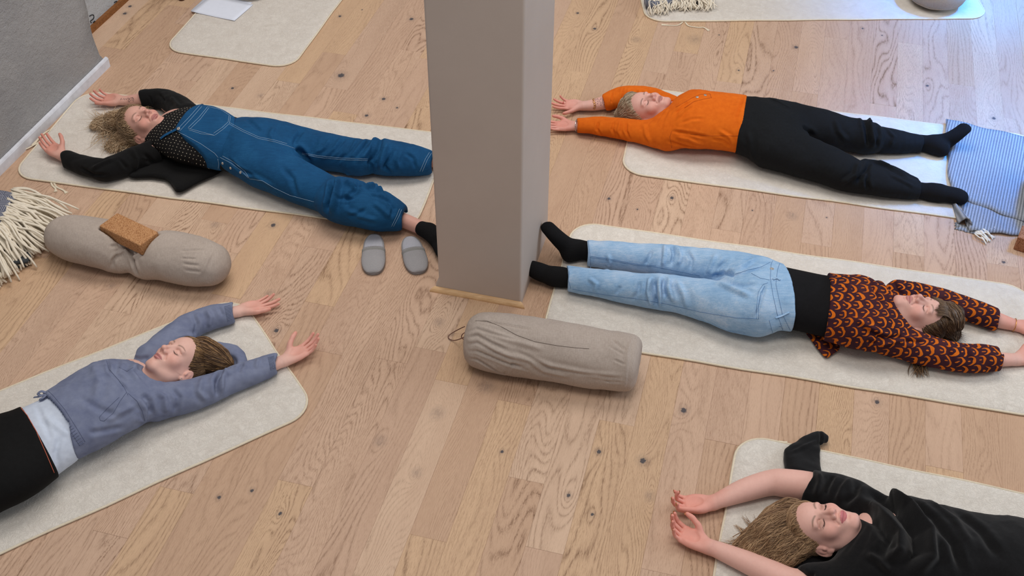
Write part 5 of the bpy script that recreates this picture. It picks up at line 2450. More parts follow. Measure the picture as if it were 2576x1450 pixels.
def person_denim():
    p = Person('woman in blue denim dungarees and black cardigan lying with arms overhead', 640, 400, TONE * A([.90, .80, .76]))
    hd = Head([-1.8492, 4.7084, 0.1131], [0.149, -0.1325, 0.9799], [-0.9397, 0.2896, 0.182], 1.06, jaw=1.02, lips=.75)
    nb = at(447, 322, .10)
    p.add_head(hd, (hd.w((0, -.014, -.115)), nb), lips=(.46, .17, .16), blush=1.2)
    # far (left) arm
    hl = Hand(at(302, 253, .045), at(228, 246, .04) - at(302, 253, .045), (-.1, -.25, 1), -1, .98,
              fc=[(16, 24, 16), (20, 26, 16), (24, 28, 18), (26, 30, 18)], spread=.6, th=(24, 16, 10), thlift=18)
    p.add_arm([(470, 292, .05, .05, .01), (425, 262, .046, .044, .005), (408, 252, .043, .042), (360, 252, .038, .036), (325, 253, .031, .027), (305, 253, .027, .021, .003)], hl, zc=ZM + .0005)
    hr = Hand(at(152, 388, .05), at(100, 352, .055) - at(152, 388, .05), (.25, -.35, 1), 1, .98,
              fc=[(18, 22, 14), (20, 24, 16), (26, 28, 18), (30, 30, 18)], spread=.5, th=(52, 30, 18), thlift=28)
    p.add_arm([(385, 378, .05, .05, .01), (290, 422, .045, .043), (262, 431, .042, .040), (205, 414, .034, .032), (158, 393, .027, .021, .008)], hr, zc=ZM + .0005)
    p.add_core([[(430, 322, .14, .075), (480, 328, .145, .09), (560, 350, .13, .085), (650, 380, .165, .09)],
                [(660, 345, .08, .075), (790, 375, .07, .068), (900, 395, .05, .05), (1010, 402, .042, .042), (1085, 405, .034, .036)],
                [(660, 415, .08, .075), (745, 452, .07, .068), (850, 500, .05, .05), (940, 530, .043, .043), (1010, 553, .035, .036), (1070, 578, .032, .034)]])
    p.finish((.16, .11, .08))
    R = p.root
    # blouse
    bl = garment([([(428, 324, .155, .074), (455, 328, .178, .096), (500, 342, .196, .104), (550, 358, .182, .098), (620, 372, .165, .1)], .02)], h=.006)
    V = bl
    V.rumple(.003, 14, (1, 1, 1), 4)
    V.obj('blouse', dots_material(), R)
    # collar of the blouse
    mb = MB()
    c = A([hd.w((q * math.sin(a) * .062, -.030 + .052 * math.cos(a), -.118 - .024 * math.cos(a))) for q in (1,) for a in np.linspace(-2.2, 2.2, 22)])
    mb.tube(c, .0095, 8, flat=1.0)
    mb.build('blouse_collar', dots_material(), R)
    # cardigan: sleeves, shoulders and the parts beside the chest
    cg = garment([([(472, 290, .07, .066, .012), (440, 262, .064, .058), (410, 250, .058, .052), (385, 249, .055, .05), (360, 250, .053, .048)], .03),
                  ([(455, 376, .05, .045), (415, 374, .064, .055, .004), (345, 398, .066, .056), (290, 420, .064, .056), (262, 428, .06, .053), (215, 416, .053, .047), (170, 401, .047, .042)], .03),
                  ([(446, 328, .165, .066), (470, 334, .188, .082), (505, 346, .204, .092), (535, 356, .194, .09)], .03)],
                 polys=[([(366, 340), (392, 346), (414, 345), (452, 300), (497, 262), (522, 262), (640, 330), (640, 470), (545, 440, .03), (500, 440, .03), (455, 431, .045), (425, 412, .06), (400, 390, .08), (376, 366, .11)], .17, False),
                        ([(352, 215), (700, 200), (700, 600), (157, 600), (157, 375), (330, 300), (356, 290)], .05, True)])
    cg.rumple(.004, 13, (1, 1, 1), 1.5)
    cg.folds([([(230, 425), (255, 412), (285, 400)], .006, .012), ([(200, 420), (235, 440), (270, 440)], -.005, .01), ([(330, 372), (345, 400), (340, 430)], .006, .012),
              ([(360, 385), (385, 410), (390, 432)], -.007, .012), ([(300, 400), (320, 425)], -.005, .01), ([(400, 236), (415, 255)], -.006, .01), ([(430, 245), (450, 268)], .006, .012),
              ([(375, 240), (385, 262)], -.004, .008)], .1)
    cg.obj('cardigan', BLACKKNIT, R)
    ribbon_cloth('cardigan_hem', [(320, 446), (345, 405), (430, 405), (520, 418), (566, 424), (545, 438), (500, 458), (450, 486), (434, 462), (418, 450), (380, 444)], .032, .010, BLACKKNIT, R)
    # dungarees
    du = garment([([(592, 356, .168, .105), (620, 366, .178, .112), (660, 382, .196, .112), (700, 394, .19, .105)], .02),
                  ([(660, 348, .1, .098), (720, 362, .108, .095), (800, 378, .102, .09), (870, 390, .094, .085), (905, 396, .098, .088), (935, 392, .085, .08), (970, 396, .094, .086), (1030, 403, .086, .074), (1070, 408, .068, .06)], .03),
                  ([(660, 420, .105, .098), (720, 444, .112, .096), (790, 476, .102, .09), (830, 492, .094, .084), (858, 503, .118, .1), (905, 516, .116, .096), (955, 531, .104, .086), (1000, 545, .074, .062)], .03)],
                 h=.005, polys=[([(441, 320), (506, 255), (560, 262), (640, 275), (1100, 340), (1088, 384), (1060, 440), (1012, 530), (1000, 582), (800, 620), (560, 470), (551, 424), (549, 398), (540, 330), (545, 262)], .13, True)],
                 subs=[[(1060, 408, .045, .042), (1120, 412, .045, .042)], [(990, 542, .046, .042), (1040, 562, .046, .042)]])
    # bib panel laid on the chest
    bb = garment([([(430, 324, .16, .108), (470, 328, .18, .114), (520, 342, .198, .115), (580, 358, .185, .114)], .02)],
                 polys=[([(441, 322), (505, 257), (535, 262), (562, 276), (592, 300), (592, 420), (553, 402), (540, 388), (500, 362), (462, 341)], .215, True)])
    bb.v = bb.v[:, :]
    # wrinkles
    fl = [([(950, 345), (930, 372), (905, 405)], .012, .014), ([(962, 342), (950, 375), (930, 410), (935, 430)], -.012, .012), ([(975, 360), (962, 395), (955, 425)], .014, .014),
          ([(990, 375), (978, 400), (965, 420), (985, 435)], -.008, .010), ([(860, 345), (840, 375), (810, 400)], .006, .012), ([(890, 350), (870, 385), (850, 410)], -.006, .010),
          ([(925, 345), (900, 375), (880, 402)], .006, .011), ([(1010, 380), (1000, 405), (1005, 425)], .006, .012), ([(800, 345), (790, 370), (780, 395)], -.004, .011),
          ([(838, 450), (832, 490), (822, 530)], -.022, .013), ([(850, 450), (845, 490), (835, 535)], .016, .014), ([(870, 455), (890, 470), (905, 480)], .012, .014), ([(908, 455), (890, 480), (862, 510)], -.010, .012),
          ([(915, 470), (945, 468), (965, 490)], .014, .014), ([(905, 485), (880, 500), (870, 520)], -.008, .011), ([(930, 490), (955, 495), (985, 510)], -.008, .011), ([(940, 510), (965, 530), (985, 550)], .006, .012),
          ([(870, 530), (910, 545), (950, 556)], .005, .013), ([(745, 372), (770, 398), (800, 430)], -.016, .016), ([(760, 330), (745, 350), (738, 368)], -.006, .012), ([(620, 300), (640, 315), (655, 330)], -.006, .012),
          ([(690, 318), (680, 340), (690, 360)], .005, .013), ([(710, 420), (735, 450), (745, 490)], -.005, .014), ([(610, 440), (640, 445), (690, 470)], .004, .012), ([(575, 400), (600, 425), (640, 445)], -.006, .009),
          ([(830, 350), (815, 372), (795, 385)], .005, .009), ([(875, 352), (850, 382), (828, 400)], .005, .009), ([(905, 350), (885, 378), (860, 400)], -.005, .008), ([(1020, 385), (1040, 400), (1045, 425)], -.005, .01),
          ([(880, 440), (868, 432), (850, 440)], .006, .01), ([(845, 500), (868, 496), (890, 500)], -.007, .01), ([(920, 525), (900, 540), (880, 545)], -.005, .01), ([(975, 505), (990, 525), (985, 548)], -.006, .01)]
    du.rumple(.0035, 10, (1, 1, 1), 7)
    du.folds([(a_, b_ * 1.15, c_) for a_, b_, c_ in fl], .14)
    du.v = relax(du.v, du.f, 3, .5)
    du.floor(ZM + .0008)
    bb.rumple(.002, 9, (1, 1, 1), 3)
    dung = empty('dungarees', (0, 0, 0))
    bpy.data.objects.remove(dung)
    o = du.obj('dungarees', DENIM, R)
    ob = bb.obj('bib', DENIM, R)
    both = Surf(*join_surf([(bb.v, bb.f), (du.v, du.f)]))
    st = [[(446, 326), (475, 296), (505, 262)], [(452, 330), (478, 302), (508, 268)], [(473, 322), (500, 296), (523, 268)], [(478, 325), (504, 300), (526, 271)],
          [(523, 268), (555, 276), (578, 291)], [(473, 323), (505, 332), (540, 341)], [(475, 327), (506, 337), (540, 341)], [(540, 341), (562, 325), (577, 311)], [(537, 336), (559, 321), (574, 307)], [(577, 311), (580, 292)], [(574, 307), (576, 291)],
          [(577, 313), (610, 331), (650, 349), (690, 357), (720, 366), (742, 374)], [(578, 309), (611, 327), (651, 345), (691, 353), (722, 362)],
          [(446, 331), (470, 343), (505, 362), (540, 386), (549, 397)], [(553, 396), (580, 410), (605, 428), (625, 448)], [(560, 393), (588, 408), (615, 430), (628, 450)],
          [(548, 400), (550, 412), (549, 424)], [(628, 450), (660, 455), (690, 473), (730, 492), (790, 508)],
          [(760, 385), (800, 392), (860, 398), (925, 400)], [(760, 388), (800, 396), (860, 402), (925, 404)], [(1085, 386), (1075, 402), (1062, 432)], [(1080, 384), (1070, 400), (1056, 432)], [(1010, 528), (1003, 545), (990, 570)], [(1005, 526), (998, 543), (985, 570)]]
    stitch(R, both, st, .00085, THREAD)
    # buttons and straps
    for x, y in ((449, 324), (508, 259)):
        button(R, both, x, y, .0085, METALB)
    for x, y in ((560, 411), (580, 423), (605, 434)):
        button(R, both, x, y, .0065, METALB)
    bs = Surf(*join_surf([(bl.v, bl.f), (p.body.v, p.body.f)]))
    for L, wd in (([(452, 322), (438, 330), (424, 337), (411, 344), (402, 352)], .011), ([(507, 258), (494, 265), (482, 275), (474, 286), (468, 296)], .008)):
        P = bs.line(L, 4, .004)
        P = catmull(P[::3], 4)
        v, f = tube_geo(P, wd, 8, False, .18)
        mesh_obj('strap', v, f, DENIM, R)
    # ankle sock on the near foot, the other one hidden behind the pillar
    s1 = foot_sock([[(1062, 576, .034, .036), (1082, 585, .038, .042), (1098, 600, .036, .04)], [(1082, 583, .034, .04), (1097, 600, .035, .034), (1112, 630, .034, .024), (1116, 645, .028, .018)]])
    s1.obj('sock', BLACKSOCK, R)
    s2 = foot_sock([[(1100, 405, .034, .036), (1125, 408, .038, .042)], [(1122, 405, .034, .05), (1140, 398, .034, .06, .02), (1160, 385, .036, .04, .09), (1166, 378, .03, .03, .12)]])
    s2.obj('sock', BLACKSOCK, R)
    # tattoos and ring
    stitch(R, p.body, [[(303, 252), (305, 247), (306, 251)], [(309, 251), (312, 247), (313, 252), (316, 248), (319, 251)], [(319, 250), (322, 246), (325, 249), (322, 254), (325, 257), (328, 252), (324, 249), (330, 246), (335, 248), (333, 253), (330, 250)], [(330, 247), (334, 245), (337, 250), (335, 256)],
                       [(157, 394), (160, 391), (162, 395), (159, 397)]], .0008, plain('tattoo_ink', srgb(62, 60, 70), .8), 'tattoo', .0002, 2)
    under(R, o, ('bib', 'stitching', 'button', 'strap'))
    under(R, p.bodyobj, ('eyelashes', 'tattoo'))
    # hair: loose greying curls spread on the mat
    hm = hair_material('blond_grey_curls', srgb(92, 70, 54), srgb(186, 156, 122), srgb(234, 214, 184))
    H = Hair(p, hm, .007)
    rng = random.Random(21)
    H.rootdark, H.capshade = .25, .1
    H.mass([[(326, 300, .05, .06, .02), (285, 308, .055, .04), (243, 314, .036, .02)], [(332, 338, .05, .05, .01), (302, 354, .05, .034), (278, 370, .034, .016)]], rum=.012, fr=34, base=.5)
    ctr = hd.C

    def aim(q):
        d = unit(q - ctr)
        return A([-1.0, -.28, 0]) * .75 + d * .6 + A([0, 0, -.1])
    H.flow(1400, aim, rng, (.05, .12), (.0011, .0021), .007, 1.1, 26, 10, (.5, 1.0))
    for k in range(330):
        u = rng.random()
        if u < .55:
            ex, ey = rng.gauss(248, 20), rng.gauss(318, 26)
            sx, sy = 285, 312
        elif u < .9:
            ex, ey = rng.gauss(288, 22), rng.gauss(370, 13)
            sx, sy = 310, 350
        else:
            ex, ey = rng.gauss(382, 12), rng.gauss(266, 6)
            sx, sy = 352, 268
        s0 = at(sx + rng.gauss(0, 14), sy + rng.gauss(0, 12), .05)
        end = at(ex, ey, ZM + abs(rng.gauss(0, .018)) + .003)
        H.lock(hd.loc(s0[None])[0], [], end, rng.uniform(.0011, .002), rng, rng.uniform(.006, .016), rng.uniform(1.0, 2.4), n=16, shade=rng.uniform(.4, 1.0), seg=3)
    H.build()
    return p


P1 = person_denim()
# ------------------------------------------------------------------ woman in the blue hooded jacket
JACKET = fabric('washed_blue_cotton', srgb(130, 138, 162), srgb(104, 112, 140), .9, nscale=26, weave=800, bump=.3, big=9)
WHITET = fabric('white_cotton_jersey', srgb(206, 216, 232), srgb(190, 200, 218), .9)
LEGGING = fabric('black_leggings', srgb(20, 20, 21), srgb(14, 14, 15), .8)


def person_jacket():
    p = Person('woman in a blue hooded jacket and black leggings lying with arms overhead', 60, 1140, TONE * A([1.02, 1.0, .98]))
    hd = Head([-1.3173, 3.0851, 0.112], [-0.1331, 0.0466, 0.99], [0.6821, 0.729, 0.0574], 1.0, nose=1.0, lips=.9, wide=.97)
    nb = at(352, 958, .10)
    p.add_head(hd, (hd.w((0, -.016, -.12)), nb), lips=(.52, .19, .19), blush=1.0)
    hf = Hand(at(607, 782, .03), at(690, 757, .022) - at(607, 782, .03), (-.1, .05, 1), -1, .98,
              fc=[(4, 8, 6), (4, 8, 6), (8, 12, 8), (2, 6, 4)], spread=1.5, th=(34, 12, 4), thlift=8)
    hf = Hand(at(607, 782, .03), at(690, 757, .022) - at(607, 782, .03), (-.1, .05, 1), 1, .98,
              fc=[(4, 8, 6), (4, 8, 6), (10, 14, 8), (2, 6, 4)], spread=1.5, th=(38, 14, 4), thlift=6)
    p.add_arm([(385, 900, .05, .05, .01), (455, 842, .046, .044), (488, 815, .043, .04), (540, 798, .037, .034), (590, 785, .027, .021, .004)], hf)
    hn = Hand(at(722, 905, .03), at(782, 872, .04) - at(722, 905, .03), (-.25, -.1, 1), -1, .98,
              fc=[(10, 14, 10), (12, 16, 10), (16, 18, 12), (18, 20, 12)], spread=1.0, th=(46, 34, 30), thlift=34)
    p.add_arm([(395, 1012, .05, .05, .01), (510, 985, .046, .044), (560, 966, .042, .04), (640, 935, .036, .033), (710, 909, .027, .021, .004)], hn)
    p.add_core([[(350, 960, .13, .07), (290, 990, .145, .085), (170, 1062, .125, .08), (60, 1130, .155, .09)],
                [(60, 1110, .075, .075), (-60, 1150, .07, .07)], [(60, 1160, .075, .075), (-60, 1240, .07, .07)]])
    p.finish((.15, .09, .055))
    R = p.root
    # leggings
    lg = garment([([(150, 1078, .166, .106), (110, 1102, .172, .108), (60, 1132, .184, .11), (10, 1165, .188, .11), (-60, 1200, .18, .104)], .03),
                  ([(0, 1120, .1, .1), (-110, 1180, .1, .095)], .04), ([(0, 1185, .1, .1), (-110, 1270, .1, .095)], .04)],
                 cuts=[px_plane((48, 1018, .15), (146, 1194, .06), 1)], h=.006)
    lg.obj('leggings', LEGGING, R)
    # white shirt
    wt = garment([([(250, 1010, .15, .094), (185, 1052, .15, .094), (120, 1096, .162, .1), (80, 1120, .17, .102)], .03)], h=.006)
    wt.rumple(.0025, 12, seed=2)
    wt.folds([([(150, 1100), (140, 1140), (145, 1175)], -.005, .012), ([(110, 1050), (140, 1070), (180, 1100)], .004, .014), ([(90, 1020), (105, 1050), (130, 1110)], -.003, .01)], .16)
    wt.obj('shirt', WHITET, R)
    mb = MB()
    mb.tube(lg.line([(50, 1024), (68, 1046), (91, 1086), (116, 1142), (136, 1190)], 4, .001), .0014, 5)
    mb.build('orange_hem_thread', plain('orange_thread', srgb(196, 106, 84), .8), R)
    # jacket
    jk = garment([([(385, 902, .072, .066, .008), (440, 852, .066, .058), (480, 820, .061, .053), (530, 800, .056, .049), (585, 786, .05, .042)], .035),
                  ([(395, 1012, .075, .066, .006), (460, 1000, .07, .06), (520, 982, .065, .056), (570, 962, .058, .051), (640, 935, .053, .045), (694, 914, .047, .04)], .035),
                  ([(366, 955, .12, .052), (342, 966, .165, .078), (290, 992, .186, .106), (225, 1032, .178, .108), (165, 1066, .172, .104), (146, 1078, .168, .1)], .035)],
                 polys=[([(585, 700, .03), (588, 762, .06), (592, 810, .02), (594, 850, .0), (700, 880, .03), (700, 892, .07), (701, 915, .04), (699, 932, .02), (700, 1000, 0), (210, 1300, 0), (203, 1140, .03), (196, 1112, .08), (170, 1062, .19), (140, 1020, .2), (112, 992, .18), (92, 982, .14), (0, 900, .1), (300, 700, 0)], .1, True)],
                 subs=[[(575, 788, .036, .03), (620, 778, .036, .03)], [(685, 917, .036, .03), (725, 905, .036, .03)]],
                 neck=([hd.w((0, -.005, -.02)), hd.w((0, -.002, -.11)), hd.w((0, .018, -.165))], [.08, .064, .036]))
    # room for the neck
    jk.rumple(.003, 11, seed=5)
    jk.rumple(.0016, 24, (1, 1, 1), seed=2)
    fl = [([(300, 905), (290, 940), (320, 960)], -.004, .012), ([(345, 915), (330, 935), (350, 960)], .006, .014), ([(270, 905), (275, 935), (300, 960), (325, 990)], -.0035, .006),
          ([(355, 990), (375, 1010), (380, 1045)], -.008, .014), ([(390, 985), (415, 1000), (420, 1040)], .007, .014), ([(430, 975), (450, 1000), (440, 1040)], -.006, .012), ([(340, 1000), (365, 1030), (362, 1070)], .006, .013),
          ([(560, 925), (545, 960), (548, 1000)], -.009, .012), ([(580, 915), (560, 950), (556, 990)], .007, .012), ([(610, 905), (600, 940)], -.005, .010), ([(510, 950), (500, 985), (520, 1010)], .006, .013), ([(650, 895), (645, 930)], .004, .010),
          ([(440, 850), (465, 845), (490, 848)], .005, .012), ([(485, 790), (495, 815), (490, 845)], -.006, .011), ([(520, 780), (530, 800), (525, 825)], .006, .012), ([(550, 772), (560, 795)], -.004, .009),
          ([(230, 910), (250, 960), (240, 1010)], .004, .018), ([(200, 1000), (250, 1030), (300, 1050)], -.004, .014), ([(270, 1060), (300, 1040), (340, 1020)], .005, .013), ([(220, 1090), (260, 1085), (310, 1075)], -.004, .012),
          ([(385, 900), (370, 920), (380, 940)], .006, .012), ([(330, 900), (350, 905), (375, 900)], -.004, .010)]
    jk.folds(fl, .15)
    jk.floor(ZM + .0008)
    jo = jk.obj('jacket', JACKET, R)
    seam = plain('dark_blue_seam', srgb(88, 96, 124), .9)
    stitch(R, jk, [[(268, 908), (275, 930), (298, 956), (312, 975), (322, 995)], [(318, 988), (302, 1010), (285, 1040), (262, 1060)], [(262, 1060), (252, 1058), (250, 1050), (268, 1030), (300, 1000)],
                   [(322, 990), (345, 1010), (358, 1035), (365, 1060)], [(98, 985), (120, 1004), (150, 1040), (178, 1085), (200, 1122)], [(112, 975), (134, 996), (164, 1032), (192, 1076), (214, 1112)], [(300, 925), (320, 935), (335, 925)]], .0008, seam, 'seams', .0003)
    # gathered hem and cuffs
    mb = MB()
    for t in np.linspace(0, 1, 24):
        a = A([98, 984]) * (1 - t) + A([200, 1122]) * t + A([6 * math.sin(math.pi * t) * -1, 10 * math.sin(math.pi * t)]) * 0
        b = a + A([12, -9])
        P = jk.line([a, b], 3, .0012)
        if len(P) > 1: mb.tube(P, .0012, 5)
    for cx, cy, dx, dy in ((580, 768, 8, 36), (690, 896, 6, 30)):
        for t in np.linspace(0, 1, 12):
            a = A([cx + dx * t, cy + dy * t])
            P = jk.line([a, a + A([-16, 5])], 3, .0012)
            if len(P) > 1: mb.tube(P, .0012, 5)
    mb.build('gathers', JACKET, R)['kind'] = 'stuff'
    # drawstring bow
    b0 = at(112, 992, .185)
    mb = MB()
    rng = random.Random(1)
    for q in ([(118, 990, .19), (104, 985, .20), (96, 992, .195), (106, 996, .19), (116, 994, .19)], [(118, 992, .19), (110, 1000, .2), (100, 1006, .195), (108, 1008, .188), (118, 998, .188)],
              [(114, 992, .19), (100, 998, .19), (86, 1000, .17)], [(114, 994, .19), (104, 1010, .185), (96, 1016, .18)]):
        mb.tube(catmull([at(*w_) for w_ in q], 6), .0055, 6, flat=.4)
    mb.build('drawstring_bow', JACKET, R)['kind'] = 'stuff'
    # collar flaps and hood behind the head
    V = vol_around([at(540, 880, .05), at(610, 930, .05)], .12, .005, 0, .16)
    P_, w_, h_ = nodes([(545, 885, .045, .035), (578, 895, .05, .04), (600, 918, .042, .034), (585, 945, .04, .03)])
    V.tube(P_, w_, h_, k=.02)
    V.tube(*[nodes([(548, 905, .03, .03, .03), (575, 912, .034, .034, .03)])[i] for i in range(3)], k=.012, mode='sub')
    V.clip_below(ZM + .001)
    v, f = V.mesh()
    hs = Surf(relax(v, f, 2), f).rumple(.004, 18, seed=6)
    hs.obj('hood', JACKET, R)
    neckc = hd.w((0, -.01, -.13))
    mb = MB()
    ring = []
    for a in np.linspace(-2.6, 2.6, 26):
        ring.append(hd.w((.068 * math.sin(a), -.022 + .060 * math.cos(a), -.138 - .032 * math.cos(a))))
    mb.tube(A(ring), [.004] + [.009] * 24 + [.004], 8)
    mb.build('collar', JACKET, R)
    # earring
    mb = MB()
    ec = hd.w((.0815, -.004, -.046))
    mb.add(*tube_geo([ec + hd.F * .004 * math.cos(a) + hd.U * .005 * math.sin(a) for a in np.linspace(0, 2 * math.pi, 12, endpoint=False)], .0008, 5, True))
    mb.build('earring', METALB, R)
    under(R, jo, ('seams', 'gathers', 'drawstring_bow', 'hood', 'collar'))
    under(R, p.bodyobj, ('eyelashes', 'earring'))
    # hair combed back
    hm = hair_material('brown_blond_hair', srgb(60, 44, 34), srgb(112, 84, 60), srgb(186, 146, 98))
    H = Hair(p, hm, .005)
    H.capshade = .3
    H.mass([[(510, 893, .07, .07, .015), (548, 905, .056, .05, .01), (574, 915, .034, .028)]], rum=.003, base=.25)
    rng = random.Random(8)
    T_ = at(578, 920, .05)
    H.flow(1600, lambda q: unit(T_ - q), rng, (.06, .13), (.0010, .0018), .0022, .10, 8, 9, (.15, .85))
    for k in range(120):
        s0 = at(rng.gauss(545, 8), rng.gauss(905, 12), .08)
        end = at(580 + rng.gauss(0, 7), 920 + rng.gauss(0, 9), rng.uniform(.02, .06))
        H.lock(hd.loc(s0[None])[0], [], end, rng.uniform(.001, .0018), rng, .003, 1, n=10, shade=rng.uniform(.3, 1), seg=3)
    H.build()
    return p


P2 = person_jacket()
# ------------------------------------------------------------------ woman in the orange top
ORANGE = fabric('orange_jersey', srgb(226, 112, 26), srgb(206, 94, 18), .9, nscale=40, weave=1000, bump=.2)
BLACKPANT = fabric('black_trousers', srgb(25, 27, 30), srgb(18, 20, 22), .85, nscale=90)
GOLD = plain('gold', srgb(214, 160, 88), .3, .5, .9)
SILVER = plain('silver', srgb(214, 214, 216), .25, .5, .95)


def person_orange():
    p = Person('woman in an orange top and black trousers lying with arms overhead', 1900, 330, TONE * A([1.0, .92, .92]))
    hd = Head([0.6903, 4.8816, 0.1116], [-0.1073, -0.1621, 0.9809], [-0.9522, 0.3007, -0.0545], .985, wide=1.04, jaw=1.06, chin=1.1, lips=.5)
    nb = at(1706, 290, .10)
    p.add_head(hd, (hd.w((0, -.012, -.112)), nb), lips=(.46, .21, .19), blush=.85, browh=.6)
    hf = Hand(at(1462, 266, .03), at(1404, 262, .03) - at(1462, 266, .03), (.05, -.2, 1), -1, .93,
              fc=[(6, 10, 8), (6, 10, 8), (10, 14, 10), (24, 20, 12)], spread=.8, th=(50, 38, 30), thlift=10)
    p.add_arm([(1680, 268, .05, .05, .01), (1620, 248, .048, .046), (1575, 246, .045, .043), (1530, 256, .039, .036), (1495, 264, .033, .029), (1468, 266, .028, .022, .003)], hf)
    hn = Hand(at(1440, 317, .03), at(1388, 317, .03) - at(1440, 317, .03), (.05, -.1, 1), 1, .93,
              fc=[(6, 10, 8), (6, 10, 8), (8, 12, 8), (10, 14, 8)], spread=.9, th=(40, 22, 8), thlift=14)
    p.add_arm([(1680, 345, .05, .05, .01), (1590, 330, .047, .045), (1560, 324, .044, .042), (1500, 318, .037, .034), (1450, 316, .028, .022, .003)], hn)
    p.add_core([[(1690, 300, .14, .075), (1740, 305, .16, .09), (1830, 312, .15, .09), (1930, 335, .17, .095)],
                [(1930, 300, .08, .08), (2080, 335, .07, .07), (2200, 350, .05, .05), (2320, 362, .034, .036)],
                [(1930, 370, .08, .08), (2060, 400, .07, .07), (2160, 440, .05, .05), (2320, 482, .034, .036)]])
    p.finish((.09, .055, .04))
    R = p.root
    # trousers
    tr = garment([([(1846, 308, .178, .118), (1890, 318, .192, .122), (1940, 334, .2, .118), (1975, 342, .19, .108)], .03),
                  ([(1940, 300, .1, .102), (2010, 312, .112, .1), (2080, 328, .102, .093), (2140, 340, .092, .083), (2178, 345, .094, .086), (2200, 350, .072, .068), (2250, 356, .064, .06), (2305, 361, .05, .047)], .035),
                  ([(1940, 372, .105, .102), (2010, 390, .114, .1), (2070, 412, .104, .092), (2120, 432, .096, .084), (2165, 448, .082, .074), (2220, 460, .074, .066), (2270, 472, .06, .054), (2312, 480, .047, .043)], .035),
                  ([(2175, 428, .045, .06), (2215, 434, .04, .056, .006), (2255, 444, .034, .046, .008), (2298, 460, .022, .032, .01)], .03)],
                 cuts=[px_plane((1872, 234, .16), (1851, 374, .06), -1)],
                 polys=[([(1800, 150, .2), (1800, 520, .0), (2308, 520, 0), (2311, 460, .06), (2306, 400, .05), (2318, 380, .03), (2318, 330, .08), (2318, 200, .1)], .2, True)])
    tr.rumple(.003, 10, seed=12)
    tr.folds([([(1935, 248), (1960, 258), (1990, 275)], -.006, .008), ([(2185, 290), (2192, 320), (2198, 365)], .012, .012), ([(2170, 290), (2180, 330), (2186, 372)], -.009, .011), ([(2205, 312), (2212, 340), (2205, 370)], -.008, .010),
              ([(2230, 325), (2250, 345), (2240, 370)], .005, .011), ([(2190, 400), (2180, 425), (2155, 460)], -.012, .012), ([(2195, 392), (2210, 400), (2240, 408), (2290, 430)], .012, .012), ([(2160, 410), (2150, 440), (2120, 462)], .010, .013),
              ([(2020, 320), (2045, 345), (2080, 370)], -.010, .016), ([(2100, 300), (2110, 330), (2130, 355)], .005, .014), ([(2185, 430), (2180, 455), (2185, 480)], -.008, .011), ([(2240, 440), (2270, 455), (2300, 470)], .004, .010), ([(1880, 330), (1890, 370), (1895, 405)], .004, .014)], .15)
    tr.v = relax(tr.v, tr.f, 1, .4)
    tr.floor(ZM + .0008)
    tr.obj('trousers', BLACKPANT, R)
    # top
    tp = garment([([(1682, 270, .07, .068, .01), (1640, 250, .063, .06), (1600, 243, .06, .056), (1570, 244, .06, .055), (1545, 250, .056, .05), (1530, 256, .05, .046)], .035),
                  ([(1682, 345, .075, .068, .006), (1630, 335, .068, .06), (1590, 328, .062, .055), (1555, 322, .058, .051), (1500, 317, .05, .044), (1457, 316, .042, .036)], .035),
                  ([(1692, 302, .15, .07), (1712, 303, .182, .098), (1745, 300, .188, .125), (1790, 303, .176, .126), (1840, 308, .178, .124), (1880, 314, .184, .124)], .035)],
                 polys=[([(1500, 150, .1), (1500, 292, 0), (1452, 292, .0), (1450, 302, .05), (1452, 330, .02), (1450, 420, 0), (1960, 420, .0), (1960, 150, .2)], .1, True)],
                 cuts=[px_plane((1879, 234, .16), (1857, 376, .06), 1)],
                 neck=([hd.w((0, -.005, -.02)), hd.w((0, -.002, -.105)), hd.w((0, .03, -.17))], [.085, .07, .04]),
                 subs=[[(1560, 250, .042, .038), (1500, 262, .042, .038)], [(1470, 316, .032, .028), (1430, 316, .032, .028)]])
    fl = [([(1700, 345), (1730, 350), (1770, 365)], .005, .010), ([(1690, 330), (1725, 335), (1780, 345)], -.005, .009), ([(1680, 355), (1715, 365), (1750, 372)], -.005, .009), ([(1700, 300), (1720, 280), (1745, 262)], .005, .009), ([(1712, 310), (1740, 300), (1770, 298)], -.003, .009),
          ([(1700, 285), (1715, 268), (1735, 255)], -.005, .008), ([(1685, 262), (1705, 255), (1725, 245)], .004, .009), ([(1872, 235), (1850, 262), (1825, 290)], .005, .010), ([(1870, 240), (1860, 270), (1850, 300)], -.004, .009), ([(1848, 370), (1835, 345), (1810, 330)], .005, .010), ([(1840, 372), (1820, 355), (1790, 350)], -.004, .009),
          ([(1600, 225), (1605, 245), (1600, 265)], -.005, .008), ([(1620, 228), (1630, 240), (1640, 262)], .005, .009), ([(1580, 222), (1578, 250), (1585, 275)], .005, .008), ([(1568, 220), (1565, 250), (1570, 285)], -.005, .006), ([(1540, 232), (1538, 255), (1545, 270)], -.004, .005),
          ([(1505, 305), (1502, 325), (1515, 340)], -.005, .008), ([(1560, 305), (1555, 330), (1565, 348)], .006, .010), ([(1545, 303), (1540, 325), (1548, 345)], -.005, .008), ([(1575, 305), (1575, 330), (1585, 350)], -.005, .008), ([(1620, 312), (1625, 340), (1640, 365)], .004, .012)]
    tp.rumple(.0022, 13, seed=9)
    tp.folds(fl, .18)
    tp.floor(ZM + .0008)
    to = tp.obj('orange_top', ORANGE, R)
    dk = plain('dark_orange_seam', srgb(168, 74, 14), .9)
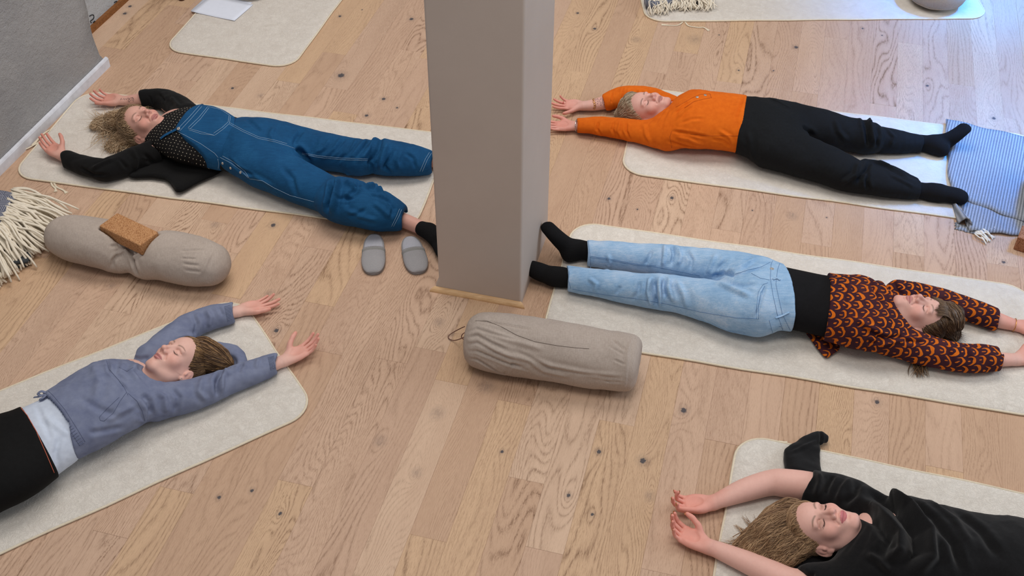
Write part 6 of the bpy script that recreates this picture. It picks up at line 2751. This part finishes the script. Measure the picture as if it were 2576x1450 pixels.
    stitch(R, tp, [[(1690, 330), (1685, 345), (1690, 372)], [(1737, 338), (1790, 342), (1862, 342)], [(1700, 270), (1715, 262), (1742, 246), (1762, 238), (1785, 236)], [(1722, 272), (1745, 256), (1768, 250), (1790, 246)], [(1786, 236), (1790, 247)]], .0011, dk, 'seams', .0003)
    for x, y in ((1754, 245), (1774, 240)):
        button(R, tp, x, y, .0075, METALB)
    mb = MB()
    ring = [hd.w((.068 * math.sin(a), -.026 + .058 * math.cos(a), -.122 - .034 * math.cos(a))) for a in np.linspace(-2.4, 2.4, 24)]
    mb.tube(A(ring), [.004] + [.009] * 22 + [.004], 8)
    mb.build('neckline', ORANGE, R)
    # socks
    s1 = foot_sock([[(2296, 359, .042, .042), (2325, 361, .041, .042), (2352, 368, .041, .046), (2370, 376, .036, .040)], [(2350, 360, .036, .045), (2378, 356, .033, .046, .012), (2402, 342, .036, .034, .055), (2424, 325, .036, .022, .10), (2428, 320, .03, .018, .11)]], k=.02)
    s1.obj('sock', BLACKSOCK, R)
    s2 = foot_sock([[(2302, 478, .041, .04), (2330, 482, .040, .040), (2360, 486, .040, .042)], [(2345, 484, .039, .042), (2375, 488, .04, .04), (2405, 493, .042, .037), (2418, 497, .038, .033)]], k=.02)
    s2.obj('sock', BLACKSOCK, R)
    # bracelets, ring and tattoo
    arm = p.body
    mb = MB()
    links = [(1491, 246), (1493, 251), (1494, 256.5), (1496, 262), (1496.5, 267), (1495, 272)]
    for i, (x, y) in enumerate(links):
        h = arm.hit(x, y, .05)
        n = h[1]
        t = unit(np.cross(n, [1, 0, 0.1]))
        b = np.cross(n, t)
        pts = [h[0] + n * .0022 + t * .0075 * math.cos(a) + b * .0045 * math.sin(a) for a in np.linspace(0, 2 * math.pi, 14, endpoint=False)]
        mb.add(*tube_geo(pts, .0014, 5, True))
    mb.build('chain_bracelet', GOLD, R)['kind'] = 'stuff'
    W_, ax = at(1451, 316, ZM + .028), unit(at(1500, 317, .05) - at(1440, 317, .03))
    e1 = unit(np.cross(ax, [0, 0, 1]))
    e2 = np.cross(ax, e1)
    mb = MB()
    mb.add(*tube_geo([W_ + e1 * .034 * math.cos(a) + e2 * .029 * math.sin(a) for a in np.linspace(0, 2 * math.pi, 28, endpoint=False)], .0024, 6, True))
    mb.build('bangle', SILVER, R)
    pts, rad = hf.chains[2]
    q = pts[1] * .55 + pts[2] * .45
    ax = unit(pts[2] - pts[1])
    e1 = unit(np.cross(ax, [0, 0, 1]))
    e2 = np.cross(ax, e1)
    mb = MB()
    mb.add(*tube_geo([q + e1 * .0088 * math.cos(a) + e2 * .0085 * math.sin(a) for a in np.linspace(0, 2 * math.pi, 16, endpoint=False)], .0014, 5, True))
    mb.build('ring', plain('red_metal', srgb(190, 60, 60), .3, .5, .6), R)
    rng = random.Random(5)
    T = []
    for j in range(8):
        x = 1498.5 + j * 4.3
        y0, y1 = 247.5 + rng.uniform(-1, 3), 262 + rng.uniform(-4, 4)
        L, y, k = [], y0, 0
        while y < y1:
            L.append((x + (1.2 if k % 2 else -1.0) + rng.uniform(-.5, .5), y))
            y += rng.uniform(.9, 1.5)
            k += 1
            if rng.random() < .16 and len(L) > 2:
                T.append(L)
                L = []
                y += 1.3
        if len(L) > 2: T.append(L)
    stitch(R, arm, T, .0008, plain('dark_tattoo_ink', srgb(58, 50, 70), .8), 'tattoo', .0002, 1.5)
    under(R, to, ('seams', 'button', 'neckline'))
    under(R, p.bodyobj, ('eyelashes', 'tattoo', 'ring'))
    # short fair hair
    hm = hair_material('grey_blond_hair', srgb(136, 116, 94), srgb(190, 170, 144), srgb(232, 220, 200))
    H = Hair(p, hm, .005)
    H.capshade, H.rootdark = .5, .85
    H.mass([[(1596, 268, .07, .075, .02), (1578, 280, .05, .05, .01), (1560, 286, .03, .02)], [(1600, 292, .05, .045, .005), (1585, 296, .04, .03)]], rum=.005, base=.45)
    T_ = at(1545, 292, .03)
    H.flow(1300, lambda q: unit(T_ - q) + A([0, -.25, 0]), rng, (.05, .11), (.0010, .0019), .003, .35, 14, 9, (.1, 1.0))
    for k in range(160):
        s0 = at(rng.gauss(1580, 8), rng.gauss(280, 10), .06)
        end = at(rng.gauss(1556, 9), rng.gauss(288, 8), rng.uniform(.012, .04))
        H.lock(hd.loc(s0[None])[0], [], end, rng.uniform(.001, .0018), rng, .006, 1, n=10, shade=rng.uniform(.3, 1), seg=3)
    H.build()
    return p


P3 = person_orange()
# ------------------------------------------------------------------ woman in the patterned jacket and pale jeans
JEANS = denim_material('pale_denim', srgb(206, 220, 238), srgb(150, 184, 218), srgb(98, 144, 190))
THREAD2 = plain('blue_thread', srgb(96, 130, 170), .8)
BLACKT = fabric('black_jersey', srgb(23, 23, 26), srgb(17, 17, 20), .85)


def pattern_material():
    m = N('arc_print_cotton', .9, .15)
    v = m.coord()
    x, y, z = m.sep(v)[:3]
    yy = m.math('ADD', y, m.math('MULTIPLY', z, .75))
    wob = m.math('MULTIPLY', m.math('SUBTRACT', m.noise(v, 17, 2), .5), .042)
    wob2 = m.math('MULTIPLY', m.math('SUBTRACT', m.noise(m.mapping(v, loc=(3, 1, 2)), 15, 2), .5), .045)
    u = m.math('MULTIPLY', m.math('ADD', x, wob), 1 / .044)
    w_ = m.math('MULTIPLY', m.math('ADD', yy, wob2), 1 / .047)
    row = m.math('FLOOR', w_)
    u = m.math('ADD', u, m.math('MULTIPLY', m.math('MODULO', m.math('ABSOLUTE', row), 2.0), .5))
    fu = m.math('SUBTRACT', m.math('FRACT', u), .5)
    fw = m.math('SUBTRACT', m.math('FRACT', w_), .5)
    # crescents, thick in the middle and thin at their ends, with a seed inside
    du = m.math('ADD', fu, .05)
    r = m.math('SQRT', m.math('ADD', m.math('MULTIPLY', du, du), m.math('MULTIPLY', m.math('MULTIPLY', fw, fw), .80)))
    cosa = m.math('DIVIDE', du, m.math('ADD', r, .001))
    th = m.math('MULTIPLY', m.math('ADD', cosa, .25), m.math('ADD', .06, m.math('MULTIPLY', m.noise(v, 24, 1), .06)))
    ring = m.math('LESS_THAN', m.math('ABSOLUTE', m.math('SUBTRACT', r, .40)), th)
    s1 = m.math('ADD', fu, .08)
    s2 = m.math('MULTIPLY', fw, 2.2)
    seed = m.math('LESS_THAN', m.math('SQRT', m.math('ADD', m.math('MULTIPLY', s1, s1), m.math('MULTIPLY', s2, s2))), m.math('ADD', .02, m.math('MULTIPLY', m.noise(v, 35, 1), .26)))
    f = m.math('MAXIMUM', ring, seed)
    tint = m.noise(v, 8, 2)
    bg = m.ramp(tint, [(.35, srgb(52, 28, 40)), (.65, srgb(70, 36, 44))])
    m.color(m.mix(f, bg, srgb(206, 106, 26)))
    m.bump(m.noise(v, 600, 2), .2, .002)
    return m.m


def person_jeans():
    p = Person('woman in pale jeans and orange arc-print jacket lying with arms overhead', 1880, 760, TONE * A([1.0, .95, .95]))
    hd = Head([1.6854, 3.3597, 0.1127], [0.0714, 0.0715, 0.9949], [0.9843, -0.1663, -0.0587], 1.03, nose=1.0, wide=.98, lips=.9)
    nb = at(2226, 790, .10)
    p.add_head(hd, (hd.w((0, -.014, -.118)), nb), lips=(.52, .21, .21), blush=1.1)
    hf = Hand(at(2562, 820, .03), at(2640, 838, .03) - at(2562, 820, .03), (0, 0, 1), 1, .98, curl=(12, 16, 12))
    p.add_arm([(2260, 740, .05, .05, .01), (2380, 765, .046, .044), (2420, 778, .043, .041), (2500, 803, .036, .033), (2552, 818, .028, .022, .003)], hf, zc=ZM + .0005)
    hn = Hand(at(2562, 904, .03), at(2640, 890, .035) - at(2562, 904, .03), (0, 0, 1), -1, .98, curl=(12, 16, 12))
    p.add_arm([(2240, 850, .05, .05, .01), (2360, 890, .046, .044), (2400, 900, .043, .041), (2480, 904, .036, .033), (2552, 905, .028, .022, .003)], hn, zc=ZM + .0005)
    p.add_core([[(2225, 790, .13, .07), (2170, 785, .15, .085), (2030, 755, .13, .08), (1920, 745, .16, .09)],
                [(1910, 700, .07, .07), (1780, 670, .065, .065), (1660, 655, .048, .048), (1540, 640, .042, .042), (1460, 628, .034, .034)],
                [(1910, 790, .07, .07), (1770, 755, .065, .065), (1640, 732, .048, .048), (1520, 712, .042, .042), (1425, 700, .034, .034)]])
    p.finish((.20, .13, .09))
    R = p.root
    # black top
    bt = garment([([(1965, 748, .158, .1), (2030, 760, .152, .1), (2100, 775, .155, .102), (2150, 783, .15, .1)], .03)], h=.008)
    bt.rumple(.0015, 8, seed=2)
    bt.obj('black_top', BLACKT, R)
    # jeans
    jn = garment(h=.0048, parts=[([(2010, 754, .164, .108), (1950, 745, .174, .112), (1905, 740, .182, .112), (1870, 735, .176, .104)], .03),
                  ([(1905, 700, .092, .1), (1850, 688, .092, .096), (1780, 674, .086, .088), (1710, 664, .077, .078), (1680, 660, .078, .08), (1620, 652, .069, .07), (1550, 644, .066, .065), (1490, 638, .061, .058), (1470, 636, .06, .057)], .03),
                  ([(1905, 788, .1, .1), (1850, 776, .1, .096), (1780, 757, .09, .087), (1710, 742, .08, .078), (1655, 734, .078, .078), (1600, 728, .07, .07), (1540, 718, .066, .064), (1460, 706, .061, .057), (1420, 700, .059, .055)], .03)],
                 polys=[([(1472, 560, .06), (1474, 610, .06), (1480, 690, .06), (1424, 676, .06), (1428, 728, .06), (1432, 800, 0), (1500, 1000, 0), (2102, 1000, 0), (2102, 560, .1)], .1, True)],
                 cuts=[px_plane((1958, 652, .14), (1986, 832, .05), 1)],
                 subs=[[(1480, 638, .045, .042), (1440, 632, .045, .042)], [(1435, 702, .045, .042), (1395, 696, .045, .042)]])
    fl = [([(1690, 618), (1694, 640), (1688, 668)], -.010, .009), ([(1672, 616), (1672, 645), (1668, 670)], .009, .011), ([(1705, 622), (1712, 645), (1705, 668)], .007, .011), ([(1640, 630), (1632, 650), (1622, 668)], -.005, .010), ([(1725, 628), (1740, 655), (1735, 680)], -.005, .010),
          ([(1800, 640), (1790, 665), (1780, 690)], .005, .012), ([(1830, 650), (1810, 672), (1795, 700)], -.005, .010), ([(1900, 650), (1860, 675), (1810, 695)], .007, .011), ([(1920, 670), (1880, 685), (1830, 698)], -.006, .010), ([(1790, 700), (1820, 690), (1850, 690)], -.010, .012),
          ([(1634, 700), (1630, 735), (1640, 770)], .010, .010), ([(1645, 700), (1646, 735), (1652, 772)], -.012, .009), ([(1658, 700), (1660, 735), (1662, 772)], .008, .009), ([(1672, 696), (1668, 720), (1672, 750)], -.010, .010), ([(1685, 700), (1682, 725), (1695, 760)], .007, .012), ([(1610, 708), (1605, 735), (1590, 757)], -.005, .010),
          ([(1700, 705), (1720, 740), (1730, 780)], .005, .014), ([(1800, 710), (1850, 730), (1890, 745)], .006, .014), ([(1900, 715), (1870, 720), (1830, 712)], -.005, .012), ([(1530, 640), (1535, 660), (1528, 680)], .004, .010), ([(1480, 700), (1500, 715), (1495, 735)], .004, .010), ([(1560, 720), (1550, 740)], -.004, .010),
          ([(1900, 800), (1912, 760), (1925, 720)], -.006, .007), ([(1880, 840), (1830, 832), (1790, 815)], -.004, .010)]
    jn.rumple(.0028, 11, seed=3)
    jn.folds([(a_, b_ * 1.25, c_) for a_, b_, c_ in fl], .15)
    jn.v = relax(jn.v, jn.f, 1, .35)
    jn.floor(ZM + .0008)
    jo = jn.obj('jeans', JEANS, R)
    stitch(R, jn, [[(1485, 648), (1540, 656), (1600, 668), (1650, 672), (1700, 682), (1760, 694)], [(1486, 645), (1540, 653), (1600, 665), (1650, 669)], [(1440, 728), (1520, 742), (1600, 752), (1680, 766), (1760, 785), (1850, 800), (1910, 803)],
                   [(1950, 640), (1940, 665), (1938, 700), (1944, 740), (1955, 790), (1972, 838)], [(1966, 650), (1956, 680), (1952, 715), (1958, 745), (1968, 790), (1988, 832)], [(1903, 803), (1903, 770), (1908, 735), (1920, 716), (1932, 712)], [(1908, 803), (1908, 770), (1913, 738), (1924, 720)],
                   [(1938, 660), (1915, 672), (1880, 680), (1850, 690)], [(1936, 705), (1912, 700), (1890, 688)], [(1480, 606), (1484, 640), (1486, 672)], [(1432, 684), (1430, 705), (1436, 726)], [(1935, 806), (1940, 825), (1946, 846)]], .0008, THREAD2)
    button(R, jn, 1942, 677, .0085, METALB)
    for q in ([(1944, 704), (1958, 700), (1962, 706)], [(1950, 800), (1968, 794), (1985, 786)], [(1938, 650), (1952, 648), (1964, 656)]):
        P = jn.line(q, 3, .003)
        v, f = tube_geo(catmull(P[[0, len(P) // 2, -1]], 4), .0045, 8, False, .3)
        mesh_obj('belt_loop', v, f, JEANS, R)
    under(R, jo, ('stitching', 'button', 'belt_loop'))
    # jacket
    PT_ = pattern_material()
    jk = garment([([(2262, 742, .068, .064, .008), (2330, 752, .064, .058), (2390, 766, .06, .053), (2450, 784, .057, .048), (2505, 804, .052, .044)], .035),
                  ([(2240, 850, .078, .068, .004), (2310, 875, .074, .062), (2370, 892, .068, .057), (2430, 902, .064, .053), (2480, 902, .06, .05), (2512, 903, .055, .045)], .035),
                  ([(2060, 768, .172, .11), (2120, 778, .182, .114), (2170, 786, .192, .114), (2215, 792, .178, .092), (2240, 795, .14, .07)], .035)],
                 polys=[([(1990, 600, .1), (1990, 1000, 0), (2516, 1000, 0), (2513, 922, .02), (2516, 900, .08), (2508, 878, .07), (2500, 860, .0), (2500, 830, .0), (2512, 828, .03), (2514, 805, .07), (2508, 784, .06), (2512, 700, 0)], .1, True)],
                 cuts=[px_plane((2080, 668, .15), (2066, 898, .03), -1)],
                 neck=([hd.w((0, -.005, -.02)), hd.w((0, -.002, -.11)), hd.w((0, .02, -.16))], [.085, .068, .045]),
                 subs=[[(2490, 800, .042, .036), (2540, 814, .042, .036)], [(2495, 904, .042, .036), (2545, 905, .042, .036)]])
    jk.rumple(.0035, 11, seed=7)
    jk.folds([([(2200, 690), (2220, 720), (2240, 760), (2255, 780)], .008, .014), ([(2185, 700), (2205, 735), (2225, 770)], -.008, .013), ([(2240, 700), (2255, 725), (2268, 745)], -.007, .012), ([(2150, 800), (2200, 830), (2240, 850)], .006, .014), ([(2180, 830), (2220, 850), (2260, 855)], -.008, .012),
              ([(2200, 870), (2240, 860), (2290, 850)], .007, .012), ([(2250, 845), (2290, 860), (2330, 862)], -.006, .011), ([(2380, 868), (2390, 895), (2400, 925)], -.005, .012), ([(2440, 880), (2450, 905)], .005, .012), ([(2170, 870), (2200, 890), (2235, 905)], -.006, .012), ([(2380, 745), (2390, 770)], .005, .012), ([(2130, 690), (2128, 760), (2125, 860)], -.003, .006)], .16)
    jk.floor(ZM + .0008)
    ko = jk.obj('patterned_jacket', PT_, R)
    ribbon_cloth('jacket_back_flap', [(2030, 838), (2060, 830), (2110, 850), (2110, 880), (2079, 902), (2058, 876), (2042, 852)], .026, .006, PT_, R, 3, .005)
    mb = MB()
    ring = [hd.w((.074 * math.sin(a), -.026 + .064 * math.cos(a), -.124 - .020 * math.cos(a))) for a in np.linspace(-2.7, 2.7, 26)]
    mb.tube(A(ring), [.005] + [.017] * 24 + [.005], 10)
    mb.build('jacket_collar', PT_, R)
    # socks
    s1 = foot_sock([[(1490, 633, .044, .044), (1462, 630, .042, .044), (1440, 634, .042, .046), (1432, 640, .036, .04)], [(1450, 628, .038, .046, .004), (1425, 618, .036, .042, .03), (1398, 594, .038, .032, .085), (1380, 575, .036, .024, .125), (1374, 569, .028, .018, .135)]], k=.02)
    s1.obj('sock', BLACKSOCK, R)
    s2 = foot_sock([[(1440, 702, .042, .042), (1415, 698, .041, .042), (1395, 697, .04, .042)], [(1410, 698, .04, .042), (1380, 692, .041, .04), (1355, 683, .042, .038, .008), (1340, 676, .036, .034, .016)]], k=.02)
    s2.obj('sock', BLACKSOCK, R)
    # bracelet
    W_ = at(2551, 818, ZM + .024)
    ax = unit(at(2562, 820, .03) - at(2500, 803, .04))
    e1 = unit(np.cross(ax, [0, 0, 1]))
    e2 = np.cross(ax, e1)
    mb = MB()
    mb.add(*tube_geo([W_ + e1 * .031 * math.cos(a) + e2 * .026 * math.sin(a) for a in np.linspace(0, 2 * math.pi, 28, endpoint=False)], .0015, 6, True))
    mb.build('bracelet', GOLD, R)
    mb = MB()
    ec = hd.w((.081, -.004, -.047))
    mb.add(*tube_geo([ec + hd.F * .003 * math.cos(a) + hd.U * .003 * math.sin(a) for a in np.linspace(0, 2 * math.pi, 10, endpoint=False)], .002, 5, True))
    mb.build('earring', GOLD, R)
    under(R, ko, ('jacket_collar', 'jacket_back_flap'))
    under(R, p.bodyobj, ('eyelashes', 'earring'))
    # straight brown hair with a fringe
    hm = hair_material('brown_hair', srgb(58, 44, 36), srgb(98, 76, 58), srgb(150, 118, 84))
    H = Hair(p, hm, .006)
    H.capshade = .25
    H.mass([[(2375, 800, .07, .08, .02), (2385, 830, .055, .045), (2400, 850, .04, .02)]], rum=.005, base=.3)
    rng = random.Random(13)
    T_ = at(2412, 862, .02)
    H.flow(1400, lambda q: unit(T_ - q) + A([0, -.5, -.1]), rng, (.05, .12), (.0010, .0018), .0025, .2, 9, 9, (.05, .8))
    for k in range(160):
        s0 = at(rng.gauss(2385, 8), rng.gauss(832, 8), .05)
        end = at(rng.gauss(2404, 11), rng.gauss(852, 8), rng.uniform(.012, .03))
        H.lock(hd.loc(s0[None])[0], [], end, rng.uniform(.001, .0018), rng, .004, 1, n=10, shade=rng.uniform(.1, .7), seg=3)
    for k in range(200):      # fringe over the brow
        x = rng.uniform(-.06, .06)
        r0 = H.push(A([x * .6, .04, .115]), .003)
        end = A([x * 1.05, .088 - 4.5 * x * x, .036 + rng.uniform(-.006, .01)])
        H.lock(r0, [A([x * .85, .080 - 3 * x * x, .082])], end, rng.uniform(.0011, .0019), rng, .002, 1, n=12, world_end=False, shade=rng.uniform(.1, .7), seg=4)
    for k in range(60):      # the end of the hair showing below the sleeve
        s0 = at(rng.uniform(2290, 2330), rng.uniform(900, 915), .03)
        end = at(rng.gauss(2314, 13), 942 + rng.uniform(-12, 10), ZM + rng.uniform(.004, .02))
        H.lock(hd.loc(s0[None])[0], [], end, rng.uniform(.0014, .0024), rng, .006, .8, n=12, shade=rng.uniform(.4, 1), seg=4)
    H.build()
    return p


P4 = person_jeans()
# ------------------------------------------------------------------ woman in black
def person_black():
    p = Person('long-haired woman dressed all in black lying with bare arms overhead', 2480, 1420, TONE * A([1.06, 1.0, .99]))
    hd = Head([1.0711, 2.316, 0.1127], [-0.1131, -0.0357, 0.9929], [-0.9625, 0.252, -0.1006], 1.04, lips=1.05, wide=.98, chin=.95)
    nb = at(2186, 1347, .07)
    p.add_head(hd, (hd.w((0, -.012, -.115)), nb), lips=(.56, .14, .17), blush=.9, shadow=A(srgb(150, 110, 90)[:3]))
    hf = Hand(at(1782, 1268, .028), at(1705, 1270, .03) - at(1782, 1268, .028), (.05, .0, 1), -1, 1.0,
              fc=[(30, 36, 20), (26, 34, 22), (36, 44, 24), (22, 26, 16)], spread=.9, th=(22, 4, -8), thlift=22)
    p.add_arm([(2130, 1255, .046, .046, .004), (2055, 1229, .054, .053), (1975, 1216, .053, .05), (1935, 1216, .048, .044), (1870, 1235, .043, .038), (1810, 1259, .031, .026), (1788, 1266, .028, .021, .002)], hf)
    hn = Hand(at(1772, 1372, .03), at(1706, 1338, .036) - at(1772, 1372, .03), (.12, -.05, 1), 1, 1.0,
              fc=[(20, 30, 18), (26, 34, 20), (30, 36, 20), (30, 34, 20)], spread=.5, th=(40, 20, 8), thlift=32)
    p.add_arm([(2190, 1440, .055, .055, .004), (2090, 1466, .054, .052), (2000, 1468, .05, .046), (1935, 1440, .046, .04), (1860, 1407, .038, .034), (1795, 1380, .03, .025), (1778, 1374, .028, .021, .003)], hn)
    p.add_core([[(2190, 1350, .14, .075), (2270, 1375, .15, .09), (2400, 1405, .13, .085), (2560, 1440, .165, .1)], [(2560, 1410, .08, .08), (2760, 1440, .07, .07)], [(2560, 1480, .08, .08), (2760, 1530, .07, .07)]])
    p.finish((.17, .115, .08))
    R = p.root
    kn = fabric('black_wool_knit', srgb(24, 24, 26), srgb(15, 15, 17), .95, nscale=120, weave=500, bump=.5, sheen=.12)
    sw = garment([([(2180, 1285, .085, .075, .004), (2120, 1250, .078, .07), (2075, 1236, .072, .066), (2040, 1228, .066, .062)], .04),
                  ([(2180, 1450, .09, .075, .004), (2110, 1468, .08, .07), (2040, 1470, .07, .06)], .04),
                  ([(2198, 1350, .155, .074), (2236, 1363, .195, .105), (2290, 1378, .198, .118), (2370, 1396, .19, .112), (2460, 1416, .195, .112), (2560, 1440, .21, .118), (2680, 1462, .2, .11)], .04)],
                 polys=[([(2010, 1100, .06), (2044, 1190, .06), (2036, 1222, .06), (2010, 1262, .06), (2030, 1300, .0), (2080, 1420, 0), (1985, 1430, .05), (2030, 1452, .1), (2040, 1475, .05), (2060, 1700, 0), (2900, 1700, 0), (2900, 1000, 0), (2100, 1000, 0)], .1, True)], h=.0055)
    sw.rumple(.005, 8, seed=11)
    sw.folds([([(2095, 1195), (2080, 1225), (2075, 1250)], -.010, .014), ([(2060, 1190), (2062, 1215), (2050, 1250)], .010, .014), ([(2160, 1215), (2150, 1245), (2120, 1270)], -.009, .014), ([(2140, 1205), (2120, 1230), (2105, 1262)], .008, .014),
              ([(2220, 1235), (2290, 1275), (2340, 1340), (2345, 1400), (2310, 1440)], .022, .020), ([(2190, 1240), (2250, 1275), (2300, 1340), (2305, 1390), (2270, 1430)], -.020, .018), ([(2160, 1255), (2220, 1290), (2265, 1345), (2265, 1385), (2225, 1415)], .018, .018), ([(2150, 1285), (2200, 1315), (2230, 1360), (2215, 1395)], -.014, .016),
              ([(2290, 1250), (2350, 1300), (2400, 1370), (2420, 1440)], -.012, .018), ([(2330, 1255), (2400, 1310), (2450, 1380)], .008, .02), ([(2400, 1280), (2470, 1340), (2510, 1400)], -.008, .02), ([(2180, 1395), (2210, 1410), (2240, 1440)], .010, .014)], .2)
    sw.floor(ZM + .0008)
    so = sw.obj('black_sweater', kn, R)
    ribbon_cloth('sweater_side', [(1925, 1442), (1985, 1405), (2050, 1388), (2130, 1392), (2150, 1450), (2060, 1462), (1990, 1462)], .035, .01, kn, R, 4, .008)
    # empty sleeve lying above the arm
    V = vol_around([at(1990, 1190, .03), at(2080, 1100, .03)], .12, .005, 0, .1)
    for q in ([(2040, 1200, .05, .03), (2024, 1160, .068, .022), (2020, 1135, .066, .02)], [(2000, 1130, .02, .014), (2030, 1116, .036, .018), (2062, 1102, .03, .016), (2078, 1104, .022, .014)], [(1990, 1150, .022, .016), (2000, 1190, .03, .024)]):
        P_, w_, h_ = nodes(q)
        V.tube(P_, w_, h_, k=.03)
    V.clip_poly([at(x, y, .025) for x, y in ((1968, 1130), (2010, 1104), (2062, 1081), (2086, 1100), (2086, 1120), (2066, 1122), (2062, 1250), (1975, 1250))], .01)
    V.clip_below(ZM + .001)
    v, f = V.mesh()
    sl = Surf(relax(v, f, 2), f).rumple(.003, 16, seed=4)
    sl.folds([([(2062, 1086), (2066, 1104), (2066, 1122)], -.006, .006), ([(1990, 1140), (2030, 1120), (2060, 1108)], .003, .008)], .03)
    sl.floor(ZM + .0008)
    sl.obj('loose_sleeve', kn, R)
    # finger nails
    mb = MB()
    hf.nails(mb)
    hn.nails(mb)
    mb.build('nails', plain('amber_nails', srgb(196, 138, 84), .25, .5), R)['kind'] = 'stuff'
    under(R, so, ('sweater_side', 'loose_sleeve'))
    under(R, p.bodyobj, ('eyelashes', 'nails'))
    # long wavy hair fanned out on mat and floor
    hm = hair_material('honey_brown_hair', srgb(84, 62, 46), srgb(158, 124, 92), srgb(216, 184, 144))
    H = Hair(p, hm, .006)
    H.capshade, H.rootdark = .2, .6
    H.mass([[(2000, 1330, .07, .07), (1955, 1345, .08, .06), (1905, 1370, .065, .035), (1862, 1390, .04, .018)], [(2005, 1365, .06, .06), (1965, 1385, .066, .045), (1910, 1398, .055, .025)], [(1990, 1290, .05, .05, .01), (1950, 1310, .05, .035), (1915, 1330, .035, .016)]], rum=.006, fr=26, base=.35)
    rng = random.Random(17)
    ctr = at(2040, 1330, .1)

    def aim(q):
        d = unit(q - ctr)
        return d * .7 + A([-.8, -.45, -.05])
    H.flow(1900, aim, rng, (.07, .16), (.0011, .0021), .0035, .45, 7, 11, (.2, 1.0))
    for k in range(330):
        u = rng.random()
        s0 = at(rng.gauss(1935, 24), rng.gauss(1360, 20), .06)
        ex, ey = (rng.gauss(1862, 24), rng.gauss(1385, 16)) if u < .7 else (rng.gauss(1905, 22), rng.gauss(1330, 14))
        end = at(ex, ey, ZM + abs(rng.gauss(0, .01)) + .002)
        H.lock(hd.loc(s0[None])[0], [], end, rng.uniform(.0011, .002), rng, rng.uniform(.004, .012), rng.uniform(.6, 1.2), n=14, shade=rng.uniform(.3, 1), seg=3)
    for ex, ey, n in ((1848, 1322, 10), (1808, 1368, 9), (1830, 1380, 8), (1870, 1300, 7)):     # stray wisps
        for k in range(n):
            end = at(ex + rng.gauss(0, 3), ey + rng.gauss(0, 3), ZM + .005)
            H.lock(hd.loc(at(1940 + rng.gauss(0, 8), 1360 + rng.gauss(0, 8), .06)[None])[0], [hd.loc(at((ex + 1940) / 2, (ey + 1360) / 2 + 14, .03)[None])[0]], end, .0015, rng, .008, 1, n=16, shade=rng.uniform(.4, .9), seg=4)
    H.build()
    return p


P5 = person_black()
